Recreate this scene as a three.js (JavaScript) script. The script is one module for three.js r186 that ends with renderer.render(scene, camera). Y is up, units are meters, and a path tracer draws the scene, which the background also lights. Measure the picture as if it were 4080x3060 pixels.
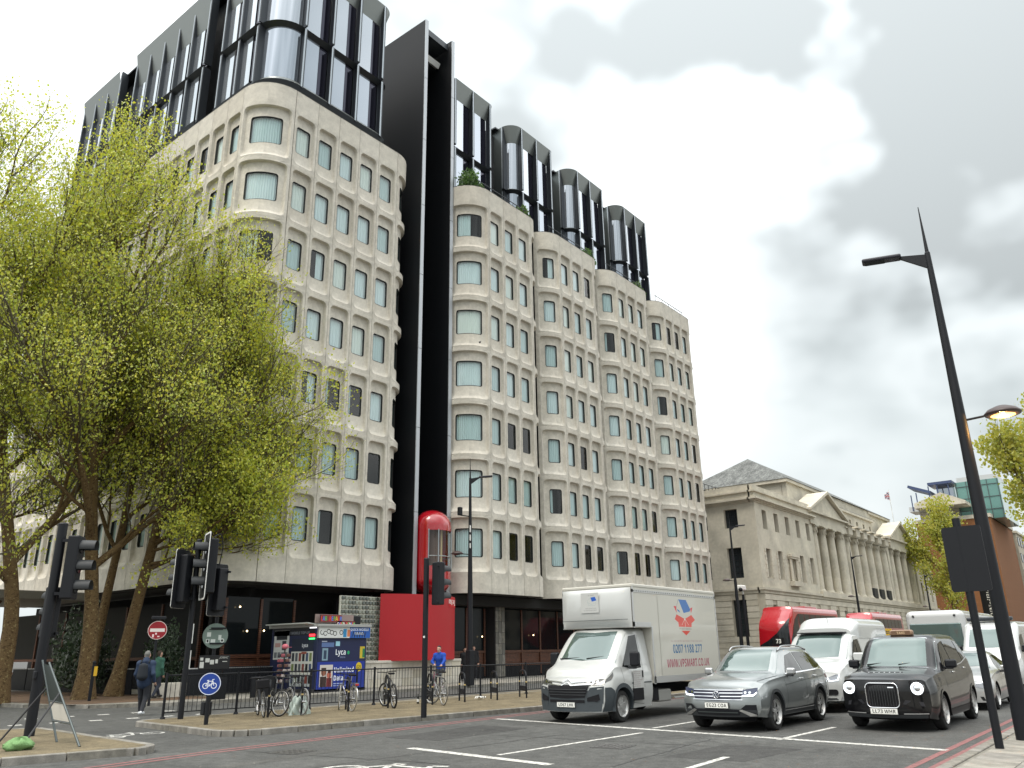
import * as THREE from 'three';
import { mergeGeometries, toCreasedNormals } from 'three/addons/utils/BufferGeometryUtils.js';
import { RoundedBoxGeometry } from 'three/addons/geometries/RoundedBoxGeometry.js';
import { MarchingCubes } from 'three/addons/objects/MarchingCubes.js';
import { ImprovedNoise } from 'three/addons/math/ImprovedNoise.js';

// ---------- camera, sky, sun, exposure ----------
const scene = new THREE.Scene();
const renderer = new THREE.WebGLRenderer({ antialias: true });
renderer.setSize(1024, 768);
renderer.toneMapping = THREE.LinearToneMapping;
renderer.toneMappingExposure = 2.4;
renderer.shadowMap.enabled = true;
const D2R = Math.PI / 180;
const camera = new THREE.PerspectiveCamera(51.573, 4 / 3, 0.1, 3000);
{
  const p = 18.5595 * D2R, r = 0.9456 * D2R, a = 38.5628 * D2R;
  const cp = Math.cos(p), sp = Math.sin(p), c = Math.cos(a), s = Math.sin(a), cr = Math.cos(r), sr = Math.sin(r);
  const r0 = new THREE.Vector3(s, 0, c), r1 = new THREE.Vector3(-sp * c, cp, sp * s), back = new THREE.Vector3(-cp * c, -sp, cp * s);
  const right = r0.clone().multiplyScalar(cr).addScaledVector(r1, -sr), up = r0.clone().multiplyScalar(sr).addScaledVector(r1, cr);
  camera.quaternion.setFromRotationMatrix(new THREE.Matrix4().makeBasis(right, up, back));
  camera.position.set(0, 1.65, 0);
}
scene.add(camera);
const noise = new ImprovedNoise();
const fbm = (x, y, z, o = 5) => { let a = 0, w = 0.5, f = 1; for (let i = 0; i < o; i++) { a += w * noise.noise(x * f, y * f, z * f); w *= 0.5; f *= 2.03; } return a; };
const clamp = (v, a = 0, b = 1) => Math.min(b, Math.max(a, v)), lerp = (a, b, t) => a + (b - a) * t;
const smooth = (a, b, v) => { const t = clamp((v - a) / (b - a)); return t * t * (3 - 2 * t); };
{
  const w = 1024, h = 512, data = new Float32Array(w * h * 4);
  const banks = [[0.81, 0.58, -0.07, 0.38, 1.2], [0.72, 0.67, -0.2, 0.32, 1.15], [0.95, 0.27, -0.16, 0.34, 0.62], [0.58, 0.66, -0.49, 0.3, 0.95], [0.25, 0.54, -0.8, 0.4, 0.5], [-0.7, 0.4, 0.6, 0.5, 0.7], [0.2, 0.7, 0.7, 0.5, 0.7], [-0.5, 0.5, -0.7, 0.45, 0.6], [-0.2, 0.4, 0.9, 0.4, 0.6]];   // thicker cloud banks, all round the sky
  for (let j = 0; j < h; j++) for (let i = 0; i < w; i++) {
    const th = ((i + 0.5) / w - 0.5) * 2 * Math.PI, ph = ((j + 0.5) / h - 0.5) * Math.PI;
    const dy = Math.sin(ph), dx = Math.cos(ph) * Math.cos(th), dz = Math.cos(ph) * Math.sin(th), k = 4 * (j * w + i);
    const e = Math.max(dy, 0), L = 1.26 * (0.27 + 0.73 * Math.min(1, e * 1.1));             // overcast: brighter towards the zenith
    const q = 1.6 / (e + 0.3), n = fbm(dx * q + 5.2, dz * q + 1.7, 2.4, 6), n2 = fbm(dx * q * 0.45 + 9.1, dz * q * 0.45 + 3.3, 7.7, 4), n3 = fbm(dx * q * 2.2 + 1.1, dz * q * 2.2, 3.1, 4);
    let bank = 0; for (const [bx, by, bz, rad, k2] of banks) { const c = dx * bx + dy * by + dz * bz; bank += k2 * clamp(0.6 + 2.0 * n + 1.3 * n3) * smooth(Math.cos(rad), 1.01, c + 0.025 * n); }
    let m = clamp(0.97 + 0.9 * n + 0.4 * n2 + 0.4 * n3 - bank, 0.36, 1.5);
    m = lerp(1.0, m, smooth(0.0, 0.25, e));
    const gr = smooth(0.4, 1.1, m), f = dy < -0.02 ? 0.35 : 1;
    data[k] = L * m * lerp(0.9, 0.985, gr) * (e < 0.4 ? lerp(0.95, 1, e / 0.4) : 1) * f; data[k + 1] = L * m * lerp(0.975, 1.0, gr) * f; data[k + 2] = L * m * lerp(1.0, 1.0, gr) * f; data[k + 3] = 1;
  }
  const t = new THREE.DataTexture(data, w, h, THREE.RGBAFormat, THREE.FloatType);
  t.mapping = THREE.EquirectangularReflectionMapping; t.magFilter = t.minFilter = THREE.LinearFilter; t.wrapS = THREE.RepeatWrapping; t.needsUpdate = true;
  scene.background = t; scene.environment = t;
}
const sun = new THREE.DirectionalLight(0xfff4e4, 0.7);
sun.position.set(-14, 62, -20); sun.target.position.set(20, 0, -20); scene.add(sun, sun.target);
sun.castShadow = true; sun.shadow.radius = 40; sun.shadow.mapSize.set(2048, 2048);
Object.assign(sun.shadow.camera, { left: -120, right: 120, top: 120, bottom: -120, near: 1, far: 300 });

// ---------- helpers ----------
let seed = 7;
const rnd = () => { seed = (seed + 0x6d2b79f5) | 0; let t = Math.imul(seed ^ (seed >>> 15), 1 | seed); t = (t + Math.imul(t ^ (t >>> 7), 61 | t)) ^ t; return ((t ^ (t >>> 14)) >>> 0) / 4294967296; };
const rr = (a, b) => a + (b - a) * rnd();
const V = (x, y, z) => new THREE.Vector3(x, y, z), PI = Math.PI;
const names = {};
const numbered = (n) => { const k = names[n] = (names[n] ?? -1) + 1; return k ? n + '_' + String(k).padStart(3, '0') : n; };
function tag(o, label, category, group) { o.userData.label = label; o.userData.category = category; if (group) o.userData.group = group; return o; }
function thing(name, label, category, pos = [0, 0, 0], turn = 0, group) {
  const g = new THREE.Group(); g.name = numbered(name); g.position.set(...pos); g.rotation.y = turn; scene.add(g); return tag(g, label, category, group);
}
const mtx = (x = 0, y = 0, z = 0, rx = 0, ry = 0, rz = 0, s = 1) => new THREE.Matrix4().compose(V(x, y, z), new THREE.Quaternion().setFromEuler(new THREE.Euler(rx, ry, rz, 'YXZ')), V(s, s, s));
function metreUV(g) {                                     // uv in metres, by the side each face looks to
  const p = g.attributes.position, uv = new Float32Array(p.count * 2), a = V(), b = V(), c = V(), n = V();
  for (let i = 0; i < p.count; i += 3) {
    a.fromBufferAttribute(p, i); b.fromBufferAttribute(p, i + 1); c.fromBufferAttribute(p, i + 2);
    n.crossVectors(b.clone().sub(a), c.clone().sub(a)); const x = Math.abs(n.x), y = Math.abs(n.y), z = Math.abs(n.z);
    [a, b, c].forEach((q, k) => { const u = y >= x && y >= z ? [q.x, q.z] : x > z ? [q.z, q.y] : [q.x, q.y]; uv[(i + k) * 2] = u[0]; uv[(i + k) * 2 + 1] = u[1]; });
  }
  g.setAttribute('uv', new THREE.BufferAttribute(uv, 2)); return g;
}
function addMesh(name, g, m, parent) {
  const o = new THREE.Mesh(g, m); o.castShadow = o.receiveShadow = true;
  if (parent) { o.name = name; parent.add(o); } else { o.name = numbered(name); scene.add(o); }
  return o;
}
class B {
  constructor() { this.g = []; }
  add(g, m) {
    g = g.index ? g.toNonIndexed() : g; if (m) g.applyMatrix4(m);
    for (const k of Object.keys(g.attributes)) if (k !== 'position' && k !== 'normal' && !(k === 'uv' && this.keepUV)) g.deleteAttribute(k);
    this.g.push(g); return this;
  }
  box(w, h, d, x, y, z, rx, ry, rz) { return this.add(new THREE.BoxGeometry(w, h, d), mtx(x, y, z, rx, ry, rz)); }
  rb(w, h, d, r, x, y, z, rx, ry, rz) { return this.add(new RoundedBoxGeometry(w, h, d, 2, Math.min(r, w / 2.02, h / 2.02, d / 2.02)), mtx(x, y, z, rx, ry, rz)); }
  cyl(a, b, r0, r1 = r0, n = 10, open = false) {
    const A = V(...a), C = V(...b), d = C.clone().sub(A), l = d.length(), g = new THREE.CylinderGeometry(r1, r0, l, n, 1, open);
    const q = new THREE.Quaternion().setFromUnitVectors(V(0, 1, 0), d.normalize());
    return this.add(g, new THREE.Matrix4().compose(A.add(C).multiplyScalar(0.5), q, V(1, 1, 1)));
  }
  tube(pts, r, n = 6, seg, closed = false) { const c = new THREE.CatmullRomCurve3(pts.map((p) => V(...p)), closed, 'catmullrom', 0.5); return this.add(new THREE.TubeGeometry(c, seg || pts.length * 4, r, n, closed)); }
  pipe(pts, r, n = 6) { for (let i = 1; i < pts.length; i++) this.cyl(pts[i - 1], pts[i], r, r, n); return this; }
  lathe(pts, n, m) { return this.add(new THREE.LatheGeometry(pts.map((p) => new THREE.Vector2(...p)), n), m); }
  tor(R, r, m, n = 24, k = 8, arc = 2 * PI) { return this.add(new THREE.TorusGeometry(R, r, k, n, arc), m); }
  sph(r, x, y, z, sx = 1, sy = 1, sz = 1, n = 12) { const g = new THREE.SphereGeometry(r, n, Math.ceil(n * 0.7)); g.scale(sx, sy, sz); return this.add(g, mtx(x, y, z)); }
  ext(pts, d, m, bevel = 0, holes = []) {
    const sh = new THREE.Shape(pts.map((p) => new THREE.Vector2(...p))); for (const h of holes) sh.holes.push(new THREE.Path(h.map((p) => new THREE.Vector2(...p))));
    return this.add(new THREE.ExtrudeGeometry(sh, { depth: d, bevelEnabled: bevel > 0, bevelSize: bevel, bevelThickness: bevel, bevelOffset: -bevel, bevelSegments: 2, curveSegments: 8 }), m);
  }
  tri(...p) { const g = new THREE.BufferGeometry(); g.setAttribute('position', new THREE.Float32BufferAttribute(p.flat(), 3)); g.computeVertexNormals(); return this.add(g); }
  quad(a, b, c, d) { return this.tri(a, b, c, a, c, d); }
  surf(fn, nu, nv) {                                        // smooth grid, fn(u, v) in 0..1
    const P = [], I = []; for (let j = 0; j <= nv; j++) for (let i = 0; i <= nu; i++) P.push(...fn(i / nu, j / nv));
    for (let j = 0; j < nv; j++) for (let i = 0; i < nu; i++) { const a = j * (nu + 1) + i, b = a + nu + 1; I.push(a, a + 1, b + 1, a, b + 1, b); }
    const g = new THREE.BufferGeometry(); g.setAttribute('position', new THREE.Float32BufferAttribute(P, 3)); g.setIndex(I); g.computeVertexNormals(); return this.add(g);
  }
  geo() { const g = this.g.length === 1 ? this.g[0] : mergeGeometries(this.g); if (!this.keepUV) metreUV(g); return g; }
  mesh(name, m, parent) { return addMesh(name, this.geo(), m, parent); }
}
const bb = () => new B();
const rrect = (x0, y0, x1, y1, r, k = 5) => { const o = []; for (const [cx, cy, a] of [[x1 - r, y1 - r, 0], [x0 + r, y1 - r, 90], [x0 + r, y0 + r, 180], [x1 - r, y0 + r, 270]]) for (let i = 0; i <= k; i++) { const t = (a + 90 * i / k) * D2R; o.push([cx + r * Math.cos(t), cy + r * Math.sin(t)]); } return o; };
const circ = (r, n = 24, cx = 0, cy = 0) => Array.from({ length: n }, (_, i) => [cx + r * Math.cos(2 * PI * i / n), cy + r * Math.sin(2 * PI * i / n)]);

// ---------- textures and materials ----------
function tex(n, fn, srgb = true, size = 1) {               // tiling colour or grey texture, SIZE metres a side
  const d = new Uint8Array(n * n * 4);
  for (let j = 0; j < n; j++) for (let i = 0; i < n; i++) { const c = fn(i / n, j / n), k = 4 * (j * n + i); for (let q = 0; q < 3; q++) d[k + q] = clamp(Array.isArray(c) ? c[q] : c) * 255; d[k + 3] = 255; }
  const t = new THREE.DataTexture(d, n, n, THREE.RGBAFormat); t.wrapS = t.wrapT = THREE.RepeatWrapping; t.magFilter = THREE.LinearFilter; t.minFilter = THREE.LinearMipmapLinearFilter; t.generateMipmaps = true;
  if (srgb) t.colorSpace = THREE.SRGBColorSpace; t.repeat.set(1 / size, 1 / size); t.needsUpdate = true; return t;
}
const tile = (u, v, f, o = 4, z = 0) => {                  // noise that tiles
  const x = u * f, y = v * f, a = u, b = v, N = (p, q) => fbm(p + 31.7, q + 11.3, z, o);
  return lerp(lerp(N(x, y), N(x - f, y), a), lerp(N(x, y - f), N(x - f, y - f), a), b);
};
const hash = (i, j) => { const s = Math.sin(i * 127.1 + j * 311.7) * 43758.5453; return s - Math.floor(s); };
const mulc = (c, k) => c.map((v) => v * k);
const std = (c, rough = 0.7, o = {}) => { const m = new THREE.MeshPhysicalMaterial({ roughness: rough, ...o }); if (typeof c === 'number') m.color.setHex(c); else m.color.setRGB(...c); return m; };
const speckTex = (f, amp, big, z, size, n = 512) => tex(n, (u, v) => { const g = 1 + amp * (hash(Math.floor(u * n), Math.floor(v * n)) - 0.5) + amp * 1.4 * tile(u, v, f, 3, z) + big * tile(u, v, 4, 4, z + 5); return 0.8 * g; }, true, size);
const M = {};
{
  const conc = tex(512, (u, v) => { const s = tile(u * 1, v, 5, 5, 1), f = hash(Math.floor(u * 512), Math.floor(v * 512)) - 0.5, st = tile(u * 1, v * 0.999, 22, 3, 4); const sk = tile(u, 0.5, 26, 3, 12) * smooth(-0.1, 0.25, tile(u, v, 4, 3, 15)), k = 0.87 + 0.22 * s + 0.07 * f + 0.09 * st - 0.12 * Math.max(0, sk); return [k, k * 0.988, k * 0.962]; }, true, 3.1);
  const concB = tex(256, (u, v) => 0.5 + 0.3 * (hash(Math.floor(u * 256), Math.floor(v * 256)) - 0.5) + 0.5 * tile(u, v, 24, 3, 9), false, 0.8);
  M.conc = std([0.78, 0.75, 0.685], 0.9, { map: conc, bumpMap: concB, bumpScale: 0.006 });
  M.concB = std([0.74, 0.705, 0.64], 0.9, { map: conc, bumpMap: concB, bumpScale: 0.006 });
  M.concC = std([0.81, 0.78, 0.72], 0.9, { map: conc, bumpMap: concB, bumpScale: 0.006 });
  const asp = tex(512, (u, v) => { const f = hash(Math.floor(u * 512), Math.floor(v * 512)) - 0.5, s = tile(u, v, 5, 5, 2), q = tile(u, v, 34, 3, 3); const k = 0.52 + 0.2 * f + 0.22 * s + 0.22 * q; return [k, k * 1.0, k * 0.985]; }, true, 7.3);
  const aspB = tex(512, (u, v) => hash(Math.floor(u * 512), Math.floor(v * 512)) * 0.6 + 0.4 * (0.5 + tile(u, v, 40, 2, 3)), false, 2.2);
  M.asphalt = std([0.29, 0.292, 0.283], 0.86, { map: asp, bumpMap: aspB, bumpScale: 0.006 });
  M.resin = std([0.36, 0.29, 0.175], 0.92, { map: tex(512, (u, v) => { const f = hash(Math.floor(u * 512), Math.floor(v * 512)), s = tile(u, v, 6, 5, 5), q = tile(u, v, 30, 3, 1); const k = 0.66 + 0.34 * (f - 0.5) + 0.34 * s + 0.2 * q; return [k, k * (0.98 + 0.03 * f), k * (0.95 + 0.05 * f)]; }, true, 4.1), bumpMap: aspB, bumpScale: 0.005 });
  M.kerb = std([0.31, 0.29, 0.245], 0.9, { map: speckTex(12, 0.25, 0.3, 3, 1.7), bumpMap: aspB, bumpScale: 0.004 });
  M.paving = std([0.42, 0.395, 0.34], 0.9, { map: speckTex(10, 0.22, 0.35, 6, 2.3), bumpMap: aspB, bumpScale: 0.003 });
  M.pavingB = std([0.37, 0.35, 0.31], 0.9, { map: speckTex(10, 0.22, 0.35, 6, 2.3), bumpMap: aspB, bumpScale: 0.003 });
  const worn = (z, lo) => tex(512, (u, v) => { const w = tile(u, v, 20, 4, z) + 0.5 * (hash(Math.floor(u * 512), Math.floor(v * 512)) - 0.5); return w > lo ? 0.9 + 0.1 * w : 0.5 + 0.25 * (w - lo); }, true, 1.6);
  M.paint = std([0.74, 0.73, 0.68], 0.8, { map: worn(2, -0.13) });
  M.redline = std([0.3, 0.13, 0.125], 0.85, { map: worn(8, -0.26) });
  M.stone = std([0.8, 0.765, 0.675], 0.9, { map: tex(512, (u, v) => { const k = 0.84 + 0.28 * tile(u, v, 4, 5, 3) + 0.1 * tile(u, v, 30, 2, 7); return [k, k * 0.985, k * 0.95]; }, true, 9.0) });
  M.stoneB = std([0.71, 0.67, 0.58], 0.9, { map: M.stone.map });
  M.stoneC = std([0.82, 0.78, 0.69], 0.9, { map: M.stone.map });
  M.slate = std([0.24, 0.25, 0.235], 0.75, { map: tex(256, (u, v) => 0.72 + 0.5 * tile(u, v, 9, 4, 2) + 0.25 * (hash(Math.floor(u * 40), Math.floor(v * 60)) - 0.5), true, 9) });
  M.bark = std([0.3, 0.245, 0.165], 0.95, { map: tex(512, (u, v) => { const a = tile(u, v, 7, 4, 2), b = tile(u, v * 1, 18, 3, 6), p = a + 0.6 * b; return p > 0.18 ? [0.92, 0.9, 0.75] : p > -0.12 ? [0.7, 0.62, 0.5] : [0.52, 0.44, 0.33]; }, true, 0.9), bumpMap: tex(256, (u, v) => 0.5 + 0.8 * tile(u, v, 14, 4, 2), false, 0.6), bumpScale: 0.02 });
  M.barkDark = std([0.1, 0.085, 0.055], 0.95);
  M.black = std([0.009, 0.01, 0.013], 0.5, { specularIntensity: 0.6 }); M.blackMatt = std([0.012, 0.012, 0.014], 0.85, { specularIntensity: 0.5 });
  M.pole = std([0.008, 0.009, 0.012], 0.5, { bumpMap: aspB, bumpScale: 0.0006, specularIntensity: 0.6 });
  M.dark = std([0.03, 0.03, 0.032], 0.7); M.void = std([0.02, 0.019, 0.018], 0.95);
  M.frame = std([0.012, 0.015, 0.014], 0.5);
  M.fin = std([0.085, 0.1, 0.1], 0.38, { metalness: 0.55 }); M.finDark = std([0.042, 0.048, 0.056], 0.4, { metalness: 0.4 }); M.finEdge = std([0.36, 0.4, 0.43], 0.38, { metalness: 0.5 });
  M.fascia = std([0.2, 0.215, 0.205], 0.42, { metalness: 0.55 });
  M.coat = std([0.42, 0.45, 0.49], 0.05, { metalness: 0.75 }); M.coatB = std([0.33, 0.365, 0.41], 0.05, { metalness: 0.75 }); M.coatDark = std([0.035, 0.035, 0.055], 0.06, { metalness: 0.6 });
  M.glass = std([0.84, 0.92, 0.91], 0.02, { transmission: 1, thickness: 0, ior: 1.52 });
  M.glassClear = std([0.9, 0.94, 0.93], 0.01, { transmission: 1, thickness: 0, ior: 1.5 });
  M.glassDark = std([0.008, 0.01, 0.011], 0.06, { specularIntensity: 0.35 });
  M.coatL = std([0.62, 0.66, 0.7], 0.05, { metalness: 0.8 }); M.curtain = std([0.72, 0.77, 0.79], 0.95); M.curtainB = std([0.55, 0.63, 0.64], 0.95); M.curtainC = std([0.8, 0.8, 0.76], 0.95);
  M.wood = std([0.13, 0.05, 0.025], 0.5, { map: tex(256, (u, v) => { const k = 0.8 + 0.5 * tile(u, v, 6, 3, 2) + 0.2 * Math.sin(v * 80 + 6 * tile(u, v, 4, 2, 1)); return [k, k * 0.95, k * 0.9]; }, true, 1.1) });
  M.red = std([0.42, 0.008, 0.014], 0.5, { bumpMap: aspB, bumpScale: 0.001 });
  M.redGloss = std([0.4, 0.006, 0.014], 0.22, { clearcoat: 1, clearcoatRoughness: 0.05 });
  M.white = std([0.76, 0.76, 0.73], 0.5); M.whiteGloss = std([0.78, 0.785, 0.77], 0.3, { clearcoat: 1, clearcoatRoughness: 0.04 });
  M.metal = std([0.5, 0.5, 0.5], 0.3, { metalness: 1 }); M.chrome = std([0.85, 0.86, 0.88], 0.1, { metalness: 1 }); M.alu = std([0.55, 0.55, 0.54], 0.45, { metalness: 0.8 });
  M.rubber = std([0.018, 0.018, 0.018], 0.9); M.plastic = std([0.03, 0.033, 0.036], 0.6);
  M.skin = std([0.5, 0.3, 0.22], 0.6); M.lampAmber = std([0.3, 0.15, 0.05], 0.5, { emissive: new THREE.Color(1, 0.5, 0.12), emissiveIntensity: 2.2 });
  M.ledWhite = std([0.8, 0.85, 0.9], 0.3, { emissive: new THREE.Color(0.9, 0.95, 1), emissiveIntensity: 0.9 });
}
function canvasMat(w, h, draw, rough = 0.6, o = {}) {
  const c = document.createElement('canvas'); c.width = w; c.height = h; const x = c.getContext('2d'); draw(x, w, h);
  const t = new THREE.CanvasTexture(c); t.colorSpace = THREE.SRGBColorSpace; t.anisotropy = 8;
  return new THREE.MeshPhysicalMaterial({ map: t, roughness: rough, ...o });
}
// a printed sheet: a thin slab whose front carries the print (front faces local +z)
function sheet(name, w, h, mat, parent, m, t = 0.006) {
  const g = new THREE.PlaneGeometry(w, h); if (m) g.applyMatrix4(m); return addMesh(name, g, mat, parent);
}
// ---------- the ground ----------
function flat(name, pts, y, mat, kind = 'structure') {      // pts [x, z]
  const sh = new THREE.Shape(pts.map(([x, z]) => new THREE.Vector2(x, -z))), g = new THREE.ShapeGeometry(sh); g.rotateX(-PI / 2); g.translate(0, y, 0);
  const o = bb().add(g).mesh(name, mat); o.userData.kind = kind; return o;
}
function raised(name, pts, y, mat) {
  const sh = new THREE.Shape(pts.map(([x, z]) => new THREE.Vector2(x, -z))), g = new THREE.ExtrudeGeometry(sh, { depth: y + 0.3, bevelEnabled: false, curveSegments: 6 }); g.rotateX(-PI / 2); g.translate(0, -0.3, 0);
  const o = bb().add(g).mesh(name, mat); o.userData.kind = 'structure'; return o;
}
flat('road', [[-900, -900], [1500, -900], [1500, 900], [-900, 900]], 0, M.asphalt);
function kerbRun(parent, pts, h = 0.125, w = 0.16, L = 0.915) {        // kerb stones one by one along the polyline, 3 mm above the paving
  for (let i = 1; i < pts.length; i++) {
    const [x0, z0] = pts[i - 1], [x1, z1] = pts[i], d = Math.hypot(x1 - x0, z1 - z0), n = Math.max(1, Math.round(d / L)), l = d / n, ang = Math.atan2(-(z1 - z0), x1 - x0);
    for (let k = 0; k < n; k++) {
      const t = (k + 0.5) / n, g = kerbRun.c[l.toFixed(3)] ??= bb().rb(l - 0.012, h + 0.2, w, 0.018, 0, h / 2 - 0.1, 0).geo();
      const o = addMesh('kerb_stone', g, k % 3 ? M.kerb : M.pavingB, parent); o.position.set(lerp(x0, x1, t), 0, lerp(z0, z1, t)); o.rotation.y = ang; o.position.y = rr(-0.003, 0.004);
    }
  }
}
kerbRun.c = {};
const arcPts = (cx, cz, r, a0, a1, n = 5) => Array.from({ length: n + 1 }, (_, i) => { const t = lerp(a0, a1, i / n) * D2R; return [cx + r * Math.cos(t), cz - r * Math.sin(t)]; });
{
  const islandEdge = [[10.95, -20.9], [10.55, -17.0], ...arcPts(11.3, -16.85, 0.75, 180, 263, 4), [19.85, -15.0], [40, -13.6], [90, -13.4]];
  const island = raised('cycle_parking_island', [...islandEdge, [90, -20.45], [11.3, -21.25]], 0.12, M.resin);
  kerbRun(island, islandEdge); kerbRun(island, [[10.95, -20.9], [11.3, -21.25], [26, -20.5], [60, -20.45]]);
  const cornerEdge = [[-6, -17.4], [5.84, -15.45], [7.7, -15.0], ...arcPts(7.75, -15.45, 0.55, -85, 0, 4), [8.45, -17.6], [8.75, -21.3]];
  const corner = raised('corner_pavement', [...cornerEdge, [6.8, -22.2], [-6, -23.5]], 0.12, M.resin);
  kerbRun(corner, cornerEdge); kerbRun(corner, [[8.75, -21.3], [6.8, -22.2], [-6, -23.5]]);
  const hotelEdge = [[90, -27.2], [34, -27.3], [20, -27.6], [16, -28.3], [13.8, -29.8], [12.8, -32.5], [12.3, -40], [11, -90]];
  const hp = raised('hotel_pavement', [...hotelEdge, [70, -90], [74, -70], [90, -60]], 0.12, M.paving); kerbRun(hp, hotelEdge.slice(0, 7));
  // paving flags of the near right-hand pavement, each laid on a bed
  const nearEdge = [[-20, -2.75], [9, -2.8], [60, -2.95], [120, -3]];
  const near = raised('near_pavement', [...nearEdge, [120, 12], [-20, 12]], 0.1, M.kerb); kerbRun(near, [[9, -2.8], [40, -2.88]]);
  const flag = bb().rb(0.885, 0.05, 0.59, 0.008, 0, 0, 0).geo();
  for (let r = 0; r < 7; r++) for (let k = 0; k < 17; k++) {
    const o = addMesh('paving_slab', flag, rnd() < 0.4 ? M.pavingB : M.paving, near); o.position.set(11.2 + k * 0.9 + (r % 2) * 0.45, 0.1 + rr(-0.002, 0.003), -2.35 + r * 0.6); o.rotation.set(rr(-0.003, 0.003), rr(-0.004, 0.004), rr(-0.003, 0.003));
  }
  const far = [[90, -24], [400, -24]]; raised('far_pavement', [[90, -26], [400, -26], [400, -80], [90, -70]], 0.12, M.paving);
  raised('opposite_pavement', [[-80, 0], [-80, 12], [-20, 12], [-20, -2.75]].map(([x, z]) => [x, z]), 0.12, M.paving);
  flat('tree_pit_surface', [[13.4, -30.3], [18.8, -29.2], [18.6, -34], [17.6, -46], [13.0, -46], [13.1, -34]], 0.124, std([0.33, 0.2, 0.12], 0.95, { map: M.resin.map }));
}
// painted markings, sheets 4 mm above the road; each stroke a stuff-free mesh of its own under the marking
const markRoot = thing('stop_line', 'wide white stop line across the lanes under the waiting vehicles', 'road marking');
const stripe = (x0, z0, x1, z1, w, y = 0.004) => { const d = Math.hypot(x1 - x0, z1 - z0), nx = -(z1 - z0) / d * w / 2, nz = (x1 - x0) / d * w / 2; return [[x0 + nx, y, z0 + nz], [x1 + nx, y, z1 + nz], [x1 - nx, y, z1 - nz], [x0 - nx, y, z0 - nz]]; };
bb().quad(...stripe(16.95, -14.2, 15.5, -3.4, 0.2)).mesh('painted_line', M.paint, markRoot);
const mark = (name, label, segs, mat = M.paint, group) => { const b = bb(); for (const s of segs) b.quad(...stripe(...s)); return tag(b.mesh(name, mat), label, 'road marking', group); };
mark('advance_stop_line', 'short white advance stop line nearest the viewer before the cycle symbol', [[11.15, -11.4, 10.7, -7.9, 0.2]]);
mark('lane_line', 'thin white lane line running up to the advance stop line', [[11.2, -9.35, 15.6, -9.15, 0.11]]);
mark('lane_line', 'white lane line between the box truck and the silver car', [[16.6, -9.45, 21.5, -9.35, 0.11]]);
mark('lane_line', 'near white lane dash left of the black taxi, by the bottom edge', [[10.2, -5.9, 12.9, -6.05, 0.12]]);
mark('lane_line', 'white lane dash between the silver car and the black taxi', [[15.7, -6.3, 18.6, -6.2, 0.11]]);
mark('lane_line', 'faded white dash behind the silver car beside the white van', [[22.4, -6.3, 26, -6.3, 0.11]]);
for (const [dz, l] of [[0, 'outer'], [0.27, 'inner']]) {
  const t = (d) => d; mark('red_line', `${l} line of the double red kerb lines along the cycle parking island`, [[3.2, -13.5 + dz + 0.0, 8.8, -14.25 + dz, 0.11], [8.8, -14.25 + dz, 20.2, -14.72 + dz, 0.11], [20.2, -14.72 + dz, 42, -13.3 + dz, 0.11]], M.redline, 'double red lines');
  mark('red_line', `${l === 'outer' ? 'kerbside' : 'roadside'} line of the double red lines beside the paving at the right`, [[8, -3.12 - dz, 60, -3.2 - dz, 0.11]], M.redline, 'double red lines');
}
mark('edge_line', 'thin white edge line along the road behind the railings', [[14, -22.4, 60, -22.1, 0.1]]);
{
  const segs = []; for (let k = 0; k < 7; k++) segs.push([8.3 + k * 0.95, -24.6 + k * 0.2, 8.62 + k * 0.95, -24.53 + k * 0.2, 0.3], [8.6 + k * 0.95, -27.0 + k * 0.2, 8.92 + k * 0.95, -26.93 + k * 0.2, 0.3]);
  mark('crossing_studs', 'white square stud markings of the crossing behind the walking man', segs);
}
function bikeMark(name, label, x, z, turn, s, ext = 1) {     // the road cycle symbol, drawn as strokes and rings
  const g = thing(name, label, 'road marking', [x, 0, z], turn), b = bb(), y = 0.0045;
  const ring = (cx, cz) => { for (let i = 0; i < 20; i++) { const a = i * PI / 10, c = (i + 1) * PI / 10, f = (t, r) => [cx + ext * r * Math.cos(t), y, cz + r * Math.sin(t)]; b.quad(f(a, 0.3 * s), f(c, 0.3 * s), f(c, 0.22 * s), f(a, 0.22 * s)); } };
  ring(-0.55 * s * ext, 0); ring(0.55 * s * ext, 0);
  const P = (px, pz) => [px * s * ext, pz * s], st = (a, c, w = 0.085) => b.quad(...stripe(...P(...a), ...P(...c), w * s, y));
  st([-0.55, 0], [-0.25, -0.5]); st([-0.25, -0.5], [0.3, -0.48]); st([0.3, -0.48], [0, 0]); st([0, 0], [-0.25, -0.5]); st([0, 0], [-0.55, 0]); st([0.55, 0], [0.27, -0.66]); st([0.27, -0.66], [0.48, -0.72]); st([-0.3, -0.62], [-0.12, -0.62]); st([-0.25, -0.5], [-0.21, -0.62]);
  b.mesh('painted_symbol', M.paint, g); return g;
}
bikeMark('cycle_symbol', 'large white cycle symbol on the road in front of the stop lines', 8.75, -9.6, -PI / 2 + 0.1, 1.25, 1.0);
bikeMark('cycle_symbol', 'worn white cycle symbol on the path between the two kerbed islands', 9.7, -18.7, 0.15, 0.9, 1.0);
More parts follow.
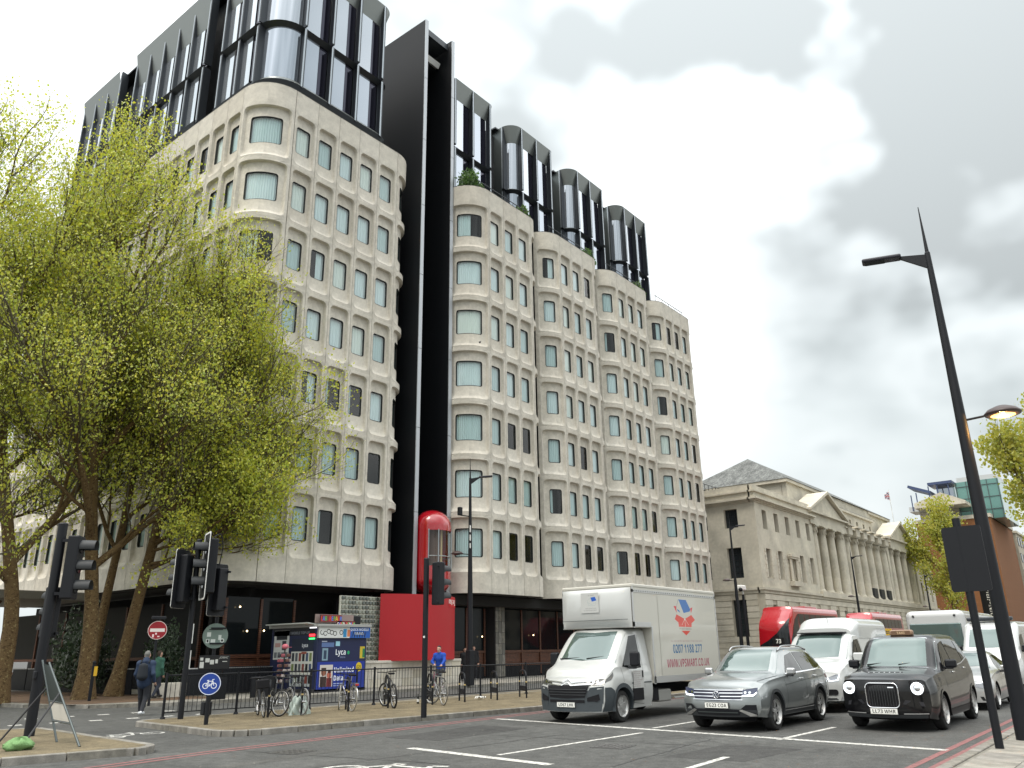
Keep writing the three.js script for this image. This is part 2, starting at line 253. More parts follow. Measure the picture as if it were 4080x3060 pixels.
// repairs and ironwork in the carriageway
{
  const pm = std([0.19, 0.188, 0.184], 0.88, { map: M.asphalt.map, bumpMap: M.asphalt.bumpMap, bumpScale: 0.006 }), pl = std([0.3, 0.295, 0.28], 0.88, { map: M.asphalt.map, bumpMap: M.asphalt.bumpMap, bumpScale: 0.006 });
  [[[12.2, -13.2], [15.4, -13.35], [15.3, -11.9], [12.3, -11.8]], [[9.0, -8.1], [9.6, -8.05], [9.9, -4.0], [9.2, -4.0]], [[12.4, -6.9], [14.6, -6.8], [14.5, -5.4], [12.5, -5.6]], [[7.0, -12.2], [10.4, -12.6], [10.3, -12.2], [7.0, -11.8]]].forEach((p, i) => flat('road_patch', p, 0.002, i % 2 ? pl : pm));
  const tar = std([0.02, 0.02, 0.02], 0.5), b = bb(); seed = 909;
  for (const [x0, z0, x1, z1] of [[7, -10.9, 14.5, -10.4], [11, -7.0, 15.2, -7.4], [9.2, -14.0, 9.9, -9.2], [13.6, -12.9, 14.2, -5.0], [17, -9.9, 26, -9.7]]) { let px = x0, pz = z0; for (let k = 1; k <= 14; k++) { const x = lerp(x0, x1, k / 14) + rr(-0.04, 0.04), z = lerp(z0, z1, k / 14) + rr(-0.04, 0.04); b.quad(...stripe(px, pz, x, z, rr(0.012, 0.03), 0.003)); px = x; pz = z; } }
  const cr = b.mesh('tar_seams', tar); cr.userData.kind = 'structure';
  const cover = (x, z, turn, l) => { const t = thing('manhole_cover', l, 'manhole cover', [x, 0, z], turn); bb().box(0.62, 0.008, 0.62, 0, 0.004, 0).mesh('frame', std([0.09, 0.088, 0.085], 0.5, { metalness: 0.4 }), t); for (let i = 0; i < 4; i++) for (let j = 0; j < 4; j++) bb().box(0.1, 0.006, 0.1, -0.2 + i * 0.135, 0.01, -0.2 + j * 0.135).mesh('tread', std([0.13, 0.125, 0.12], 0.45, { metalness: 0.5 }), t); };
  cover(13.2, -8.35, 0.1, 'square iron manhole cover in the road before the stop line'); cover(9.6, -16.4 + 3.6, 0.2, 'square iron manhole cover near the island corner');
  const sp = bb(); for (let k = 0; k < 140; k++) { const x = rr(5, 22), z = rr(-14, -3.8), s = rr(0.006, 0.02); sp.box(s * 2, 0.004, s, x, 0.005, z, 0, rr(0, 3), 0); } const g = sp.mesh('road_grit', M.paving); g.userData.kind = 'stuff';
}
// ---------- the hotel ----------
const hotel = thing('concrete_hotel', 'pale precast concrete hotel block with rounded windows and dark glass top storeys', 'hotel');
const ROW0 = 5.80, ROWH = 3.476, ZT = -32, ZB = -30.45, XL = 19.4, TOPC = 31.4;
// one facade panel: a bay of wall with a rounded dished recess and a rounded window; R bends it round a corner (0: flat)
function panelParts({ W, vb = 0, vt = ROWH, rec, win, R = 0, blank = false }) {
  const map = (u, v, d) => { if (!R) return [u, v, -d]; const a = u / R, r = R - d; return [r * Math.sin(a), v, -R + r * Math.cos(a)]; };
  const K = 5, NS = R ? 8 : 3;
  const loop = (x0, y0, x1, y1, r, dep) => {               // rounded loop, the same number of points in each
    const o = [], cs = [[x1 - r, y1 - r, 0], [x0 + r, y1 - r, 90], [x0 + r, y0 + r, 180], [x1 - r, y0 + r, 270]];
    cs.forEach(([cx, cy, a], ci) => {
      for (let i = 0; i <= K; i++) { const t = (a + 90 * i / K) * D2R; o.push([cx + r * Math.cos(t), cy + r * Math.sin(t)]); }
      const [nx, ny, na] = cs[(ci + 1) % 4], e = o[o.length - 1], s = [nx + r * Math.cos(na * D2R), ny + r * Math.sin(na * D2R)];
      for (let i = 1; i < NS; i++) o.push([lerp(e[0], s[0], i / NS), lerp(e[1], s[1], i / NS)]);
    });
    return o.map(([x, y]) => [x, y, typeof dep === 'function' ? dep(x, y) : dep]);
  };
  const skin = (loops, b = bb()) => {
    const P = [], I = [], n = loops[0].length; loops.forEach((l) => l.forEach((p) => P.push(...map(...p))));
    for (let j = 0; j + 1 < loops.length; j++) for (let i = 0; i < n; i++) { const a = j * n + i, c = j * n + (i + 1) % n; I.push(a, c, c + n, a, c + n, a + n); }
    const g = new THREE.BufferGeometry(); g.setAttribute('position', new THREE.Float32BufferAttribute(P, 3)); g.setIndex(I); return b.add(toCreasedNormals(g, 0.6));
  };
  const fill = (l) => { const sh = l.map((p) => new THREE.Vector2(p[0], p[1])), f = THREE.ShapeUtils.triangulateShape(sh, []); return f.flatMap((t) => t.map((i) => map(...l[i]))); };
  const j = 0.011, [a0, a1] = rec, [w0, w1] = win, wb = 1.02, wt = 2.68, dp = 0.21;
  const loops = [loop(j, vb, W - j, vt, 0.001, 0.05), loop(j, vb, W - j, vt, 0.001, 0), loop(a0, 0.17, a1, 3.3, 0.26, 0), loop(a0 + 0.015, 0.19, a1 - 0.015, 3.285, 0.25, 0.02),
    loop(a0 + 0.05, 0.34, a1 - 0.05, 3.26, 0.24, (x, y) => lerp(dp - 0.06, dp - 0.02, smooth(0.3, 0.9, y))), loop(a0 + 0.1, 0.44, a1 - 0.1, 3.2, 0.22, dp), loop(w0, wb, w1, wt, 0.15, dp)];
  const wall = skin(loops).geo();
  const frame = skin([loop(w0 + 0.002, wb + 0.002, w1 - 0.002, wt - 0.002, 0.148, dp - 0.004), loop(w0 + 0.014, wb + 0.014, w1 - 0.014, wt - 0.014, 0.14, dp - 0.004), loop(w0 + 0.014, wb + 0.014, w1 - 0.014, wt - 0.014, 0.14, dp + 0.045), loop(w0 + 0.055, wb + 0.055, w1 - 0.055, wt - 0.055, 0.12, dp + 0.05), loop(w0 + 0.055, wb + 0.055, w1 - 0.055, wt - 0.055, 0.12, dp + 0.09)]).geo();
  const pane = bb().surf((u, v) => map(lerp(w0 + 0.05, w1 - 0.05, u), lerp(wb + 0.05, wt - 0.05, v), dp + 0.06), R ? 10 : 1, 1).geo();
  const cur = (f0, f1) => bb().surf((u, v) => { const q = lerp(f0, f1, u); return map(lerp(w0 - 0.1, w1 + 0.1, q), lerp(wb - 0.1, wt + 0.1, v), dp + 0.17 + 0.025 * Math.sin(q * (w1 - w0) * 42)); }, Math.max(4, Math.round(40 * (f1 - f0) * (w1 - w0))), 1).geo();
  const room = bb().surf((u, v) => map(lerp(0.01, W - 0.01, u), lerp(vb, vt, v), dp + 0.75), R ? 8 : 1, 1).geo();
  return { wall, frame, pane, cur: [cur(0, 1), cur(0, 0.55), cur(0.5, 1), cur(0, 0.3)], room };
}
const bays = (W, rec, win, R = 0) => ({ low: panelParts({ W, rec, win, R, vb: 4.8 - ROW0 }), mid: panelParts({ W, rec, win, R }), top: panelParts({ W, rec, win, R, vt: TOPC - ROW0 - 6 * ROWH }) });
const BW = 1.524;
const flatBay = bays(BW, [0.14, BW - 0.14], [0.31, BW - 0.31]), RC = 2.0, cornerBay = bays(PI / 2 * RC, [0.17, PI / 2 * RC - 0.17], [0.58, PI / 2 * RC - 0.58], RC);
const RK = 1.9, roundBay = bays(PI / 2 * RK, [0.15, PI / 2 * RK - 0.15], [0.52, PI / 2 * RK - 0.52], RK);
const RH = 1.81, chLen = RH * 70 * D2R, chamferBay = bays(chLen, [0.26, chLen - 0.13], [0.68, chLen - 0.5], RH), RE = 1.2, endBay = bays(PI / 2 * RE, [0.14, PI / 2 * RE - 0.14], [0.5, PI / 2 * RE - 0.5], RE);
const RT = 1.7, towerEnd = bays(PI / 2 * RT, [0.14, PI / 2 * RT - 0.3], [0.62, PI / 2 * RT - 0.75], RT);
let dusk = 0;
function column(set, x, z, turn, rows = 7, openness = 0.25) {
  for (let r = 0; r < rows; r++) {
    const p = r === 0 ? set.low : r === 6 ? set.top : set.mid, o = addMesh('wall_panel', p.wall, [M.conc, M.conc, M.concB, M.concC][Math.floor(rnd() * 4)], hotel);
    o.position.set(x, ROW0 + r * ROWH, z); o.rotation.y = turn;
    addMesh('window_frame', p.frame, M.frame, o); addMesh('window_pane', p.pane, M.glass, o); addMesh('dark_room_sheet', p.room, M.void, o);  // near-black sheet behind the pane stands in for the unlit room
    const q = rnd(), ow = r < 3 ? openness * 2.2 : openness; if (q > ow * 0.14) addMesh('curtain', p.cur[q < ow * 0.3 ? 3 : q < 0.13 ? 1 : q < 0.2 ? 2 : 0], [M.curtain, M.curtainB, r < 3 ? M.curtainB : M.curtainC][Math.floor(rnd() * 3)], o);  // lower rows open more; their darker curtain tone stands in for street reflections
  }
}
const NL = 16;
for (let k = 0; k < NL; k++) column(flatBay, XL, ZT - RC - BW * (k + 1), -PI / 2);
column(cornerBay, XL, ZT - RC, -PI / 2, 7, 0.1);
for (let k = 0; k < 5; k++) column(flatBay, XL + RC + BW * k + 0.02, ZT, 0);
column(towerEnd, XL + RC + BW * 5 + 0.02, ZT, 0);
const PITCH = 8.16;
for (let k = 0; k < 4; k++) {
  const x0 = 36.02 + PITCH * k;
  if (k === 0) column(roundBay, x0 - RK, ZB - RK, -PI / 2, 7, 0.1); else column(chamferBay, x0 - 2 * RH * Math.sin(35 * D2R) * Math.cos(35 * D2R), ZB - 2 * RH * Math.sin(35 * D2R) * Math.sin(35 * D2R), -70 * D2R);
  for (let j = 0; j < 3; j++) column(flatBay, x0 + BW * j, ZB, 0, 7, 0.35);
  column(endBay, x0 + BW * 3, ZB, 0);
}
{
  // the block behind the panels: dark inner walls, soffit, roof deck
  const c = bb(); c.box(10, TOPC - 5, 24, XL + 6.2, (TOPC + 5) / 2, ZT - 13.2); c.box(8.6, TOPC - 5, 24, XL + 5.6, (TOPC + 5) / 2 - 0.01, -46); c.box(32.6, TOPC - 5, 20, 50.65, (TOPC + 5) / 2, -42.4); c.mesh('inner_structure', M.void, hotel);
  const outline = (in_) => { const p = []; p.push([XL + in_, -58.5], [XL + in_, ZT - RC]); for (let i = 0; i <= 8; i++) { const a = PI - i / 8 * PI / 2; p.push([XL + RC + (RC - in_) * Math.cos(a), ZT - RC + (RC - in_) * Math.sin(a)]); } const xe = XL + RC + BW * 5; for (let i = 0; i <= 8; i++) { const a = PI / 2 - i / 8 * PI / 2; p.push([xe + (RT - in_) * Math.cos(a), ZT - RT + (RT - in_) * Math.sin(a)]); } p.push([xe + RT - in_, -58.5]); return p.map(([x, z]) => [x, -z]); };
  const ob = (in_) => { const p = [[34.12 + in_, -58], [34.12 + in_, ZB - RK]]; for (let k = 0; k < 4; k++) { const x0 = 36.02 + PITCH * k; if (k === 0) for (let i = 1; i <= 6; i++) { const a = PI - i / 6 * PI / 2; p.push([x0 + (RK - in_) * Math.cos(a), ZB - RK + (RK - in_) * Math.sin(a)]); } else for (let i = 0; i <= 6; i++) { const a = (160 - i / 6 * 70) * D2R; p.push([x0 + (RH - in_) * Math.cos(a), ZB - RH + (RH - in_) * Math.sin(a)]); } for (let i = 0; i <= 6; i++) { const a = PI / 2 - i / 6 * PI / 2; p.push([x0 + BW * 3 + (RE - in_) * Math.cos(a), ZB - RE + (RE - in_) * Math.sin(a)]); } } p.push([36.02 + PITCH * 3 + BW * 3 + RE - in_, -58]); return p.map(([x, z]) => [x, -z]); };
  for (const [f, n] of [[outline, 0], [ob, 1]]) {
    const up = (g, y) => { g.rotateX(-PI / 2); g.translate(0, y, 0); return g; };
    const ex = (pts, h, y) => up(new THREE.ExtrudeGeometry(new THREE.Shape(pts.map((p) => new THREE.Vector2(...p))), { depth: h, bevelEnabled: false }), y);
    bb().add(ex(f(0.06), 0.25, 4.83)).mesh('soffit', std([0.09, 0.088, 0.085], 0.9), hotel);
    bb().add(ex(f(0.32), 0.2, TOPC - 0.26)).mesh('roof_deck', M.dark, hotel);
    const ring = (o, i, h, y) => { const s = new THREE.Shape(f(o).map((p) => new THREE.Vector2(...p))); s.holes.push(new THREE.Path(f(i).map((p) => new THREE.Vector2(...p)))); return up(new THREE.ExtrudeGeometry(s, { depth: h, bevelEnabled: false }), y); };
    bb().add(ring(0.055, 0.3, 0.14, TOPC - 0.14)).mesh('parapet_coping', M.concB, hotel);
    bb().add(ring(-0.012, 0.02, 0.022, TOPC)).mesh('coping_flashing', M.frame, hotel);
  }
  // right-hand end wall of the building and the back
  bb().box(0.3, TOPC - 4.9, 24, 36.02 + PITCH * 3 + BW * 3 + RE - 0.2, (TOPC + 4.9) / 2, ZB - RE - 12.1).mesh('end_wall', M.conc, hotel);
}
// dark metal and glass storeys on the roof: bays of glass between splayed fins
const G0 = 31.55, G1 = 35.75, G2 = 36.2, G3 = 40.55, G4 = 41.8, GD = 0.42;
function glazing(W, R = 0, wide = 1.3, glassA = M.coat, G3 = 40.4) {
  const map = (u, v, d) => { if (!R) return [u, v, -d]; const a = u / R, r = R - d; return [r * Math.sin(a), v, -R + r * Math.cos(a)]; };
  const n = R ? 10 : 1, S = (f) => bb().surf(f, n, 1).geo(), st = (u0, u1, v0, d0, v1, d1) => S((u, v) => map(lerp(u0, u1, u), lerp(v0, v1, v), lerp(d0, d1, v)));
  const parts = [['fascia', M.fascia, st(0, W, G3, GD, G4, 0)], ['glass_sill', M.fascia, st(0, W, G0 + 0.3, 0.02, G0 + 0.75, GD)], ['sill_edge', M.finDark, st(0, W, G0 - 0.1, 0.25, G0 + 0.3, 0.02)]];
  const e = R ? W * 0.5 : 0, w1 = R ? W : wide;
  parts.push(['glass_pane', glassA, st(0.04, w1, G2, GD, G3, GD)], ['glass_pane', glassA === M.coat ? M.coatB : glassA, st(0.04, w1, G0 + 0.75, GD, G1, GD)]);
  if (!R) parts.push(['glass_strip', M.coatDark, st(w1 + 0.06, W - 0.02, G2, GD + 0.05, G3, GD + 0.05)], ['glass_strip', M.coatDark, st(w1 + 0.06, W - 0.02, G0 + 0.75, GD + 0.05, G1, GD + 0.05)]);
  parts.push(['spandrel', M.finDark, st(0, W, G1, GD, G1 + 0.2, 0.1)], ['spandrel_soffit', M.fin, st(0, W, G1 + 0.2, 0.1, G2, GD)]);
  return parts;
}
const finGeo = (() => { const o = []; for (const [z0, y0, y1] of [[0, G0 + 0.2, G1 + 0.1], [0, G1 + 0.32, G4]]) { const b = bb(); b.ext([[0.0, y0], [GD + 0.06, y0 + 0.02], [GD + 0.06, y1 - 0.05], [0.0, y1]], 0.09, mtx(0.045, 0, 0, 0, PI / 2, 0)); o.push(b.geo()); } return o; })();
const finEdge = bb().box(0.1, G1 - G0 - 0.2, 0.012, 0, (G1 + G0) / 2 + 0.15, 0.008).box(0.1, G4 - G1 - 0.4, 0.012, 0, (G4 + G1) / 2 + 0.15, 0.008).geo();
function place(list, x, z, turn, b = null) { for (const [n, m, g] of list) { const o = addMesh(n, g, m, hotel); o.position.set(x, 0, z); o.rotation.y = turn; } }
function fin(x, z, turn) { for (const g of finGeo) { const o = addMesh('fin', g, M.finDark, hotel); o.position.set(x, 0, z); o.rotation.y = turn; } const e = addMesh('fin_edge', finEdge, M.finEdge, hotel); e.position.set(x, 0, z); e.rotation.y = turn; }
const GW = 1.95, g1 = glazing(GW), g2 = glazing(GW, 0, 1.3, M.coatB), gl = glazing(1.87, 0, 1.05, M.coatL, 39.3), RG = 1.9, RS = 1.15, gs = glazing(PI / 2 * RS, RS), gc = glazing(PI / 2 * RG, RG);
{
  const xg = XL + 2.22, zf = ZT + 0.02;
  for (let k = 0; k < 3; k++) { place(g1, xg + GW * k, zf, 0); fin(xg + GW * k, zf, 0); } fin(xg + GW * 3, zf, 0);
  place(gc, xg - RG, zf - RG, -PI / 2); fin(xg - RG, zf - RG, -PI / 2);
  const eR = glazing(PI / 2 * 0.9, 0.9); place(eR, xg + GW * 3, zf, 0);
  const xl = xg - RG; for (let k = 0; k < 2; k++) { place(gl, xl - 0.16, zf - RG - 1.87 * (k + 1), -PI / 2); fin(xl, zf - RG - 1.87 * (k + 1), -PI / 2); }
  const side = [[-39.4, 5, 0.15], [-51.2, 3, 0.15]];
  for (const [z0, n, dx] of side) { for (let k = 0; k < n; k++) { place(gl, xl - dx - 0.16, z0 - 1.87 * (k + 1), -PI / 2); fin(xl - dx, z0 - 1.87 * k, -PI / 2); } fin(xl - dx, z0 - 1.87 * n, -PI / 2); }
  const br = std([0.024, 0.026, 0.028], 0.6, { bumpMap: tex(128, (u, v) => (v * 16 % 1 < 0.14 || (u * 6 + (Math.floor(v * 16) % 2) * 0.5) % 1 < 0.06 ? 0.1 : 0.8), false, 1.2), bumpScale: 0.02 });
  bb().box(7.9, 10.2, 22, xg + 2.9, 36.5, -46).box(7.3, 10.0, 3, xg + 2.9, 36.4, -34.2).mesh('roof_storey_wall', br, hotel);
  bb().box(8.0, 0.12, 22.2, xg + 2.3, G4 - 0.04, -46.2).box(6.8, 0.12, 4.3, xg + 3.2, G4 - 0.05, -34.9).mesh('roof_plate', M.finDark, hotel);
  // right-hand run, set back behind the parapet
  const zr = -33.1;
  const XR = [35.45, 43.3, 51.25, 59.15];
  XR.forEach((x, k) => {
    if (k) { place(gs, x - RS, zr - RS, -PI / 2); fin(x - RS, zr - RS, -PI / 2); bb().box(0.08, G4 - G0, 1.0, x - RS + 0.05, (G4 + G0) / 2, zr - RS - 0.55).mesh('side_panel', M.fin, hotel); }
    for (let j = 0; j < 2; j++) { place(j ? g2 : g1, x + GW * j, zr, 0); fin(x + GW * j, zr, 0); } fin(x + GW * 2, zr, 0);
    const cap = glazing(PI / 2 * 0.55, 0.55); place(cap, x + GW * 2, zr, 0);
    bb().box(k ? 5.0 : 4.4, 10.15, 14, x + (k ? 1.42 : 1.9), 36.5, zr - RG - 6.9).box(GW * 2, 10.1, 1.6, x + GW, 36.45, zr - 1.3).mesh('roof_storey_wall', br, hotel);
    bb().box(k ? 5.5 : 4.5, 0.12, 14, x + (k ? 1.25 : 1.9), G4 - 0.05, zr - RG - 6.6).box(GW * 2, 0.12, 2.6, x + GW, G4 - 0.05, zr - 1.4).mesh('roof_plate', M.finDark, hotel);
    // handrail behind the coping
    const rail = bb(); const xs = 36.3 + PITCH * k; rail.cyl([xs - 1, TOPC + 0.75, ZB - 0.5], [xs + 4.4, TOPC + 0.75, ZB - 0.5], 0.03); for (let q = 0; q < 5; q++) rail.cyl([xs - 0.8 + q * 1.25, TOPC - 0.1, ZB - 0.5], [xs - 0.8 + q * 1.25, TOPC + 0.75, ZB - 0.5], 0.02, 0.02, 6); rail.mesh('handrail', M.finDark, hotel);
  });
  bb().box(29, 9.9, 12, 49.3, 36.35, -41.1).mesh('roof_storey_wall', br, hotel);
}
{
  // lift shaft: two black fins with pale front edges, rails, red capsule
  const sh = thing('lift_shaft', 'tall black outside lift shaft between two grey-edged fins', 'lift shaft', [0, 0, 0]);
  const f = std([0.007, 0.008, 0.01], 0.55, { specularIntensity: 0.5 }), e = std([0.4, 0.42, 0.44], 0.4, { metalness: 0.5 });
  for (const [x, z0, y1] of [[31.17, -32.0, 43.4], [33.83, -32.0, 43.4]]) {
    bb().box(0.24, y1 - 4.2, 13, x + 0.12, (y1 + 4.2) / 2, z0 - 6.52).mesh('fin_wall', f, sh);
    for (let k = 0; k < 8; k++) { const h = (y1 - 4.2) / 8; bb().rb(0.28, h - 0.02, 0.06, 0.01, x + 0.12, 4.2 + h * (k + 0.5), z0 + 0.03).mesh('edge_plate', e, sh); }
  }
  bb().box(2.4, 38.6, 0.2, 32.62, 23.4, -34.9).mesh('back_wall', M.blackMatt, sh);
  bb().box(0.12, 38, 0.25, 32.3, 23.2, -34.7).box(0.16, 37.5, 0.3, 33.2, 23.0, -34.6).mesh('guide_rail', M.finDark, sh);
  const lad = bb(); for (let k = 0; k < 60; k++) lad.box(0.16, 0.04, 0.05, 33.5, 6 + k * 0.6, -34.2); lad.box(0.03, 36, 0.05, 33.42, 24, -34.2).mesh('cable_rack', M.alu, sh);
  bb().box(2.3, 0.5, 2.6, 32.6, 42.9, -33.6).mesh('shaft_head', M.finDark, sh); bb().box(2.2, 0.4, 0.3, 32.6, 41.7, -33.2, 0.5, 0, 0).mesh('shaft_head_gear', M.white, sh);
  bb().ext([[0, 0], [0.5, 0.3], [0.5, 1.2], [0, 1.5]], 0.08, mtx(31.45, 40.6, -33.2)).mesh('bracket', M.fin, sh);
  const cap = thing('lift_capsule', 'glossy red capsule lift car with domed top on the black shaft', 'lift car', [32.62, -1.3, -32.0]);
  // shell with a window opening: lathe pieces
  const sec = (y0, y1, r0, r1, a0, a1) => bb().surf((u, v) => { const a = lerp(a0, a1, u), r = lerp(r0, r1, v); return [r * Math.sin(a), lerp(y0, y1, v), r * Math.cos(a)]; }, 28, 1);
  const r = 1.1, dome = bb(), prof = []; for (let i = 0; i <= 10; i++) { const a = i / 10 * PI / 2; prof.push([Math.max(0.001, r * Math.cos(a)), 9.65 + 1.0 * Math.sin(a)]); }
  dome.lathe([[r, 9.4], ...prof], 40).mesh('dome', M.redGloss, cap);
  const lo = []; for (let i = 0; i <= 8; i++) { const a = i / 8 * PI / 2; lo.push([Math.max(0.001, r * Math.sin(a)), 6.75 - 0.85 * Math.cos(a)]); }
  bb().lathe([...lo, [r, 7.45]], 40).mesh('base_shell', M.redGloss, cap);
  sec(7.45, 9.4, r, r, -PI * 0.95, -0.95).add(sec(7.45, 9.4, r, r, 1.3, PI * 0.95).geo()).mesh('side_shell', M.redGloss, cap);
  sec(7.45, 9.4, r - 0.04, r - 0.04, -0.95, 1.3).mesh('window_pane', M.glassClear, cap);
  sec(7.4, 9.5, r - 0.5, r - 0.5, 0.2, PI * 0.8).mesh('inner_panel', std([0.6, 0.42, 0.2], 0.5), cap); sec(7.4, 9.5, r - 0.5, r - 0.5, -PI * 0.8, 0.15).mesh('inner_panel', std([0.12, 0.06, 0.04], 0.5), cap);
  for (const a of [-0.95, -0.45, 0.75, 1.3]) bb().cyl([r * Math.sin(a), 7.4, r * Math.cos(a)], [r * Math.sin(a), 9.45, r * Math.cos(a)], 0.03).mesh('mullion', M.finEdge, cap);
  bb().tor(r - 0.1, 0.025, mtx(0, 8.0, 0, PI / 2, 0, 0), 40, 6).mesh('handrail', M.metal, cap);
}
{
  // red entrance drum on a pale plinth wall
  const d = thing('red_entrance_drum', 'bright red curved entrance wall below the lift shaft', 'entrance', [0, 0, 0]);
  const C = [30.1, -33.4], R = 4.1; const pt = (a, rad) => [C[0] + rad * Math.sin(a), C[1] + rad * Math.cos(a)];
  bb().surf((u, v) => { const [x, z] = pt(lerp(-0.72, 0.62, u), R); return [x, lerp(1.28, 4.42, v), z]; }, 30, 1).mesh('curved_wall', M.red, d);
  bb().surf((u, v) => { const [x, z] = pt(lerp(-0.72, 0.62, u), lerp(R, R - 0.35, v)); return [x, 4.42, z]; }, 30, 1).mesh('wall_top', M.red, d);
  const [ex, ez] = pt(0.62, R); bb().box(0.25, 3.14, 2.8, ex - 0.13, 2.85, ez - 1.4).mesh('return_wall', M.red, d);
  bb().box(5, 4.2, 0.3, 30.2, 2.2, -34.2).mesh('back_wall', M.blackMatt, d);
  const wm = canvasMat(512, 128, (x) => { x.fillStyle = '#b90c16'; x.fillRect(0, 0, 512, 128); x.fillStyle = '#f2efe8'; x.font = 'bold 92px serif'; x.translate(506, 28); x.rotate(PI); x.fillText('The Standard', 0, 0, 500); x.fillText('', 0, 0); }, 0.6);
  const b = new THREE.BufferGeometry(), P = [], U = [], I = []; for (let i = 0; i <= 10; i++) { const [x, z] = pt(lerp(0.33, 0.615, i / 10), R + 0.012); for (let j = 0; j < 2; j++) { P.push(x, j ? 4.36 : 3.86, z); U.push(0.42 + i / 10 * 0.58, j); } if (i < 10) I.push(i * 2, i * 2 + 2, i * 2 + 3, i * 2, i * 2 + 3, i * 2 + 1); }
  b.setAttribute('position', new THREE.Float32BufferAttribute(P, 3)); b.setAttribute('uv', new THREE.Float32BufferAttribute(U, 2)); b.setIndex(I); b.computeVertexNormals(); addMesh('lettering', b, wm, d);
  const w = thing('plinth_wall', 'low pale stone wall in front of the red drum and glass blocks', 'wall', [0, 0, 0]);
  for (let k = 1; k < 12; k++) for (let j = 0; j < 3; j++) bb().rb(0.694, 0.352, 0.4, 0.012, 24.5 + k * 0.7 + 0.36, 0.3 + j * 0.357, -30.2).mesh('stone_block', [M.stoneC, M.conc, M.concC][(k + j * 2) % 3], w);
  for (let k = 0; k < 5; k++) bb().rb(1.53, 0.12, 0.5, 0.02, 25.2 + k * 1.54 + 0.77, 1.25, -30.2).mesh('coping_stone', M.concC, w);
}
{
  const g = thing('glass_block_wall', 'gridded wall of square glass blocks beside the red drum', 'wall', [25.15, 1.33, -30.55]);
  const bm = [std([0.1, 0.115, 0.09], 0.12, { clearcoat: 1 }), std([0.06, 0.07, 0.055], 0.15, { clearcoat: 1 }), std([0.22, 0.23, 0.18], 0.1, { clearcoat: 1 })];
  bb().box(2.85, 2.95, 0.08, 1.4, 1.46, -0.08).mesh('mortar_grid', std([0.66, 0.64, 0.55], 0.8), g);
  const bl = bb().rb(0.168, 0.165, 0.1, 0.03, 0, 0, 0).geo();
  for (let r = 0; r < 14; r++) for (let k = 0; k < 13; k++) { const o = addMesh('glass_block', bl, bm[Math.floor(rnd() * 3)], g); o.position.set(0.12 + k * 0.213, 0.11 + r * 0.21, -0.025 + rr(-0.004, 0.004)); }
}
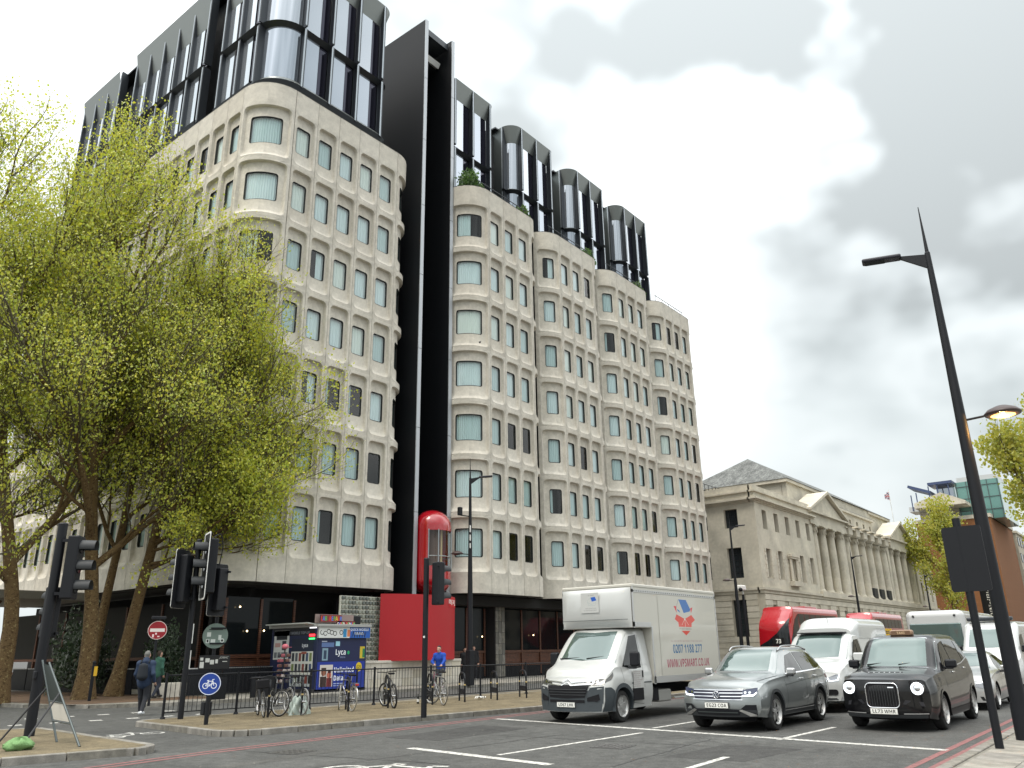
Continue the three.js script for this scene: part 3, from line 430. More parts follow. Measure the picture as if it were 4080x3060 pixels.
{
  // ground storey: recessed dark shopfront with timber frames and tiled piers
  const s = thing('ground_floor_front', 'dark recessed ground floor with timber framed windows under the concrete', 'shopfront', [0, 0, 0]);
  const tile = std([0.12, 0.115, 0.1], 0.6, { bumpMap: M.conc.bumpMap, bumpScale: 0.01 });
  bb().box(32, 4.7, 0.3, 50, 2.4, -36.2).box(0.3, 4.7, 24, XL + 3.4, 2.4, -46.3).box(10.5, 4.7, 0.3, XL + 7.2, 2.4, -35.3).mesh('back_wall', M.void, s);
  bb().box(32, 0.55, 1.4, 50, 4.5, -32.6).mesh('bulkhead', M.void, s);
  const frameRun = (x0, x1, z, n) => {
    const w = (x1 - x0) / n;
    for (let k = 0; k < n; k++) {
      const x = x0 + w * k; bb().box(0.12, 3.9, 0.14, x, 2.2, z).mesh('timber_post', M.wood, s);
      bb().box(w - 0.12, 0.16, 0.12, x + w / 2, 1.62, z).box(w - 0.12, 0.16, 0.12, x + w / 2, 0.86, z).mesh('timber_rail', M.wood, s);
      bb().box(w - 0.12, 0.58, 0.04, x + w / 2, 1.24, z - 0.03).mesh('timber_panel', M.wood, s);
      bb().box(w - 0.12, 2.5, 0.015, x + w / 2, 2.96, z).mesh('window_pane', M.glassDark, s); bb().box(w - 0.12, 0.7, 0.1, x + w / 2, 0.43, z).mesh('stall_riser', M.blackMatt, s);
    }
    bb().box(0.12, 3.9, 0.14, x1, 2.2, z).mesh('timber_post', M.wood, s);
  };
  frameRun(20.9, 24.6, -33.4, 2); frameRun(35.2, 38.5, -33.2, 2); frameRun(40.2, 52, -33.2, 6); frameRun(53.5, 65, -33.2, 6);
  const tl = bb().rb(0.27, 0.62, 0.05, 0.01, 0, 0, 0).geo();
  for (const px of [39.35, 52.7]) { bb().box(0.95, 4.6, 0.9, px, 2.42, -33.1).mesh('pier_core', M.dark, s); for (let r = 0; r < 7; r++) for (let k = 0; k < 3; k++) { const o = addMesh('pier_tile', tl, [tile, M.kerb, M.pavingB][(r + k * 2) % 3], s); o.position.set(px - 0.3 + k * 0.3, 0.5 + r * 0.64, -32.63); } }
  for (let k = 0; k < 6; k++) { const z = -36 - k * 3.6; bb().box(0.14, 3.9, 0.14, XL + 1.9, 2.2, z).mesh('timber_post', M.wood, s); bb().box(0.02, 2.6, 3.4, XL + 1.9, 2.9, z - 1.8).mesh('window_pane', std([0.008, 0.009, 0.01], 0.3, { specularIntensity: 0.2 }), s); bb().box(0.12, 0.15, 3.4, XL + 1.9, 1.55, z - 1.8).box(0.12, 0.15, 3.4, XL + 1.9, 0.8, z - 1.8).mesh('timber_rail', M.wood, s); bb().box(0.1, 0.6, 3.4, XL + 1.93, 0.45, z - 1.8).mesh('stall_riser', M.blackMatt, s); }
  const lamps = thing('pendant_lights', 'row of small lit pendant bulbs inside the dark ground floor window', 'lights', [0, 0, 0]); lamps.userData.kind = 'stuff';
  const warm = std([0.9, 0.8, 0.6], 0.4, { emissive: new THREE.Color(1, 0.75, 0.4), emissiveIntensity: 3 }); const lb = bb(); for (const [x, y, z] of [[21.5, 3.75, -33.2], [22.0, 2.7, -33.25], [22.9, 2.72, -33.25], [20.6, 2.75, -33.3], [38.1, 2.5, -33.0], [39.9, 2.95, -32.9], [43.2, 2.6, -33.0]]) lb.sph(0.04, x, y, z, 1, 1, 1, 8); lb.mesh('bulb', warm, lamps);
}
// ---------- the classical stone building along the road ----------
{
  const X0 = 77.8, X1 = 152, Z = -31, ZS = -58;
  const h = thing('stone_town_hall', 'pale stone classical building with columns and pediments beyond the concrete hotel', 'town hall');
  const holeR = (x0, y0, x1, y1) => [[x0, y0], [x0, y1], [x1, y1], [x1, y0]];
  const fr = std([0.015, 0.016, 0.018], 0.5);
  // wall with window openings, extruded 0.6 thick; local x along, outward +z
  function wall(name, w, y0, y1, wins, m, mat = M.stone, t = 0.65) { bb().ext([[0, y0], [w, y0], [w, y1], [0, y1]], t, m.clone().multiply(mtx(0, 0, -t)), 0, wins.map((q) => holeR(...q))).mesh(name, mat, h); for (const q of wins) win(q, m); }
  function win([x0, y0, x1, y1], m) {
    const w = x1 - x0, hh = y1 - y0, b = bb(), nx = Math.max(2, Math.round(w / 0.5)), ny = Math.max(2, Math.round(hh / 0.55)), T = (x, y, z) => m.clone().multiply(mtx(x, y, z));
    for (let i = 0; i <= nx; i++) b.add(new THREE.BoxGeometry(i % nx ? 0.045 : 0.11, hh, 0.07), T(x0 + w * i / nx, (y0 + y1) / 2, -0.48)); for (let i = 0; i <= ny; i++) b.add(new THREE.BoxGeometry(w, i % ny ? 0.045 : 0.11, 0.065), T(x0 + w / 2, y0 + hh * i / ny, -0.482));
    const f = b.mesh('window', fr, h); bb().add(new THREE.BoxGeometry(w, hh, 0.02), T(x0 + w / 2, (y0 + y1) / 2, -0.5)).mesh('pane', std([0.03, 0.036, 0.04], 0.05), f);
  }
  const F = mtx(X0, 0, Z), SL = mtx(X0, 0, ZS, 0, -PI / 2, 0), SW = Z - ZS - 0.652;       // front; side facing the hotel (local x runs towards the road)
  const wingW = 16.6, mid0 = 16.6;
  // rusticated ground storey: courses laid one by one
  const gw = []; for (let k = 0; k < 5; k++) gw.push([1.75 + k * 3.17, 3.1, 2.9 + k * 3.17, 5.6]);
  const gm = []; for (let k = 0; k < 15; k++) gm.push([1.3 + k * 3.08, 3.1, 2.45 + k * 3.08, 5.6]);
  const courses = (w, m, wins) => { const rows = 11, ch = 6.2 / rows; for (let r = 0; r < rows; r++) { const y0 = 0.4 + r * ch, y1 = y0 + ch - 0.05; let xs = [[0, w]]; for (const q of wins) if (q[1] < y1 - 0.01 && q[3] > y0 + 0.01) xs = xs.flatMap(([a, b]) => (q[0] > a && q[2] < b ? [[a, q[0]], [q[2], b]] : [[a, b]])); xs.forEach(([a, c], i) => bb().add(new THREE.BoxGeometry(c - a, y1 - y0, 0.12), m.clone().multiply(mtx((a + c) / 2, (y0 + y1) / 2, 0.05))).mesh('stone_course', [M.stone, M.stoneC, M.stoneB][(r + i) % 3], h)); } };
  wall('ground_storey_wall', wingW, 0, 6.65, gw, F, M.stoneB); courses(wingW, F, gw);
  const FM = mtx(X0 + mid0, 0, Z), midW = 47; wall('ground_storey_wall', midW, 0, 6.65, gm, FM, M.stoneB); courses(midW, FM, gm);
  const F2 = mtx(X0 + mid0 + midW, 0, Z); wall('ground_storey_wall', 14.1, 0, 6.65, gw.map((q) => [q[0] * 0.62, q[1], q[2] * 0.66, q[3]]), F2, M.stoneB); courses(10.6, F2, gw.map((q) => [q[0] * 0.62, q[1], q[2] * 0.66, q[3]]));
  const sw = [[SW - 2.75, 2.6, SW - 1.2, 6.1], [SW - 5.9, 2.6, SW - 4.6, 6.1]]; wall('ground_storey_wall', SW, 0, 6.65, sw, SL, M.stoneB); courses(SW, SL, sw);
  // upper storeys of the near wing
  const up = []; for (let k = 0; k < 5; k++) { up.push([1.75 + k * 3.17, 13.05, 2.9 + k * 3.17, 15.0]); if (k !== 2) up.push([1.75 + k * 3.17, 8.2, 2.9 + k * 3.17, 11.1]); else up.push([1.8 + k * 3.17, 8.3, 2.85 + k * 3.17, 10.6]); }
  wall('upper_wall', wingW, 7.15, 15.6, up, F);
  wall('upper_wall', SW, 7.15, 15.6, [[SW - 2.7, 13.2, SW - 1.25, 15.1], [SW - 2.75, 8.2, SW - 1.2, 11.2], [SW - 5.7, 13.2, SW - 4.6, 15.1], [SW - 5.7, 8.2, SW - 4.6, 11.2]], SL);
  const up2 = []; for (let k = 0; k < 3; k++) { up2.push([1.6 + k * 3.0, 13.05, 2.7 + k * 3.0, 15.0], [1.6 + k * 3.0, 8.2, 2.7 + k * 3.0, 11.0]); } wall('upper_wall', 10.6, 7.15, 15.6, up2, F2);
  // quoin strips round the tall windows (separate stones)
  for (const q of up) if (q[1] < 9) for (let k = 0; k < 7; k++) for (const s of [0, 1]) { const o = bb().add(new THREE.BoxGeometry(0.34 + (k % 2) * 0.14, 0.36, 0.05), F.clone().multiply(mtx(s ? q[2] + 0.22 + (k % 2) * 0.07 : q[0] - 0.22 - (k % 2) * 0.07, q[1] + 0.2 + k * 0.42, 0.02))).mesh('quoin_stone', k % 2 ? M.stoneC : M.stone, h); }
  // mouldings: stepped bands
  const band = (x0, x1, y, prof, zf = Z, mat = M.stoneC) => { prof.forEach(([dy, hh, d], i) => bb().box(x1 - x0 + (d * 2), hh, d + 0.5, (x0 + x1) / 2, y + dy + hh / 2, zf + d - (d + 0.5) / 2).mesh('moulding', i % 2 ? M.stone : mat, h)); };
  const bandS = (y, prof) => prof.forEach(([dy, hh, d], i) => bb().box(d + 0.5, hh, SW, X0 - d + (d + 0.5) / 2, y + dy + hh / 2 - 0.002, (Z + ZS) / 2 - 0.004).mesh('moulding', i % 2 ? M.stone : M.stoneC, h));
  const str = [[0, 0.3, 0.12], [0.3, 0.25, 0.28]], cor = [[0, 0.14, 0.12], [0.14, 0.12, 0.3], [0.26, 0.16, 0.5], [0.42, 0.62, 0.1], [1.04, 0.16, 0.3], [1.2, 0.55, 0.02]];
  band(X0, X1, 6.65, str); bandS(6.65, str); band(X0, X0 + wingW, 15.6, cor); bandS(15.6, cor); band(X0 + mid0 + midW, X1, 15.6, cor);
  // balconied window with little columns on the near wing
  { const m = F.clone().multiply(mtx(8.66, 0.3, 0)), T = (x, y, z) => m.clone().multiply(mtx(x, y, z)), b = bb(); for (const s of [-1, 1]) for (const q of [0.72, 0.98]) b.add(new THREE.CylinderGeometry(0.1, 0.12, 2.3, 10), T(s * q, 9.0, 0.22)); b.add(new THREE.BoxGeometry(2.5, 0.24, 0.55), T(0, 10.5, 0.2)).add(new THREE.BoxGeometry(2.3, 0.2, 0.45), T(0, 10.28, 0.18)).add(new THREE.BoxGeometry(2.5, 0.5, 0.6), T(0, 7.6, 0.22)); b.mesh('window_surround', M.stoneC, h); }
  // middle: recessed wall behind giant columns, two pedimented ends
  const zr = Z - 1.6; bb().box(midW, 9.3, 0.5, X0 + mid0 + midW / 2, 11.4, zr - 0.25).mesh('loggia_wall', M.stone, h);
  for (let k = 0; k < 15; k++) { const x = X0 + mid0 + 2.2 + k * 3.05; const f = bb().box(1.1, 2.6, 0.1, x, 8.9, zr + 0.03).mesh('window', fr, h); bb().box(1.0, 2.5, 0.06, x, 8.9, zr + 0.07).mesh('pane', std([0.03, 0.036, 0.04], 0.05), f); const g2 = bb().box(1.0, 1.7, 0.1, x, 12.6, zr + 0.03).mesh('window', fr, h); bb().box(0.9, 1.6, 0.06, x, 12.6, zr + 0.07).mesh('pane', std([0.03, 0.036, 0.04], 0.05), g2); }
  bb().box(midW, 0.6, 2.4, X0 + mid0 + midW / 2, 7.2, Z - 0.9).mesh('column_base_course', M.stoneC, h);
  const shaft = bb().lathe([[0.62, 0], [0.62, 0.14], [0.54, 0.2], [0.56, 0.3], [0.48, 0.36], [0.48, 2.5], [0.46, 4.5], [0.41, 6.7], [0.45, 6.76], [0.41, 6.84], [0.5, 7.1], [0.52, 7.35], [0.62, 7.5], [0.0, 7.5]], 20).box(1.25, 0.16, 1.25, 0, 7.58, 0).box(1.2, 0.14, 1.2, 0, 0.0, 0).geo();
  const leaf = (() => { const b = bb(); for (let r = 0; r < 2; r++) for (let k = 0; k < 8; k++) { const a = k * PI / 4 + r * 0.39; b.box(0.2, 0.34, 0.07, 0.5 * Math.cos(a), 6.95 + r * 0.28, 0.5 * Math.sin(a), 0, -a + PI / 2, 0.3); } return b.geo(); })();
  const col = (x, s = 1) => { const c = addMesh('column', shaft, M.stone, h); c.position.set(X0 + mid0 + x, 7.5, Z - 0.4); c.scale.set(s, 1, s); const l = addMesh('capital_leaves', leaf, M.stoneB, c); };
  for (const x of [1.3, 4.4, 7.6, 10.8]) col(x); const MC = [13.6, 16.9, 20.1, 23.4, 26.9, 30.4]; for (const x of MC) col(x, 1.12); for (const x of [34.2, 38, 41.6, 45.2]) col(x);
  for (const x of [0.3, 12.0, 32.6, 46.4]) bb().box(1.0, 7.7, 1.0, X0 + mid0 + x, 11.35, Z - 0.7).mesh('pilaster', M.stone, h);
  for (const x of [6.0, 39.8]) { const n = bb().box(1.5, 3.6, 0.4, X0 + mid0 + x, 9.7, zr + 0.15).add(new THREE.CylinderGeometry(0.75, 0.75, 0.4, 20), mtx(X0 + mid0 + x, 11.5, zr + 0.15, PI / 2, 0, 0)).mesh('niche_surround', M.stoneC, h); }
  for (const x of [20.1, 23.4, 26.9]) bb().rb(1.7, 1.3, 0.5, 0.1, X0 + mid0 + x + 1.4, 8.2, Z + 0.05).mesh('window_box', fr, h);
  band(X0 + mid0 + 12.4, X0 + mid0 + 32.4, 15.16, [[0, 0.4, -0.1], [0.4, 0.35, 0.1], [0.75, 0.2, 0.45]], Z - 0.1);
  for (const x of MC) bb().box(1.5, 1.1, 1.5, X0 + mid0 + x, 15.72, Z - 0.35).box(2.0, 0.2, 2.0, X0 + mid0 + x, 16.36, Z - 0.3).mesh('entablature_block', M.stoneC, h);
  for (const xc of [5.9, 39.7]) {
    const w = 6.9, x = X0 + mid0 + xc; bb().box(w * 2 - 0.6, 1.3, 2.2, x, 15.8, Z - 0.9).mesh('entablature', M.stone, h); bb().box(w * 2, 0.2, 2.7, x, 16.55, Z - 0.8).mesh('pediment_cornice', M.stoneC, h);
    bb().ext([[-w + 0.5, 0], [w - 0.5, 0], [0, 2.5]], 2.1, mtx(x, 16.65, Z - 2.0)).mesh('tympanum', M.stone, h);
    for (const s of [-1, 1]) bb().ext([[0, 0], [w, 0], [0, 2.9], [0, 2.6], [w * 0.9, 0.02], [0, 0.02]].slice(0, 1).concat([[w + 0.1, 0], [w + 0.1, 0.28], [0, 3.05], [0, 2.72]].slice(0, 4)).slice(1), 2.6, mtx(s < 0 ? x : x, 16.64, s < 0 ? Z + 0.55 : Z - 2.05, 0, s < 0 ? PI : 0, 0)).mesh('pediment_cornice', M.stoneC, h);
  }
  // attic storey and slate roofs
  const aw = []; for (let k = 0; k < 7; k++) aw.push([2.2 + k * 3.2, 0.8, 3.1 + k * 3.2, 2.4]); wall('attic_wall', 23, 16.2, 19.4, aw.map((q) => [q[0], q[1] + 16.2, q[2], q[3] + 16.2]), mtx(X0 + mid0 + 12.0, 0, Z - 2.5), M.stone, 0.6);
  wall('attic_wall', 11, 16.2, 20.7, [], mtx(X0 + mid0 + 1.5, 0, Z - 2.9), M.stone, 0.6); wall('attic_wall', 11, 16.2, 20.7, [], mtx(X0 + mid0 + 35.2, 0, Z - 2.9), M.stone, 0.6); wall('attic_wall', 13.35, 16.2, 20.7, [[9.0, 18.0, 10.4, 19.5]], mtx(X0 + mid0 + 1.5, 0, Z - 3.55 - 13.35, 0, -PI / 2, 0), M.stone, 0.6);
  bb().box(12, 0.4, 14.6, X0 + mid0 + 7.0, 20.9, Z - 9.9).box(12, 0.4, 14.6, X0 + mid0 + 40.7, 20.9, Z - 9.9).box(23.5, 0.3, 2, X0 + mid0 + 23.5, 19.5, Z - 3.2).mesh('attic_cornice', M.stoneC, h);
  bb().box(24, 1.7, 0.5, X0 + mid0 + 23.6, 20.3, Z - 3.0).mesh('attic_upper_wall', M.stone, h);
  const roof = (x0, x1, z0, z1, y, hh, rid) => { const zc = (z0 + z1) / 2, a = [x0, y, z0], b = [x1, y, z0], c = [x1, y, z1], d = [x0, y, z1], e = [x0 + rid, y + hh, zc], f = [x1 - rid, y + hh, zc]; bb().quad(a, b, f, e).tri(b, c, f).quad(c, d, e, f).tri(d, a, e).mesh('slate_roof', M.slate, h); };
  roof(X0 + mid0 + 0.9, X0 + mid0 + 47, Z - 2.5, Z - 17.4, 21.1, 4.7, 7); roof(X0 + mid0 + 11, X0 + mid0 + 36, Z - 2.2, Z - 16, 19.66, 4.6, 0.1);
  bb().box(wingW - 1, 0.3, 26, X0 + wingW / 2 + 0.5, 17.0, -44.6).box(10, 0.3, 26, X1 - 5, 17.0, -44.6).mesh('flat_roof', M.dark, h); bb().box(9, 1.7, 9, X0 + 8, 17.95, -46).mesh('roof_house', M.stone, h);
  const rl = bb(); for (let k = 0; k <= 12; k++) { rl.cyl([X0 + 3 + k * 1, 18.7, -40.8], [X0 + 3 + k * 1, 20.2, -40.8], 0.04, 0.04, 5); rl.cyl([X0 + 3, 18.7, -40.8 - k], [X0 + 3, 20.2, -40.8 - k], 0.04, 0.04, 5); } for (const y of [19.4, 20.2]) rl.cyl([X0 + 3, y, -40.8], [X0 + 15, y, -40.8], 0.04).cyl([X0 + 3, y, -40.8], [X0 + 3, y, -52.8], 0.04); rl.mesh('roof_railing', M.dark, h);
  bb().box(13, 0.5, 13, X0 + 9, 18.5, -47).mesh('roof_slab', M.stoneB, h);
  bb().box(72, 14, 20, X0 + 37, 7.4, -48).mesh('inner_structure', M.void, h);
  // flag on the roof
  const fl = thing('flagpole', 'thin flagpole with a small fluttering flag above the stone building', 'flagpole', [156, 0, -36.5]);
  bb().cyl([0, 16, 0], [0, 28.6, 0], 0.1, 0.05, 8).mesh('pole', M.white, fl);
  const fm = canvasMat(256, 128, (x) => { x.fillStyle = '#20305f'; x.fillRect(0, 0, 256, 128); const L = (c, w, ...p) => { x.strokeStyle = c; x.lineWidth = w; x.beginPath(); for (let i = 0; i < p.length; i += 4) { x.moveTo(p[i], p[i + 1]); x.lineTo(p[i + 2], p[i + 3]); } x.stroke(); }; L('#eee', 26, 0, 0, 256, 128, 0, 128, 256, 0); L('#b0202c', 9, 0, 0, 256, 128, 0, 128, 256, 0); L('#eee', 42, 128, 0, 128, 128, 0, 64, 256, 64); L('#b0202c', 25, 128, 0, 128, 128, 0, 64, 256, 64); }, 0.8, { side: THREE.DoubleSide });
  const fg = new THREE.PlaneGeometry(2.8, 1.5, 12, 4); const fp = fg.attributes.position; for (let i = 0; i < fp.count; i++) { const u = fp.getX(i) / 2.8 + 0.5; fp.setZ(i, 0.25 * Math.sin(u * 7)); fp.setY(i, fp.getY(i) * (1 - 0.45 * u) - 0.5 * u * u); } fg.computeVertexNormals(); fg.applyMatrix4(mtx(-1.4, 27.4, 0, 0, PI, 0)); addMesh('flag', fg, fm, fl);
}
{
  // beyond: brick block with glazed roof storeys, and plain street blocks on either side
  const b = thing('brick_block', 'orange brick and render block with glass and steel roof terrace in the distance', 'building', [0, 0, 0]);
  const brick = std([0.36, 0.15, 0.055], 0.9, { map: speckTex(30, 0.3, 0.2, 2, 3) }), pale = M.stoneC, gr = std([0.14, 0.28, 0.25], 0.08, { metalness: 0.3 }), blue = std([0.04, 0.06, 0.14], 0.4);
  const X = 175;
  bb().box(26, 24.4, 13, X + 13, 12.2, -30.4).mesh('brick_wall', brick, b); bb().box(26.4, 0.7, 13.4, X + 13, 24.75, -30.4).mesh('parapet', pale, b); bb().box(18, 2.6, 11, X + 12, 26.3, -31).mesh('rendered_storey', pale, b); bb().ext([[-4, 0], [5, 0], [5, 0.6], [1, 2.6], [-4, 1]], 6, mtx(X + 3, 27, -32, 0, -PI / 2, 0)).mesh('gable', pale, b);
  bb().box(17, 7.6, 7.6, X + 11, 28.2, -25.4).mesh('glass_storey', gr, b); for (let k = 0; k < 5; k++) bb().box(0.12, 7.6, 0.12, X + 2.44, 28.2, -29 + k * 1.8).mesh('mullion', M.fin, b); for (let k = 0; k < 3; k++) bb().box(0.12, 0.12, 7.6, X + 2.42, 26.2 + k * 2.4, -25.4).mesh('transom', M.fin, b); bb().box(16, 1.1, 7, X + 11.5, 32.5, -25.4).mesh('roof_plant', M.alu, b);
  bb().box(6, 0.5, 4.4, X + 3, 32.0, -31.4).box(6, 0.5, 4.3, X + 3, 31.2, -35.3, 0.4, 0, 0).mesh('canopy_roof', blue, b); bb().box(6, 1.2, 5, X + 3.2, 28.6, -32).box(5, 1.0, 3.6, X + 3, 27.4, -36).mesh('balcony', M.alu, b);
  for (const [z, y] of [[-30, 32], [-32, 32], [-33.6, 31.6], [-36, 30.6], [-37, 30.2]]) bb().box(0.18, y - 27, 0.18, X + 0.3, (y + 27) / 2, z).mesh('post', blue, b); bb().box(2, 3, 3, X + 4, 30.4, -31.2).mesh('stair_glass', M.coatB, b);
  const grid = (name, label, x, z, w, h, d, mat, nx, ny) => {
    const t = thing(name, label, 'building', [x, 0, z]); bb().box(w, h, d, 0, h / 2, 0).mesh('wall', mat, t);
    for (let j = 0; j < ny; j++) { for (let i = 0; i < nx; i++) { const f = bb().box(w / nx * 0.5, h / ny * 0.55, 0.12, -w / 2 + w * (i + 0.5) / nx, h * (j + 0.5) / ny, d / 2 + 0.03).mesh('window', M.frame, t); bb().box(w / nx * 0.44, h / ny * 0.48, 0.06, -w / 2 + w * (i + 0.5) / nx, h * (j + 0.5) / ny, d / 2 + 0.08).mesh('pane', M.glassDark, f); } }
    for (let j = 0; j < ny; j++) for (let i = 0; i < Math.round(d / (w / nx)); i++) { const k = Math.round(d / (w / nx)); const f = bb().box(0.12, h / ny * 0.55, d / k * 0.5, -w / 2 - 0.03, h * (j + 0.5) / ny, -d / 2 + d * (i + 0.5) / k).mesh('window', M.frame, t); }
    bb().box(w + 0.6, 0.5, d + 0.6, 0, h + 0.2, 0).mesh('cornice', M.stoneC, t); return t;
  };
  grid('street_block', 'grey stone street block far down the road behind the tree', 262, -34, 120, 24, 21, M.stoneB, 34, 7);
  grid('street_block', 'plain dark office block low between the pediment and the brick block', 164, -46, 12, 21, 12, std([0.16, 0.17, 0.18], 0.8), 6, 5);
  grid('street_block', 'pale block closing the side street at the left edge behind the trees', 3, -92, 34, 15, 12, M.stoneB, 11, 5);
  grid('street_block', 'long pale block at the far right end of the road', 210, 30, 180, 19, 16, M.stoneB, 44, 6);
}
// ---------- trees: limbs grown by forking, twigs, and single leaves ----------
const leafShape = [[0, 0], [0.34, 0.22], [0.5, 0.55], [0.2, 0.7], [0, 1], [-0.2, 0.7], [-0.5, 0.55], [-0.34, 0.22]];
function growTree(t, o) {
  // o: trunk points, r0, limbs [[height fraction, direction, length, r]], levels, leaf count and size, palette
  const wood = bb(), tw = [], twig = bb(), tips = [];
  const seg = (b, a, c, r0, r1, n) => { const g = new THREE.CylinderGeometry(r1, r0, a.distanceTo(c) * 1.02, n, 1, true); const q = new THREE.Quaternion().setFromUnitVectors(V(0, 1, 0), c.clone().sub(a).normalize()); b.add(g, new THREE.Matrix4().compose(a.clone().add(c).multiplyScalar(0.5), q, V(1, 1, 1))); };
  const branch = (p, d, len, r, lev) => {
    const n = lev > 2 ? 3 : 4; let a = p.clone(), dir = d.clone().normalize();
    for (let i = 0; i < n; i++) {
      const l = len / n; dir.add(V(rr(-1, 1), rr(-0.5, 1) * 0.8 + o.lift * 0.28, rr(-1, 1)).multiplyScalar(o.wiggle)).normalize();
      const c = a.clone().addScaledVector(dir, l), ra = r * lerp(1, 0.62, i / n), rb = r * lerp(1, 0.62, (i + 1) / n);
      seg(lev > 1 ? twig : wood, a, c, ra, rb, lev > 2 ? 3 : lev > 1 ? 4 : 7); a = c;
      if (lev < o.levels) { const k = lev === 0 ? 1 : rnd() < 0.62 ? 2 : 1; for (let q = 0; q < k; q++) { const s = dir.clone().cross(V(rr(-1, 1), rr(-1, 1), rr(-1, 1))).normalize(), nd = dir.clone().multiplyScalar(0.75).addScaledVector(s, rr(0.5, 0.95)).add(V(0, o.lift * 0.25, 0)); branch(a, nd, len * rr(0.5, 0.72), rb * rr(0.45, 0.62), lev + 1); } }
      if (lev >= o.levels - 1) tips.push([a.clone(), lev]);
    }
    if (lev >= o.levels) tips.push([a.clone(), lev]); else branch(a, dir, len * 0.6, r * 0.6, lev + 1);
  };
  const tp = o.trunk.map((p) => V(...p)), curve = new THREE.CatmullRomCurve3(tp), N = 14;
  for (let i = 0; i < N; i++) { const u = i / N, v = (i + 1) / N, f = (k) => o.r0 * (lerp(1, 0.5, k) + 0.55 * Math.exp(-k * 22)); seg(wood, curve.getPoint(u), curve.getPoint(v), f(u), f(v), 12); }
  for (const [u, d, len, r] of o.limbs) branch(curve.getPoint(u), V(...d), len, r, 0);
  wood.mesh('trunk', o.bark || M.bark, t); twig.mesh('branches', M.barkDark, t);
  // leaves round every tip
  const P = [], Nn = [], C = [], per = o.leaves / tips.length; let made = 0;
  const c0 = o.top, c1 = o.low, tmp = V();
  for (const [q] of tips) {
    const pk = per * 2 * rnd() ** 1.4 * 1.2, k = Math.floor(pk) + (rnd() < pk % 1 ? 1 : 0);
    const tint = rnd();
    for (let i = 0; i < k; i++) {
      const s = o.size * rr(0.65, 1.3), cx = q.x + rr(-1, 1) * o.spread, cy = q.y + rr(-0.9, 0.8) * o.spread, cz = q.z + rr(-1, 1) * o.spread;
      const e = new THREE.Euler(rr(-1.2, 1.2), rr(0, 2 * PI), rr(-1.2, 1.2)), m = new THREE.Matrix4().makeRotationFromEuler(e), n = V(0, 0, 1).transformDirection(m);
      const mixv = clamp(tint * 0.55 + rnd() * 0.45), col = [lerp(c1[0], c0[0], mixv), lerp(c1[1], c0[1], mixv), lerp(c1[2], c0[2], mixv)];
      const pts = [[0, 0, 0], [0.42, 0.45, 0.08], [0, 1, -0.06], [-0.42, 0.45, 0.08]].map(([x, y, z]) => tmp.set(x * s, y * s, z * s).applyMatrix4(m).toArray());
      for (const ix of [0, 1, 2, 0, 2, 3]) { P.push(pts[ix][0] + cx, pts[ix][1] + cy, pts[ix][2] + cz); Nn.push(n.x, n.y, n.z); C.push(...col); }
    }
  }
  const g = new THREE.BufferGeometry(); g.setAttribute('position', new THREE.Float32BufferAttribute(P, 3)); g.setAttribute('normal', new THREE.Float32BufferAttribute(Nn, 3)); g.setAttribute('color', new THREE.Float32BufferAttribute(C, 3));
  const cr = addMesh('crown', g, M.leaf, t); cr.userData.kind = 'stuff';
  return t;
}
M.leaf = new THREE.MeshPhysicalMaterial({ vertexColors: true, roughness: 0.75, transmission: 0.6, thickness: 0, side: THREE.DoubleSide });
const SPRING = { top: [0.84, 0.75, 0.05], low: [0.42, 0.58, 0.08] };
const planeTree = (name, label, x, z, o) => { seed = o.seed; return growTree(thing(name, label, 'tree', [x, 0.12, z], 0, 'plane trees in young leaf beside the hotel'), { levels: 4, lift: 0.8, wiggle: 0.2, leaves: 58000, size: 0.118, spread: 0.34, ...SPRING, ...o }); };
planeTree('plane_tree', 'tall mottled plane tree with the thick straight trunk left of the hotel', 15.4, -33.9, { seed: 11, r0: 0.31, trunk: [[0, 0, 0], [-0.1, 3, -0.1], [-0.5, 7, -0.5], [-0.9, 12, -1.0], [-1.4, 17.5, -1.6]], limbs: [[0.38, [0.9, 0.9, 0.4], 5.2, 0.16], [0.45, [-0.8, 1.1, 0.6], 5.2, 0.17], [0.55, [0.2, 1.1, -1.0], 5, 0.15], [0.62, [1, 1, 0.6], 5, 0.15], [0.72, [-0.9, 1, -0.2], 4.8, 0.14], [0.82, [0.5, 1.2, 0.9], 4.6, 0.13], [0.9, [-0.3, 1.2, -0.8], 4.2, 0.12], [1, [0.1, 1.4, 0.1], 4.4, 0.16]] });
planeTree('plane_tree', 'leaning plane tree with the bare trunk nearest the concrete corner', 17.1, -35.0, { seed: 23, r0: 0.27, trunk: [[0, 0, 0], [0.35, 3, 0.1], [0.8, 6.5, 0.2], [1.0, 9.5, 0.5], [1.1, 12, 0.8]], limbs: [[0.42, [0.7, 0.15, 1.2], 3.0, 0.08], [0.46, [0.2, 0.2, 1.3], 3.6, 0.08], [0.4, [0.7, 0.5, 1.0], 3.4, 0.1], [0.9, [0.7, 0.9, 1.1], 3.4, 0.11], [0.48, [0.4, 0.6, 1.3], 4.4, 0.13], [0.55, [0.5, 1.1, 0.9], 4.8, 0.14], [0.62, [-0.4, 1.0, 1.0], 4.6, 0.13], [0.72, [0.7, 1.1, 0.1], 4.2, 0.12], [0.85, [0.3, 1.3, 1.0], 4.4, 0.13], [1, [0.1, 1.5, 0.2], 4.6, 0.15]] });
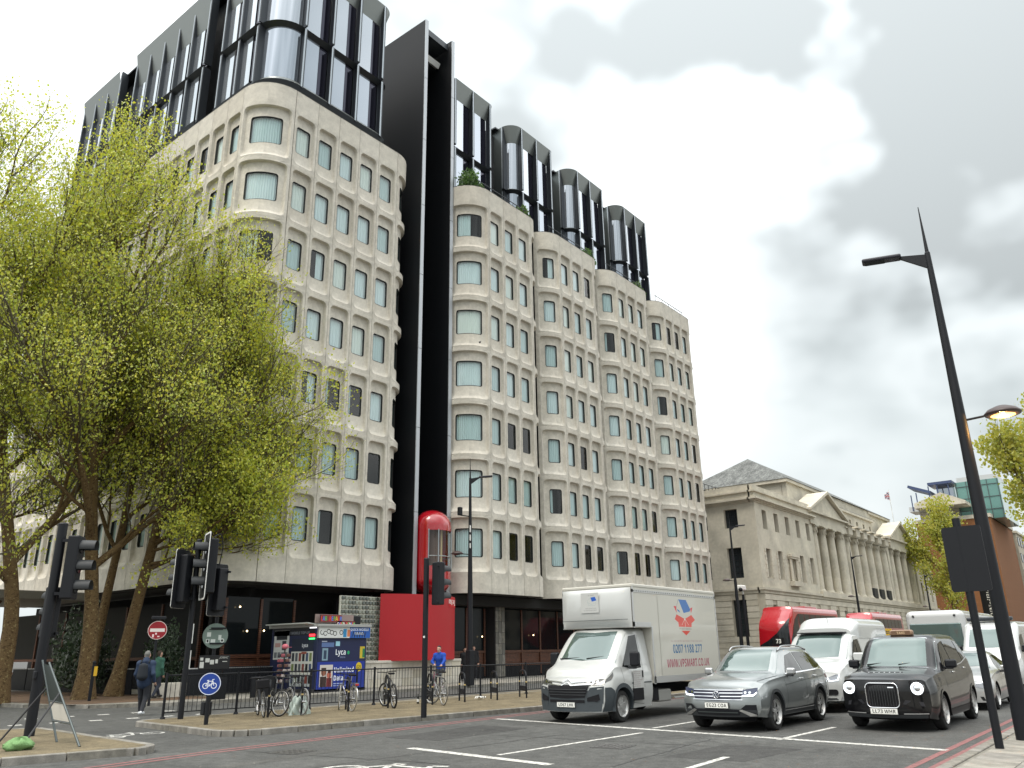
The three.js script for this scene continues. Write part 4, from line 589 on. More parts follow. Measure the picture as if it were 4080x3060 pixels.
planeTree('plane_tree', 'slender greenish plane tree trunk between the two thicker ones', 16.6, -36.4, { seed: 37, r0: 0.22, leaves: 14000, trunk: [[0, 0, 0], [0.3, 4, 0], [0.6, 8, 0.1], [0.7, 12, 0.3]], limbs: [[0.5, [-0.9, 1, 0.3], 4, 0.1], [0.62, [0.9, 1, 0.3], 4.2, 0.1], [0.78, [0.2, 1.2, 0.8], 4, 0.09], [0.9, [-0.3, 1.2, -0.5], 4, 0.09], [1, [0, 1.5, 0], 4.4, 0.11]] });
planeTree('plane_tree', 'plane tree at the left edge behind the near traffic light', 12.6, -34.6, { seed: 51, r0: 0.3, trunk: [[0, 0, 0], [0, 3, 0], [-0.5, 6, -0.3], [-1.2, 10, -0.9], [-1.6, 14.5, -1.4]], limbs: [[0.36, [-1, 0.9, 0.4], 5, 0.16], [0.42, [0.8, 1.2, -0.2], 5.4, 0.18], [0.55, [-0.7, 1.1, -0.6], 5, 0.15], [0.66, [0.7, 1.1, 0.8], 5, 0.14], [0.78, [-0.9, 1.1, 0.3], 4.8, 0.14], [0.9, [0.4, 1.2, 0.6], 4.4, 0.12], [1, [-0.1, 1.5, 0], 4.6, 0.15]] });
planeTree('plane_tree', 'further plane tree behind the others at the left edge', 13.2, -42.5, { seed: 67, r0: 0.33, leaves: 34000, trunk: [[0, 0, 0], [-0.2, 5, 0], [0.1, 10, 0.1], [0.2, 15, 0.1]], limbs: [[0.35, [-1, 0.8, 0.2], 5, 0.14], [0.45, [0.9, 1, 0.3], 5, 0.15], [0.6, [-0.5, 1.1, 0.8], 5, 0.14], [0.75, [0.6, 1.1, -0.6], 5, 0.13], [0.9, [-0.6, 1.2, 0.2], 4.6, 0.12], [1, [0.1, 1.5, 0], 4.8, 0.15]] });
{
  const far = { levels: 3, lift: 0.9, wiggle: 0.2, leaves: 9000, size: 0.34, spread: 0.75, top: [0.6, 0.52, 0.04], low: [0.34, 0.42, 0.06] };
  const mk = (label, x, z, h, sd, o = {}) => { seed = sd; return growTree(thing('street_tree', label, 'tree', [x, 0.1, z], 0, 'street trees down the road'), { ...far, r0: 0.32, trunk: [[0, 0, 0], [0.1, h * 0.25, 0], [-0.1, h * 0.5, 0.1], [0, h * 0.7, 0]], limbs: [[0.35, [-1, 1, 0.2], h * 0.26, 0.13], [0.45, [0.9, 1, 0.4], h * 0.26, 0.13], [0.6, [0.1, 1.1, 1], h * 0.26, 0.12], [0.75, [-0.5, 1.1, -0.9], h * 0.26, 0.12], [0.9, [0.7, 1.2, -0.2], h * 0.24, 0.11], [1, [0, 1.5, 0], h * 0.24, 0.12]], ...o }); };
  mk('single yellow-green tree in front of the orange brick wall', 139, -26.2, 19, 81, { leaves: 14000 });
  mk('big tree leaning in at the right edge behind the lamp post', 74, -4.2, 17.5, 97, { leaves: 26000, size: 0.28, spread: 0.6, levels: 4 });
  mk('second roadside tree further along the right-hand pavement', 98, -5.4, 17, 113, { leaves: 12000 });
}
// ---------- vehicles: a skin of cross-sections with real wheel arches, and details laid on that skin ----------
const crv = (pts) => (x) => { if (x <= pts[0][0]) return pts[0][1]; for (let i = 1; i < pts.length; i++) if (x <= pts[i][0]) { const [a, b] = pts[i - 1], [c, d] = pts[i], p = pts[i - 2] || [a - 1, b], q = pts[i + 1] || [c + 1, d], h = c - a, t = (x - a) / h; const lim = (m, s) => (m * s <= 0 ? 0 : Math.sign(s) * Math.min(Math.abs(m), 3 * Math.abs(s))), s = (d - b) / h, m0 = lim((d - p[1]) / (c - p[0]), s), m1 = lim((q[1] - b) / (q[0] - a), s); return (2 * t ** 3 - 3 * t * t + 1) * b + (t ** 3 - 2 * t * t + t) * h * m0 + (3 * t * t - 2 * t ** 3) * d + (t ** 3 - t * t) * h * m1; } return pts[pts.length - 1][1]; };
class Car {
  constructor(p, root) {
    Object.assign(this, { L: 4.5, noseK: 0.5, tailK: 0.5, ...p, root });
    for (const k of ['w', 'bot', 'belt', 'roofE', 'crown', 'wr']) this[k] = Array.isArray(p[k]) ? crv(p[k]) : () => p[k];
  }
  y0(x) { let y = this.bot(x); for (const [xa, R, yc] of this.arches) { const d = Math.abs(x - xa); if (d < R) y = Math.max(y, yc + Math.sqrt(R * R - d * d)); } return y; }
  sec(x) {
    const W = this.w(x), b = this.y0(x), yb = Math.max(this.belt(x), b + 0.02), ye = Math.max(this.roofE(x), yb + 0.01), yc = Math.max(this.crown(x), ye + 0.01), we = this.wr(x), tk = this.tuck ?? 0.07, bo = this.bot(x);
    const side = (y) => { const t = clamp((y - bo) / (yb - bo)); return W - tk * (1 - smooth(0, 0.3, t)) - 0.05 * smooth(0.72, 1, t); };
    const o = [0, 0.06, 0.18, 0.35, 0.55, 0.72, 0.84, 0.93, 1].map((t) => { const y = lerp(b, yb, t); return [y, side(y)]; });
    for (const t of [0.12, 0.35, 0.6, 0.85, 1]) o.push([lerp(yb, ye, t), lerp(W - 0.055, we, t ** 1.12)]);
    o.push([lerp(ye, yc, 0.5), we - 0.045], [lerp(ye, yc, 0.82), we - 0.13], [lerp(ye, yc, 0.95), we * 0.55], [yc, 0]); return o;
  }
  warp([x, y, z]) { const a = clamp(1 - x / (this.noseL ?? 0.9)), c = clamp(1 - (this.L - x) / 0.8); return [x + this.nose(y, z) * a ** 1.6 - (this.tail ? this.tail(y, z) : 0.1) * c ** 1.6, y, z]; }
  sideZ(x, y) { const s = this.sec(x); for (let i = 1; i < 15; i++) if (y <= s[i][0]) { const t = clamp((y - s[i - 1][0]) / (s[i][0] - s[i - 1][0] || 1)); return lerp(s[i - 1][1], s[i][1], t); } return s[14][1]; }
  topY(x, z) { const s = this.sec(x), q = Math.abs(z); for (let i = s.length - 1; i > 8; i--) if (q <= s[i - 1][1]) { const t = clamp((q - s[i][1]) / (s[i - 1][1] - s[i][1] || 1)); return lerp(s[i][0], s[i - 1][0], t); } return s[8][0]; }
  skin(mat, name = 'body') {
    const xs = new Set(); for (let x = 0; x <= this.L + 1e-6; x += this.L / 60) xs.add(+x.toFixed(3)); for (const [xa, R] of this.arches) for (let k = -12; k <= 12; k++) xs.add(+clamp(xa + R * Math.sin(k / 12 * PI / 2) * 1.0001, 0, this.L).toFixed(3));
    const X = [...xs].sort((a, b) => a - b), b = bb(), S = X.map((x) => this.sec(x)), n = S[0].length, m = 2 * n - 1, P = [], I = [];
    const full = (s) => [...s.map(([y, z]) => [y, z]), ...s.slice(0, -1).reverse().map(([y, z]) => [y, -z])];
    X.forEach((x, i) => full(S[i]).forEach(([y, z]) => P.push(...this.warp([x, y, z]))));
    for (let i = 0; i + 1 < X.length; i++) for (let k = 0; k + 1 < m; k++) { const a = i * m + k; I.push(a, a + 1, a + m + 1, a, a + m + 1, a + m); }
    const g = new THREE.BufferGeometry(); g.setAttribute('position', new THREE.Float32BufferAttribute(P, 3)); g.setIndex(I); b.add(toCreasedNormals(g, 0.55));
    for (const [x, s] of [[0, S[0]], [this.L, S[S.length - 1]]]) b.surf((u, v) => { const k = v * (n - 1), i = Math.min(n - 2, Math.floor(k)), y = lerp(s[i][0], s[i + 1][0], k - i), z = lerp(s[i][1], s[i + 1][1], k - i); return this.warp([x, y, z * (2 * u - 1) * (x ? 1 : -1)]); }, 16, n - 1);
    return b.mesh(name, mat, this.root);
  }
  strip(map, A, C, nv = 4, sub = 3) { const R = (l) => { const o = []; for (let i = 0; i + 1 < l.length; i++) for (let k = 0; k < sub; k++) o.push([lerp(l[i][0], l[i + 1][0], k / sub), lerp(l[i][1], l[i + 1][1], k / sub)]); o.push(l[l.length - 1]); return o; }; const a = R(A), c = R(C), n = a.length - 1; return bb().surf((u, v) => { const i = Math.round(u * n); return map(lerp(a[i][0], c[i][0], v), lerp(a[i][1], c[i][1], v)); }, n, nv).g[0]; }
  side(name, mat, A, C, off = 0.006, s = [1, -1], label) { for (const q of s) { const o = addMesh(name, metreUV(this.strip((x, y) => this.warp([x, y, q * (this.sideZ(x, y) + off)]), A, C)), mat, this.root); } }
  top(name, mat, A, C, off = 0.006) { return addMesh(name, metreUV(this.strip((x, z) => this.warp([x, this.topY(x, z) + off, z]), A, C, 8, 4)), mat, this.root); }
  front(name, mat, A, C, off = 0.008, parent = this.root) { return addMesh(name, metreUV(this.strip((z, y) => this.warp([-off, y, z]), A, C, 4, 4)), mat, parent); }
  frontPoly(name, mat, poly, off = 0.01, parent = this.root) { const sh = poly.map((p) => new THREE.Vector2(...p)), f = THREE.ShapeUtils.triangulateShape(sh, []), b = bb(); for (const t of f) b.tri(...t.map((i) => this.warp([-off, poly[i][1], poly[i][0]]))); return b.mesh(name, mat, parent); }
  line(mat, pts, w = 0.008, off = 0.004, s = [1, -1], name = 'shut_line') { for (const q of s) { const b = bb(); for (let i = 0; i + 1 < pts.length; i++) for (let k = 0; k < 4; k++) { const P = [0, 1].map((e) => [lerp(pts[i][0], pts[i + 1][0], (k + e) / 4), lerp(pts[i][1], pts[i + 1][1], (k + e) / 4)]), d = [P[1][0] - P[0][0], P[1][1] - P[0][1]], l = Math.hypot(...d) || 1, nx = -d[1] / l * w / 2, ny = d[0] / l * w / 2, f = (x, y) => this.warp([x, y, q * (this.sideZ(x, y) + off)]); b.quad(f(P[0][0] + nx, P[0][1] + ny), f(P[1][0] + nx, P[1][1] + ny), f(P[1][0] - nx, P[1][1] - ny), f(P[0][0] - nx, P[0][1] - ny)); } b.mesh(name, mat, this.root); } }
  arch(mat, w = 0.06, off = 0.012) { for (const [xa, R, yc] of this.arches) for (const q of [1, -1]) { const b = bb(), n = 20, f = (t, r) => { const x = xa + r * Math.cos(t), y = Math.max(this.bot(x), yc + r * Math.sin(t)); return this.warp([x, y, q * (this.sideZ(x, Math.max(y, this.y0(x) + 0.005)) + off)]); }; b.surf((u, v) => f(lerp(-0.25, PI + 0.25, u), lerp(R - 0.004, R + w, v)), n, 1); b.surf((u, v) => { const [x, y, z] = f(lerp(-0.25, PI + 0.25, u), R - 0.004); return [x, y, z - q * 0.3 * v]; }, n, 1); b.mesh('wheel_arch', mat, this.root); } }
  under(h0 = 0.2, h1 = 0.55, in_ = 0.16) { const W = this.w(this.L / 2), b = bb(), cut = [0.42, ...this.arches.flatMap(([x, R]) => [x - R, x + R]), this.L - 0.4]; for (let i = 0; i + 1 < cut.length; i += 1) { const a = cut[i], c = cut[i + 1], mid = i % 2 === 1; b.box(c - a, h1 - h0, 2 * (W - (mid ? 0.36 : i === 0 ? 0.3 : in_)), (a + c) / 2, (h0 + h1) / 2, 0); } b.mesh('underbody', M.blackMatt, this.root); }
  wheels(r, tw, rim) { for (const [xa] of this.arches) for (const q of [1, -1]) wheel(this.root, xa, r, q * (this.w(xa) - tw / 2 - 0.025), tw, q, rim); }
  plate(text, y, z = 0, yellow = false, tilt = 0) { const m = plateMat(text), g = new THREE.PlaneGeometry(0.52, 0.111); const [x] = this.warp([0, y, z]); const p = bb().rb(0.016, 0.125, 0.534, 0.006, x - 0.028, y, z).mesh('number_plate', M.plastic, this.root); g.applyMatrix4(mtx(x - 0.038, y, z, 0, -PI / 2, 0)); addMesh('plate_print', g, m, p); }
  mirror(x, y, mat, capMat, s = 1, dz = 0.12) { for (const q of [1, -1]) { const z = q * (this.sideZ(x, y) + dz); const m = bb().rb(0.11 * s, 0.15 * s, 0.2 * s, 0.045, x, y + 0.05, z).mesh('door_mirror', capMat, this.root); bb().rb(0.1 * s, 0.05 * s, 0.2, 0.02, x + 0.01, y - 0.03, z - q * 0.06).mesh('mirror_foot', mat, m); bb().box(0.006, 0.11 * s, 0.15 * s, x + 0.056 * s, y + 0.05, z).mesh('mirror_glass', M.glassDark, m); } }
  handle(x, y, mat) { for (const q of [1, -1]) bb().rb(0.2, 0.028, 0.03, 0.012, x, y, q * (this.sideZ(x, y) + 0.02)).mesh('door_handle', mat, this.root); }
}
const plateMat = (t) => canvasMat(512, 112, (x) => { x.fillStyle = '#e6e6e0'; x.fillRect(0, 0, 512, 112); x.strokeStyle = '#222'; x.lineWidth = 4; x.strokeRect(3, 3, 506, 106); x.fillStyle = '#111'; x.font = 'bold 94px sans-serif'; x.textAlign = 'center'; x.fillText(t, 256, 90, 470); }, 0.5);
function wheel(root, x, r, z, w, q, style) {
  const t = bb(), h = w / 2, R = r; t.lathe([[R * 0.66, -h * 0.9], [R * 0.9, -h], [R * 0.985, -h * 0.72], [R, -h * 0.3], [R, h * 0.3], [R * 0.985, h * 0.72], [R * 0.9, h], [R * 0.66, h * 0.9]], 36, mtx(x, r, z, PI / 2, 0, 0));
  const o = t.mesh('wheel', M.rubber, root), zo = z + q * h * 0.55, b = bb(), R1 = R * 0.66;
  b.lathe([[R1 * 0.9, 0.0], [R1 * 1.0, 0.03], [R1 * 1.03, 0.06]], 32, mtx(x, r, zo, q > 0 ? PI / 2 : -PI / 2, 0, 0)); b.cyl([x, r, zo - q * 0.01], [x, r, zo + q * 0.035], 0.06, 0.05, 16);
  const n = style.n || 5; for (let k = 0; k < n; k++) { const a = k / n * 2 * PI + 0.3; for (const d of style.twin ? [-0.13, 0.13] : [0]) b.box(R1 * 0.95, style.sw || 0.045, 0.03, x + Math.cos(a + d) * R1 * 0.5, r + Math.sin(a + d) * R1 * 0.5, zo + q * 0.012, 0, 0, a + d * 0.4); }
  if (style.disc) b.cyl([x, r, zo - q * 0.012], [x, r, zo + q * 0.004], R1 * 0.92, R1 * 0.92, 28);
  b.mesh('rim', style.mat, o); bb().cyl([x, r, zo - q * 0.06], [x, r, zo - q * 0.05], R1 * 0.97, R1 * 0.97, 24).mesh('brake_disc', M.blackMatt, o); return o;
}
const paintMat = (c, met = 0, rough = 0.32) => std(c, rough, { metalness: met, clearcoat: 1, clearcoatRoughness: 0.03 });
const seatInside = (root, xs, y, w, c = M.dark) => { for (const x of xs) for (const q of [-1, 1]) bb().rb(0.14, 0.7, 0.5, 0.06, x, y + 0.1, q * w, 0, 0, -0.15).rb(0.1, 0.2, 0.28, 0.05, x + 0.06, y + 0.56, q * w).mesh('seat', c, root); };
// cabins are open behind the glass: the skin itself is the painted shell, glass sits proud of a dark lining
M.carGlass = std([0.016, 0.024, 0.024], 0.015, { clearcoat: 1, clearcoatRoughness: 0.01, ior: 1.6 }); M.carGlassSide = std([0.012, 0.014, 0.014], 0.02);
M.screenGlass = std([0.09, 0.14, 0.13], 0.02, { metalness: 0.45, clearcoat: 1, clearcoatRoughness: 0.01 });

// silver sport utility car
{
  const t = thing('silver_car', 'silver grey family SUV waiting in the middle lane with roof rails', 'car', [16.5, 0, -7.85], 0.0);
  const pm = paintMat([0.27, 0.29, 0.29], 0.62, 0.3), sil = M.chrome, pl = M.plastic;
  const c = new Car({ L: 4.7, arches: [[0.93, 0.405, 0.35], [3.66, 0.405, 0.35]], w: [[0, 0.86], [0.5, 0.915], [2.4, 0.925], [4.2, 0.9], [4.7, 0.82]], bot: [[0, 0.3], [0.5, 0.27], [4.2, 0.27], [4.7, 0.36]], belt: [[0, 0.8], [0.35, 0.92], [1.45, 1.03], [3.9, 1.13], [4.7, 1.08]], roofE: [[0, 0.82], [0.35, 0.95], [1.4, 1.07], [1.62, 1.16], [2.15, 1.5], [2.7, 1.575], [3.6, 1.56], [4.2, 1.46], [4.62, 1.16], [4.7, 1.1]], crown: [[0, 0.84], [0.35, 0.99], [1.2, 1.1], [1.45, 1.13], [2.05, 1.56], [2.6, 1.655], [3.5, 1.65], [4.25, 1.56], [4.6, 1.22], [4.7, 1.14]], wr: [[0, 0.74], [1.4, 0.72], [1.7, 0.72], [2.2, 0.63], [3.6, 0.61], [4.3, 0.58], [4.7, 0.66]], nose: (y, z) => 0.26 * (Math.abs(z) / 0.9) ** 3.2 + 0.1 * smooth(0.55, 0.95, y) + 0.07 * smooth(0.45, 0.2, y), tail: (y, z) => 0.2 * (Math.abs(z) / 0.9) ** 3 }, t);
  c.skin(pm);
  c.top('windscreen', M.screenGlass, [[1.5, -0.74], [1.46, 0], [1.5, 0.74]], [[2.14, -0.6], [2.1, 0], [2.14, 0.6]]);
  c.side('side_window', M.carGlassSide, [[1.78, 1.1], [2.35, 1.12], [2.72, 1.13]], [[2.0, 1.26], [2.28, 1.46], [2.72, 1.525]]); c.side('side_window', M.carGlassSide, [[2.78, 1.13], [3.2, 1.14], [3.5, 1.15]], [[2.78, 1.525], [3.2, 1.53], [3.5, 1.52]]); c.side('side_window', M.carGlassSide, [[3.55, 1.15], [3.85, 1.17], [4.12, 1.21]], [[3.55, 1.515], [3.85, 1.49], [4.12, 1.36]]);
  c.line(sil, [[1.74, 1.085], [2.8, 1.11], [3.9, 1.145], [4.2, 1.22], [4.12, 1.38]], 0.02, 0.009, [1, -1], 'window_trim'); c.line(M.black, [[1.55, 0.98], [1.58, 0.62], [1.5, 0.32]]); c.line(M.black, [[2.75, 1.1], [2.78, 0.6], [2.72, 0.3]]); c.line(M.black, [[3.55, 1.1], [3.62, 0.85], [3.35, 0.5]]); c.line(M.black, [[0.4, 0.97], [1.4, 1.05]], 0.006); c.line(M.fin, [[1.5, 0.86], [2.7, 0.93], [4.2, 0.99]], 0.014, 0.005, [1, -1], 'crease_line');
  c.arch(pl, 0.055); c.side('sill_cladding', pl, [[1.36, 0.28], [2.3, 0.28], [3.22, 0.28]], [[1.36, 0.4], [2.3, 0.38], [3.22, 0.4]], 0.012); c.line(sil, [[1.4, 0.36], [3.2, 0.36]], 0.018, 0.018, [1, -1], 'sill_trim');
  c.front('lower_bumper', pl, [[-0.78, 0.3], [0, 0.285], [0.78, 0.3]], [[-0.8, 0.43], [0, 0.43], [0.8, 0.43]], 0.012); const gi = c.front('lower_intake', M.black, [[-0.46, 0.33], [0, 0.32], [0.46, 0.33]], [[-0.52, 0.44], [0, 0.45], [0.52, 0.44]], 0.02); c.front('intake_bar', M.fin, [[-0.44, 0.372], [0.44, 0.372]], [[-0.44, 0.388], [0.44, 0.388]], 0.03, gi);
  for (const q of [-1, 1]) { c.frontPoly('corner_intake', M.black, [[q * 0.5, 0.45], [q * 0.6, 0.53], [q * 0.79, 0.53], [q * 0.79, 0.34], [q * 0.72, 0.33]], 0.016); c.frontPoly('bumper_blade', M.metal, [[q * 0.47, 0.42], [q * 0.53, 0.44], [q * 0.78, 0.34], [q * 0.78, 0.31], [q * 0.66, 0.31]], 0.03); }
  const gr = c.front('grille', std([0.012, 0.012, 0.03], 0.3), [[-0.5, 0.62], [0, 0.6], [0.5, 0.62]], [[-0.56, 0.82], [0, 0.825], [0.56, 0.82]], 0.014); for (const y of [0.628, 0.69, 0.755, 0.812]) c.front('grille_bar', sil, [[-0.55, y - 0.008], [0, y - 0.012], [0.55, y - 0.008]], [[-0.55, y + 0.008], [0, y + 0.004], [0.55, y + 0.008]], 0.022, gr);
  for (const q of [-1, 1]) { const hl = c.frontPoly('headlight', std([0.05, 0.06, 0.11], 0.08, { clearcoat: 1 }), [[q * 0.53, 0.68], [q * 0.54, 0.815], [q * 0.76, 0.85], [q * 0.815, 0.855], [q * 0.81, 0.76], [q * 0.76, 0.69]], 0.02); c.frontPoly('light_bar', M.ledWhite, [[q * 0.54, 0.685], [q * 0.545, 0.715], [q * 0.75, 0.73], [q * 0.805, 0.78], [q * 0.805, 0.75], [q * 0.75, 0.695]], 0.03, hl); for (const z of [0.6, 0.68]) c.frontPoly('lens', M.chrome, circ(0.026, 12, q * z, 0.765), 0.028, hl); }
  const bx = c.warp([0, 0.715, 0])[0], bg = bb().cyl([bx - 0.05, 0.715, 0], [bx + 0.02, 0.715, 0], 0.072, 0.072, 28).mesh('badge', std([0.05, 0.06, 0.1], 0.3), t), st = bb().tor(0.066, 0.007, mtx(bx - 0.05, 0.715, 0, 0, PI / 2, 0), 28, 6), P = (z, y) => [bx - 0.054, 0.715 + y, z]; st.pipe([P(-0.042, 0.05), P(0, 0.008), P(0.042, 0.05)], 0.006).pipe([P(-0.06, 0.028), P(-0.026, -0.05), P(0, 0.0), P(0.026, -0.05), P(0.06, 0.028)], 0.006).mesh('emblem', sil, bg);
  c.plate('EG23 COA', 0.515); c.under(); c.wheels(0.36, 0.235, { n: 5, twin: true, mat: M.alu, sw: 0.04 }); c.mirror(1.78, 1.08, pl, M.metal); c.handle(2.5, 0.965, sil); c.handle(3.4, 1.0, sil);
  for (const q of [-1, 1]) bb().tube([[2.12, c.topY(2.12, 0.58) + 0.02, q * 0.58], [2.4, c.topY(2.4, 0.58) + 0.06, q * 0.59], [3.3, c.topY(3.3, 0.58) + 0.06, q * 0.58], [3.95, c.topY(3.95, 0.56) + 0.015, q * 0.57]], 0.018).mesh('roof_rail', M.metal, t);
  bb().cyl([1.5, 1.15, -0.55], [1.6, 1.2, 0.05], 0.012).cyl([1.5, 1.15, 0.0], [1.62, 1.21, 0.6], 0.012).mesh('wiper', M.black, t); for (const q of [-1, 1]) c.side('tail_light', std([0.3, 0.01, 0.01], 0.2), [[4.3, 0.92], [4.6, 0.92]], [[4.3, 1.02], [4.6, 1.02]], 0.01);
}
// black taxi
{
  const t = thing('black_taxi', 'glossy black taxi with round lit headlights and upright grille', 'taxi', [18.1, 0, -5.0], 0.0);
  const pm = std([0.004, 0.004, 0.005], 0.3, { clearcoat: 0.7, clearcoatRoughness: 0.03, specularIntensity: 0.4 }), sil = M.chrome;
  const c = new Car({ L: 4.85, arches: [[1.05, 0.4, 0.34], [4.02, 0.4, 0.34]], w: [[0, 0.84], [0.5, 0.915], [2.4, 0.935], [4.4, 0.92], [4.85, 0.84]], bot: [[0, 0.26], [0.5, 0.22], [4.4, 0.24], [4.85, 0.32]], belt: [[0, 0.94], [0.3, 1.0], [1.4, 1.1], [3, 1.18], [4.2, 1.3], [4.85, 1.24]], roofE: [[0, 0.96], [0.3, 1.04], [1.3, 1.12], [1.5, 1.22], [2.05, 1.7], [2.6, 1.76], [3.9, 1.76], [4.45, 1.66], [4.75, 1.42], [4.85, 1.3]], crown: [[0, 0.98], [0.3, 1.07], [1.2, 1.17], [1.35, 1.2], [1.95, 1.77], [2.5, 1.86], [3.9, 1.87], [4.5, 1.74], [4.78, 1.46], [4.85, 1.34]], wr: [[0, 0.76], [1.3, 0.78], [1.6, 0.79], [2.1, 0.72], [3.9, 0.7], [4.5, 0.66], [4.85, 0.68]], nose: (y, z) => 0.3 * (Math.abs(z) / 0.9) ** 2.6 + 0.06 * smooth(0.8, 1.05, y) + 0.05 * smooth(0.35, 0.2, y), tail: (y, z) => 0.22 * (Math.abs(z) / 0.9) ** 2.4 + 0.25 * smooth(0.9, 1.7, y) }, t);
  c.skin(pm);
  c.top('windscreen', M.screenGlass, [[1.38, -0.8], [1.34, 0], [1.38, 0.8]], [[1.99, -0.7], [1.95, 0], [1.99, 0.7]]); c.top('windscreen_trim', sil, [[1.995, -0.72], [1.955, 0], [1.995, 0.72]], [[2.02, -0.72], [1.98, 0], [2.02, 0.72]], 0.012); c.top('windscreen_trim', sil, [[1.31, -0.82], [1.275, 0], [1.31, 0.82]], [[1.335, -0.82], [1.3, 0], [1.335, 0.82]], 0.012);
  c.side('side_window', M.carGlassSide, [[1.62, 1.16], [2.1, 1.18], [2.5, 1.2]], [[1.85, 1.42], [2.15, 1.66], [2.5, 1.715]]); c.side('side_window', M.carGlassSide, [[2.56, 1.2], [3.1, 1.23], [3.62, 1.28]], [[2.56, 1.72], [3.1, 1.725], [3.62, 1.725]]); c.side('side_window', M.carGlassSide, [[3.68, 1.29], [4.0, 1.34], [4.3, 1.42]], [[3.68, 1.725], [4.0, 1.7], [4.3, 1.58]]);
  c.line(M.metal, [[1.55, 1.135], [2.5, 1.17], [3.4, 1.235], [4.35, 1.38]], 0.02, 0.01, [1, -1], 'window_trim'); c.line(M.dark, [[1.5, 1.08], [1.52, 0.6], [1.5, 0.3]]); c.line(M.dark, [[2.53, 1.2], [2.56, 0.6], [2.5, 0.3]]); c.line(M.dark, [[3.65, 1.27], [3.68, 0.6], [3.5, 0.35]]);
  c.arch(pm, 0.035); c.side('sill_panel', std([0.02, 0.02, 0.02], 0.5), [[1.5, 0.24], [3.56, 0.25]], [[1.5, 0.36], [3.56, 0.37]], 0.012);
  const gr = c.frontPoly('grille', M.blackMatt, rrect(-0.3, 0.46, 0.3, 0.9, 0.08), 0.012), b = bb(); const gp = rrect(-0.31, 0.45, 0.31, 0.91, 0.09); gp.forEach((p, i) => { const q = gp[(i + 1) % gp.length]; b.cyl(c.warp([-0.018, p[1], p[0]]), c.warp([-0.018, q[1], q[0]]), 0.012, 0.012, 6); }); b.mesh('grille_surround', sil, gr); const sl = bb(); for (let k = 0; k < 11; k++) { const z = -0.25 + k * 0.05; sl.cyl(c.warp([-0.016, 0.49, z]), c.warp([-0.016, 0.87, z]), 0.006, 0.006, 5); } sl.mesh('grille_bars', M.plastic, gr); c.front('grille_badge', sil, [[0.13, 0.825], [0.24, 0.825]], [[0.13, 0.845], [0.24, 0.845]], 0.03, gr);
  for (const q of [-1, 1]) { const z = q * 0.655, hx = c.warp([0, 0.82, z])[0]; const hl = bb().cyl([hx + 0.06, 0.815, z], [hx - 0.035, 0.815, z], 0.135, 0.128, 28).mesh('headlight', std([0.03, 0.03, 0.035], 0.2, { clearcoat: 1 }), t); bb().tor(0.098, 0.02, mtx(hx - 0.04, 0.815, z, 0, PI / 2, 0), 32, 8).mesh('light_ring', M.ledWhite, hl); bb().sph(0.07, hx - 0.028, 0.815, z, 0.4, 1, 1, 14).mesh('lens', M.chrome, hl); c.frontPoly('bumper_slot', std([0.03, 0.03, 0.035], 0.4), [[q * 0.36, 0.52], [q * 0.42, 0.6], [q * 0.72, 0.56], [q * 0.74, 0.48]], 0.01); c.front('bumper_trim', M.alu, [[q * 0.36, 0.335], [q * 0.78, 0.34]], [[q * 0.36, 0.35], [q * 0.78, 0.355]], 0.014); }
  c.front('lower_bumper', M.plastic, [[-0.75, 0.26], [0, 0.255], [0.75, 0.26]], [[-0.76, 0.33], [0, 0.32], [0.76, 0.33]], 0.008);
  const bon = addMesh('bonnet_lettering', (() => { const g = new THREE.PlaneGeometry(0.72, 0.055); g.applyMatrix4(mtx(0.42, c.topY(0.42, 0) + 0.02, 0, 0, 0, 0).multiply(mtx(0, 0, 0, 0, -PI / 2, 0)).multiply(mtx(0, 0, 0, -1.15, 0, 0))); return g; })(), canvasMat(512, 40, (x) => { x.fillStyle = '#0b0b0c'; x.fillRect(0, 0, 512, 40); x.fillStyle = '#c9ccd0'; x.font = 'bold 34px sans-serif'; x.textAlign = 'center'; const s = 'SHERBET'; for (let i = 0; i < 7; i++) x.fillText(s[i], 36 + i * 73, 33); }, 0.4), t);
  const sg = bb().rb(0.16, 0.13, 0.5, 0.05, 2.28, 1.9, 0).mesh('roof_sign', std([0.26, 0.17, 0.11], 0.4), t); addMesh('sign_print', new THREE.PlaneGeometry(0.4, 0.09).applyMatrix4(mtx(2.197, 1.9, 0, 0, -PI / 2, 0)), canvasMat(256, 64, (x) => { x.fillStyle = '#6a503a'; x.fillRect(0, 0, 256, 64); x.fillStyle = '#c9b08c'; x.font = 'bold 50px sans-serif'; x.textAlign = 'center'; x.fillText('TAXI', 128, 50); }, 0.5), sg);
  c.plate('LL73 WHR', 0.385); c.under(); c.wheels(0.35, 0.22, { n: 10, mat: M.alu, sw: 0.04, disc: true }); c.mirror(1.8, 1.2, M.black, M.black, 1.15, 0.14); c.handle(2.35, 1.07, sil); c.handle(3.5, 1.13, sil); bb().cyl([1.38, 1.24, -0.6], [1.5, 1.29, 0.02], 0.012).cyl([1.38, 1.24, 0.05], [1.52, 1.3, 0.62], 0.012).mesh('wiper', M.black, t);
  bb().rb(0.1, 0.09, 0.26, 0.03, 1.98, 1.7, 0).mesh('mirror_camera', M.black, t);
}
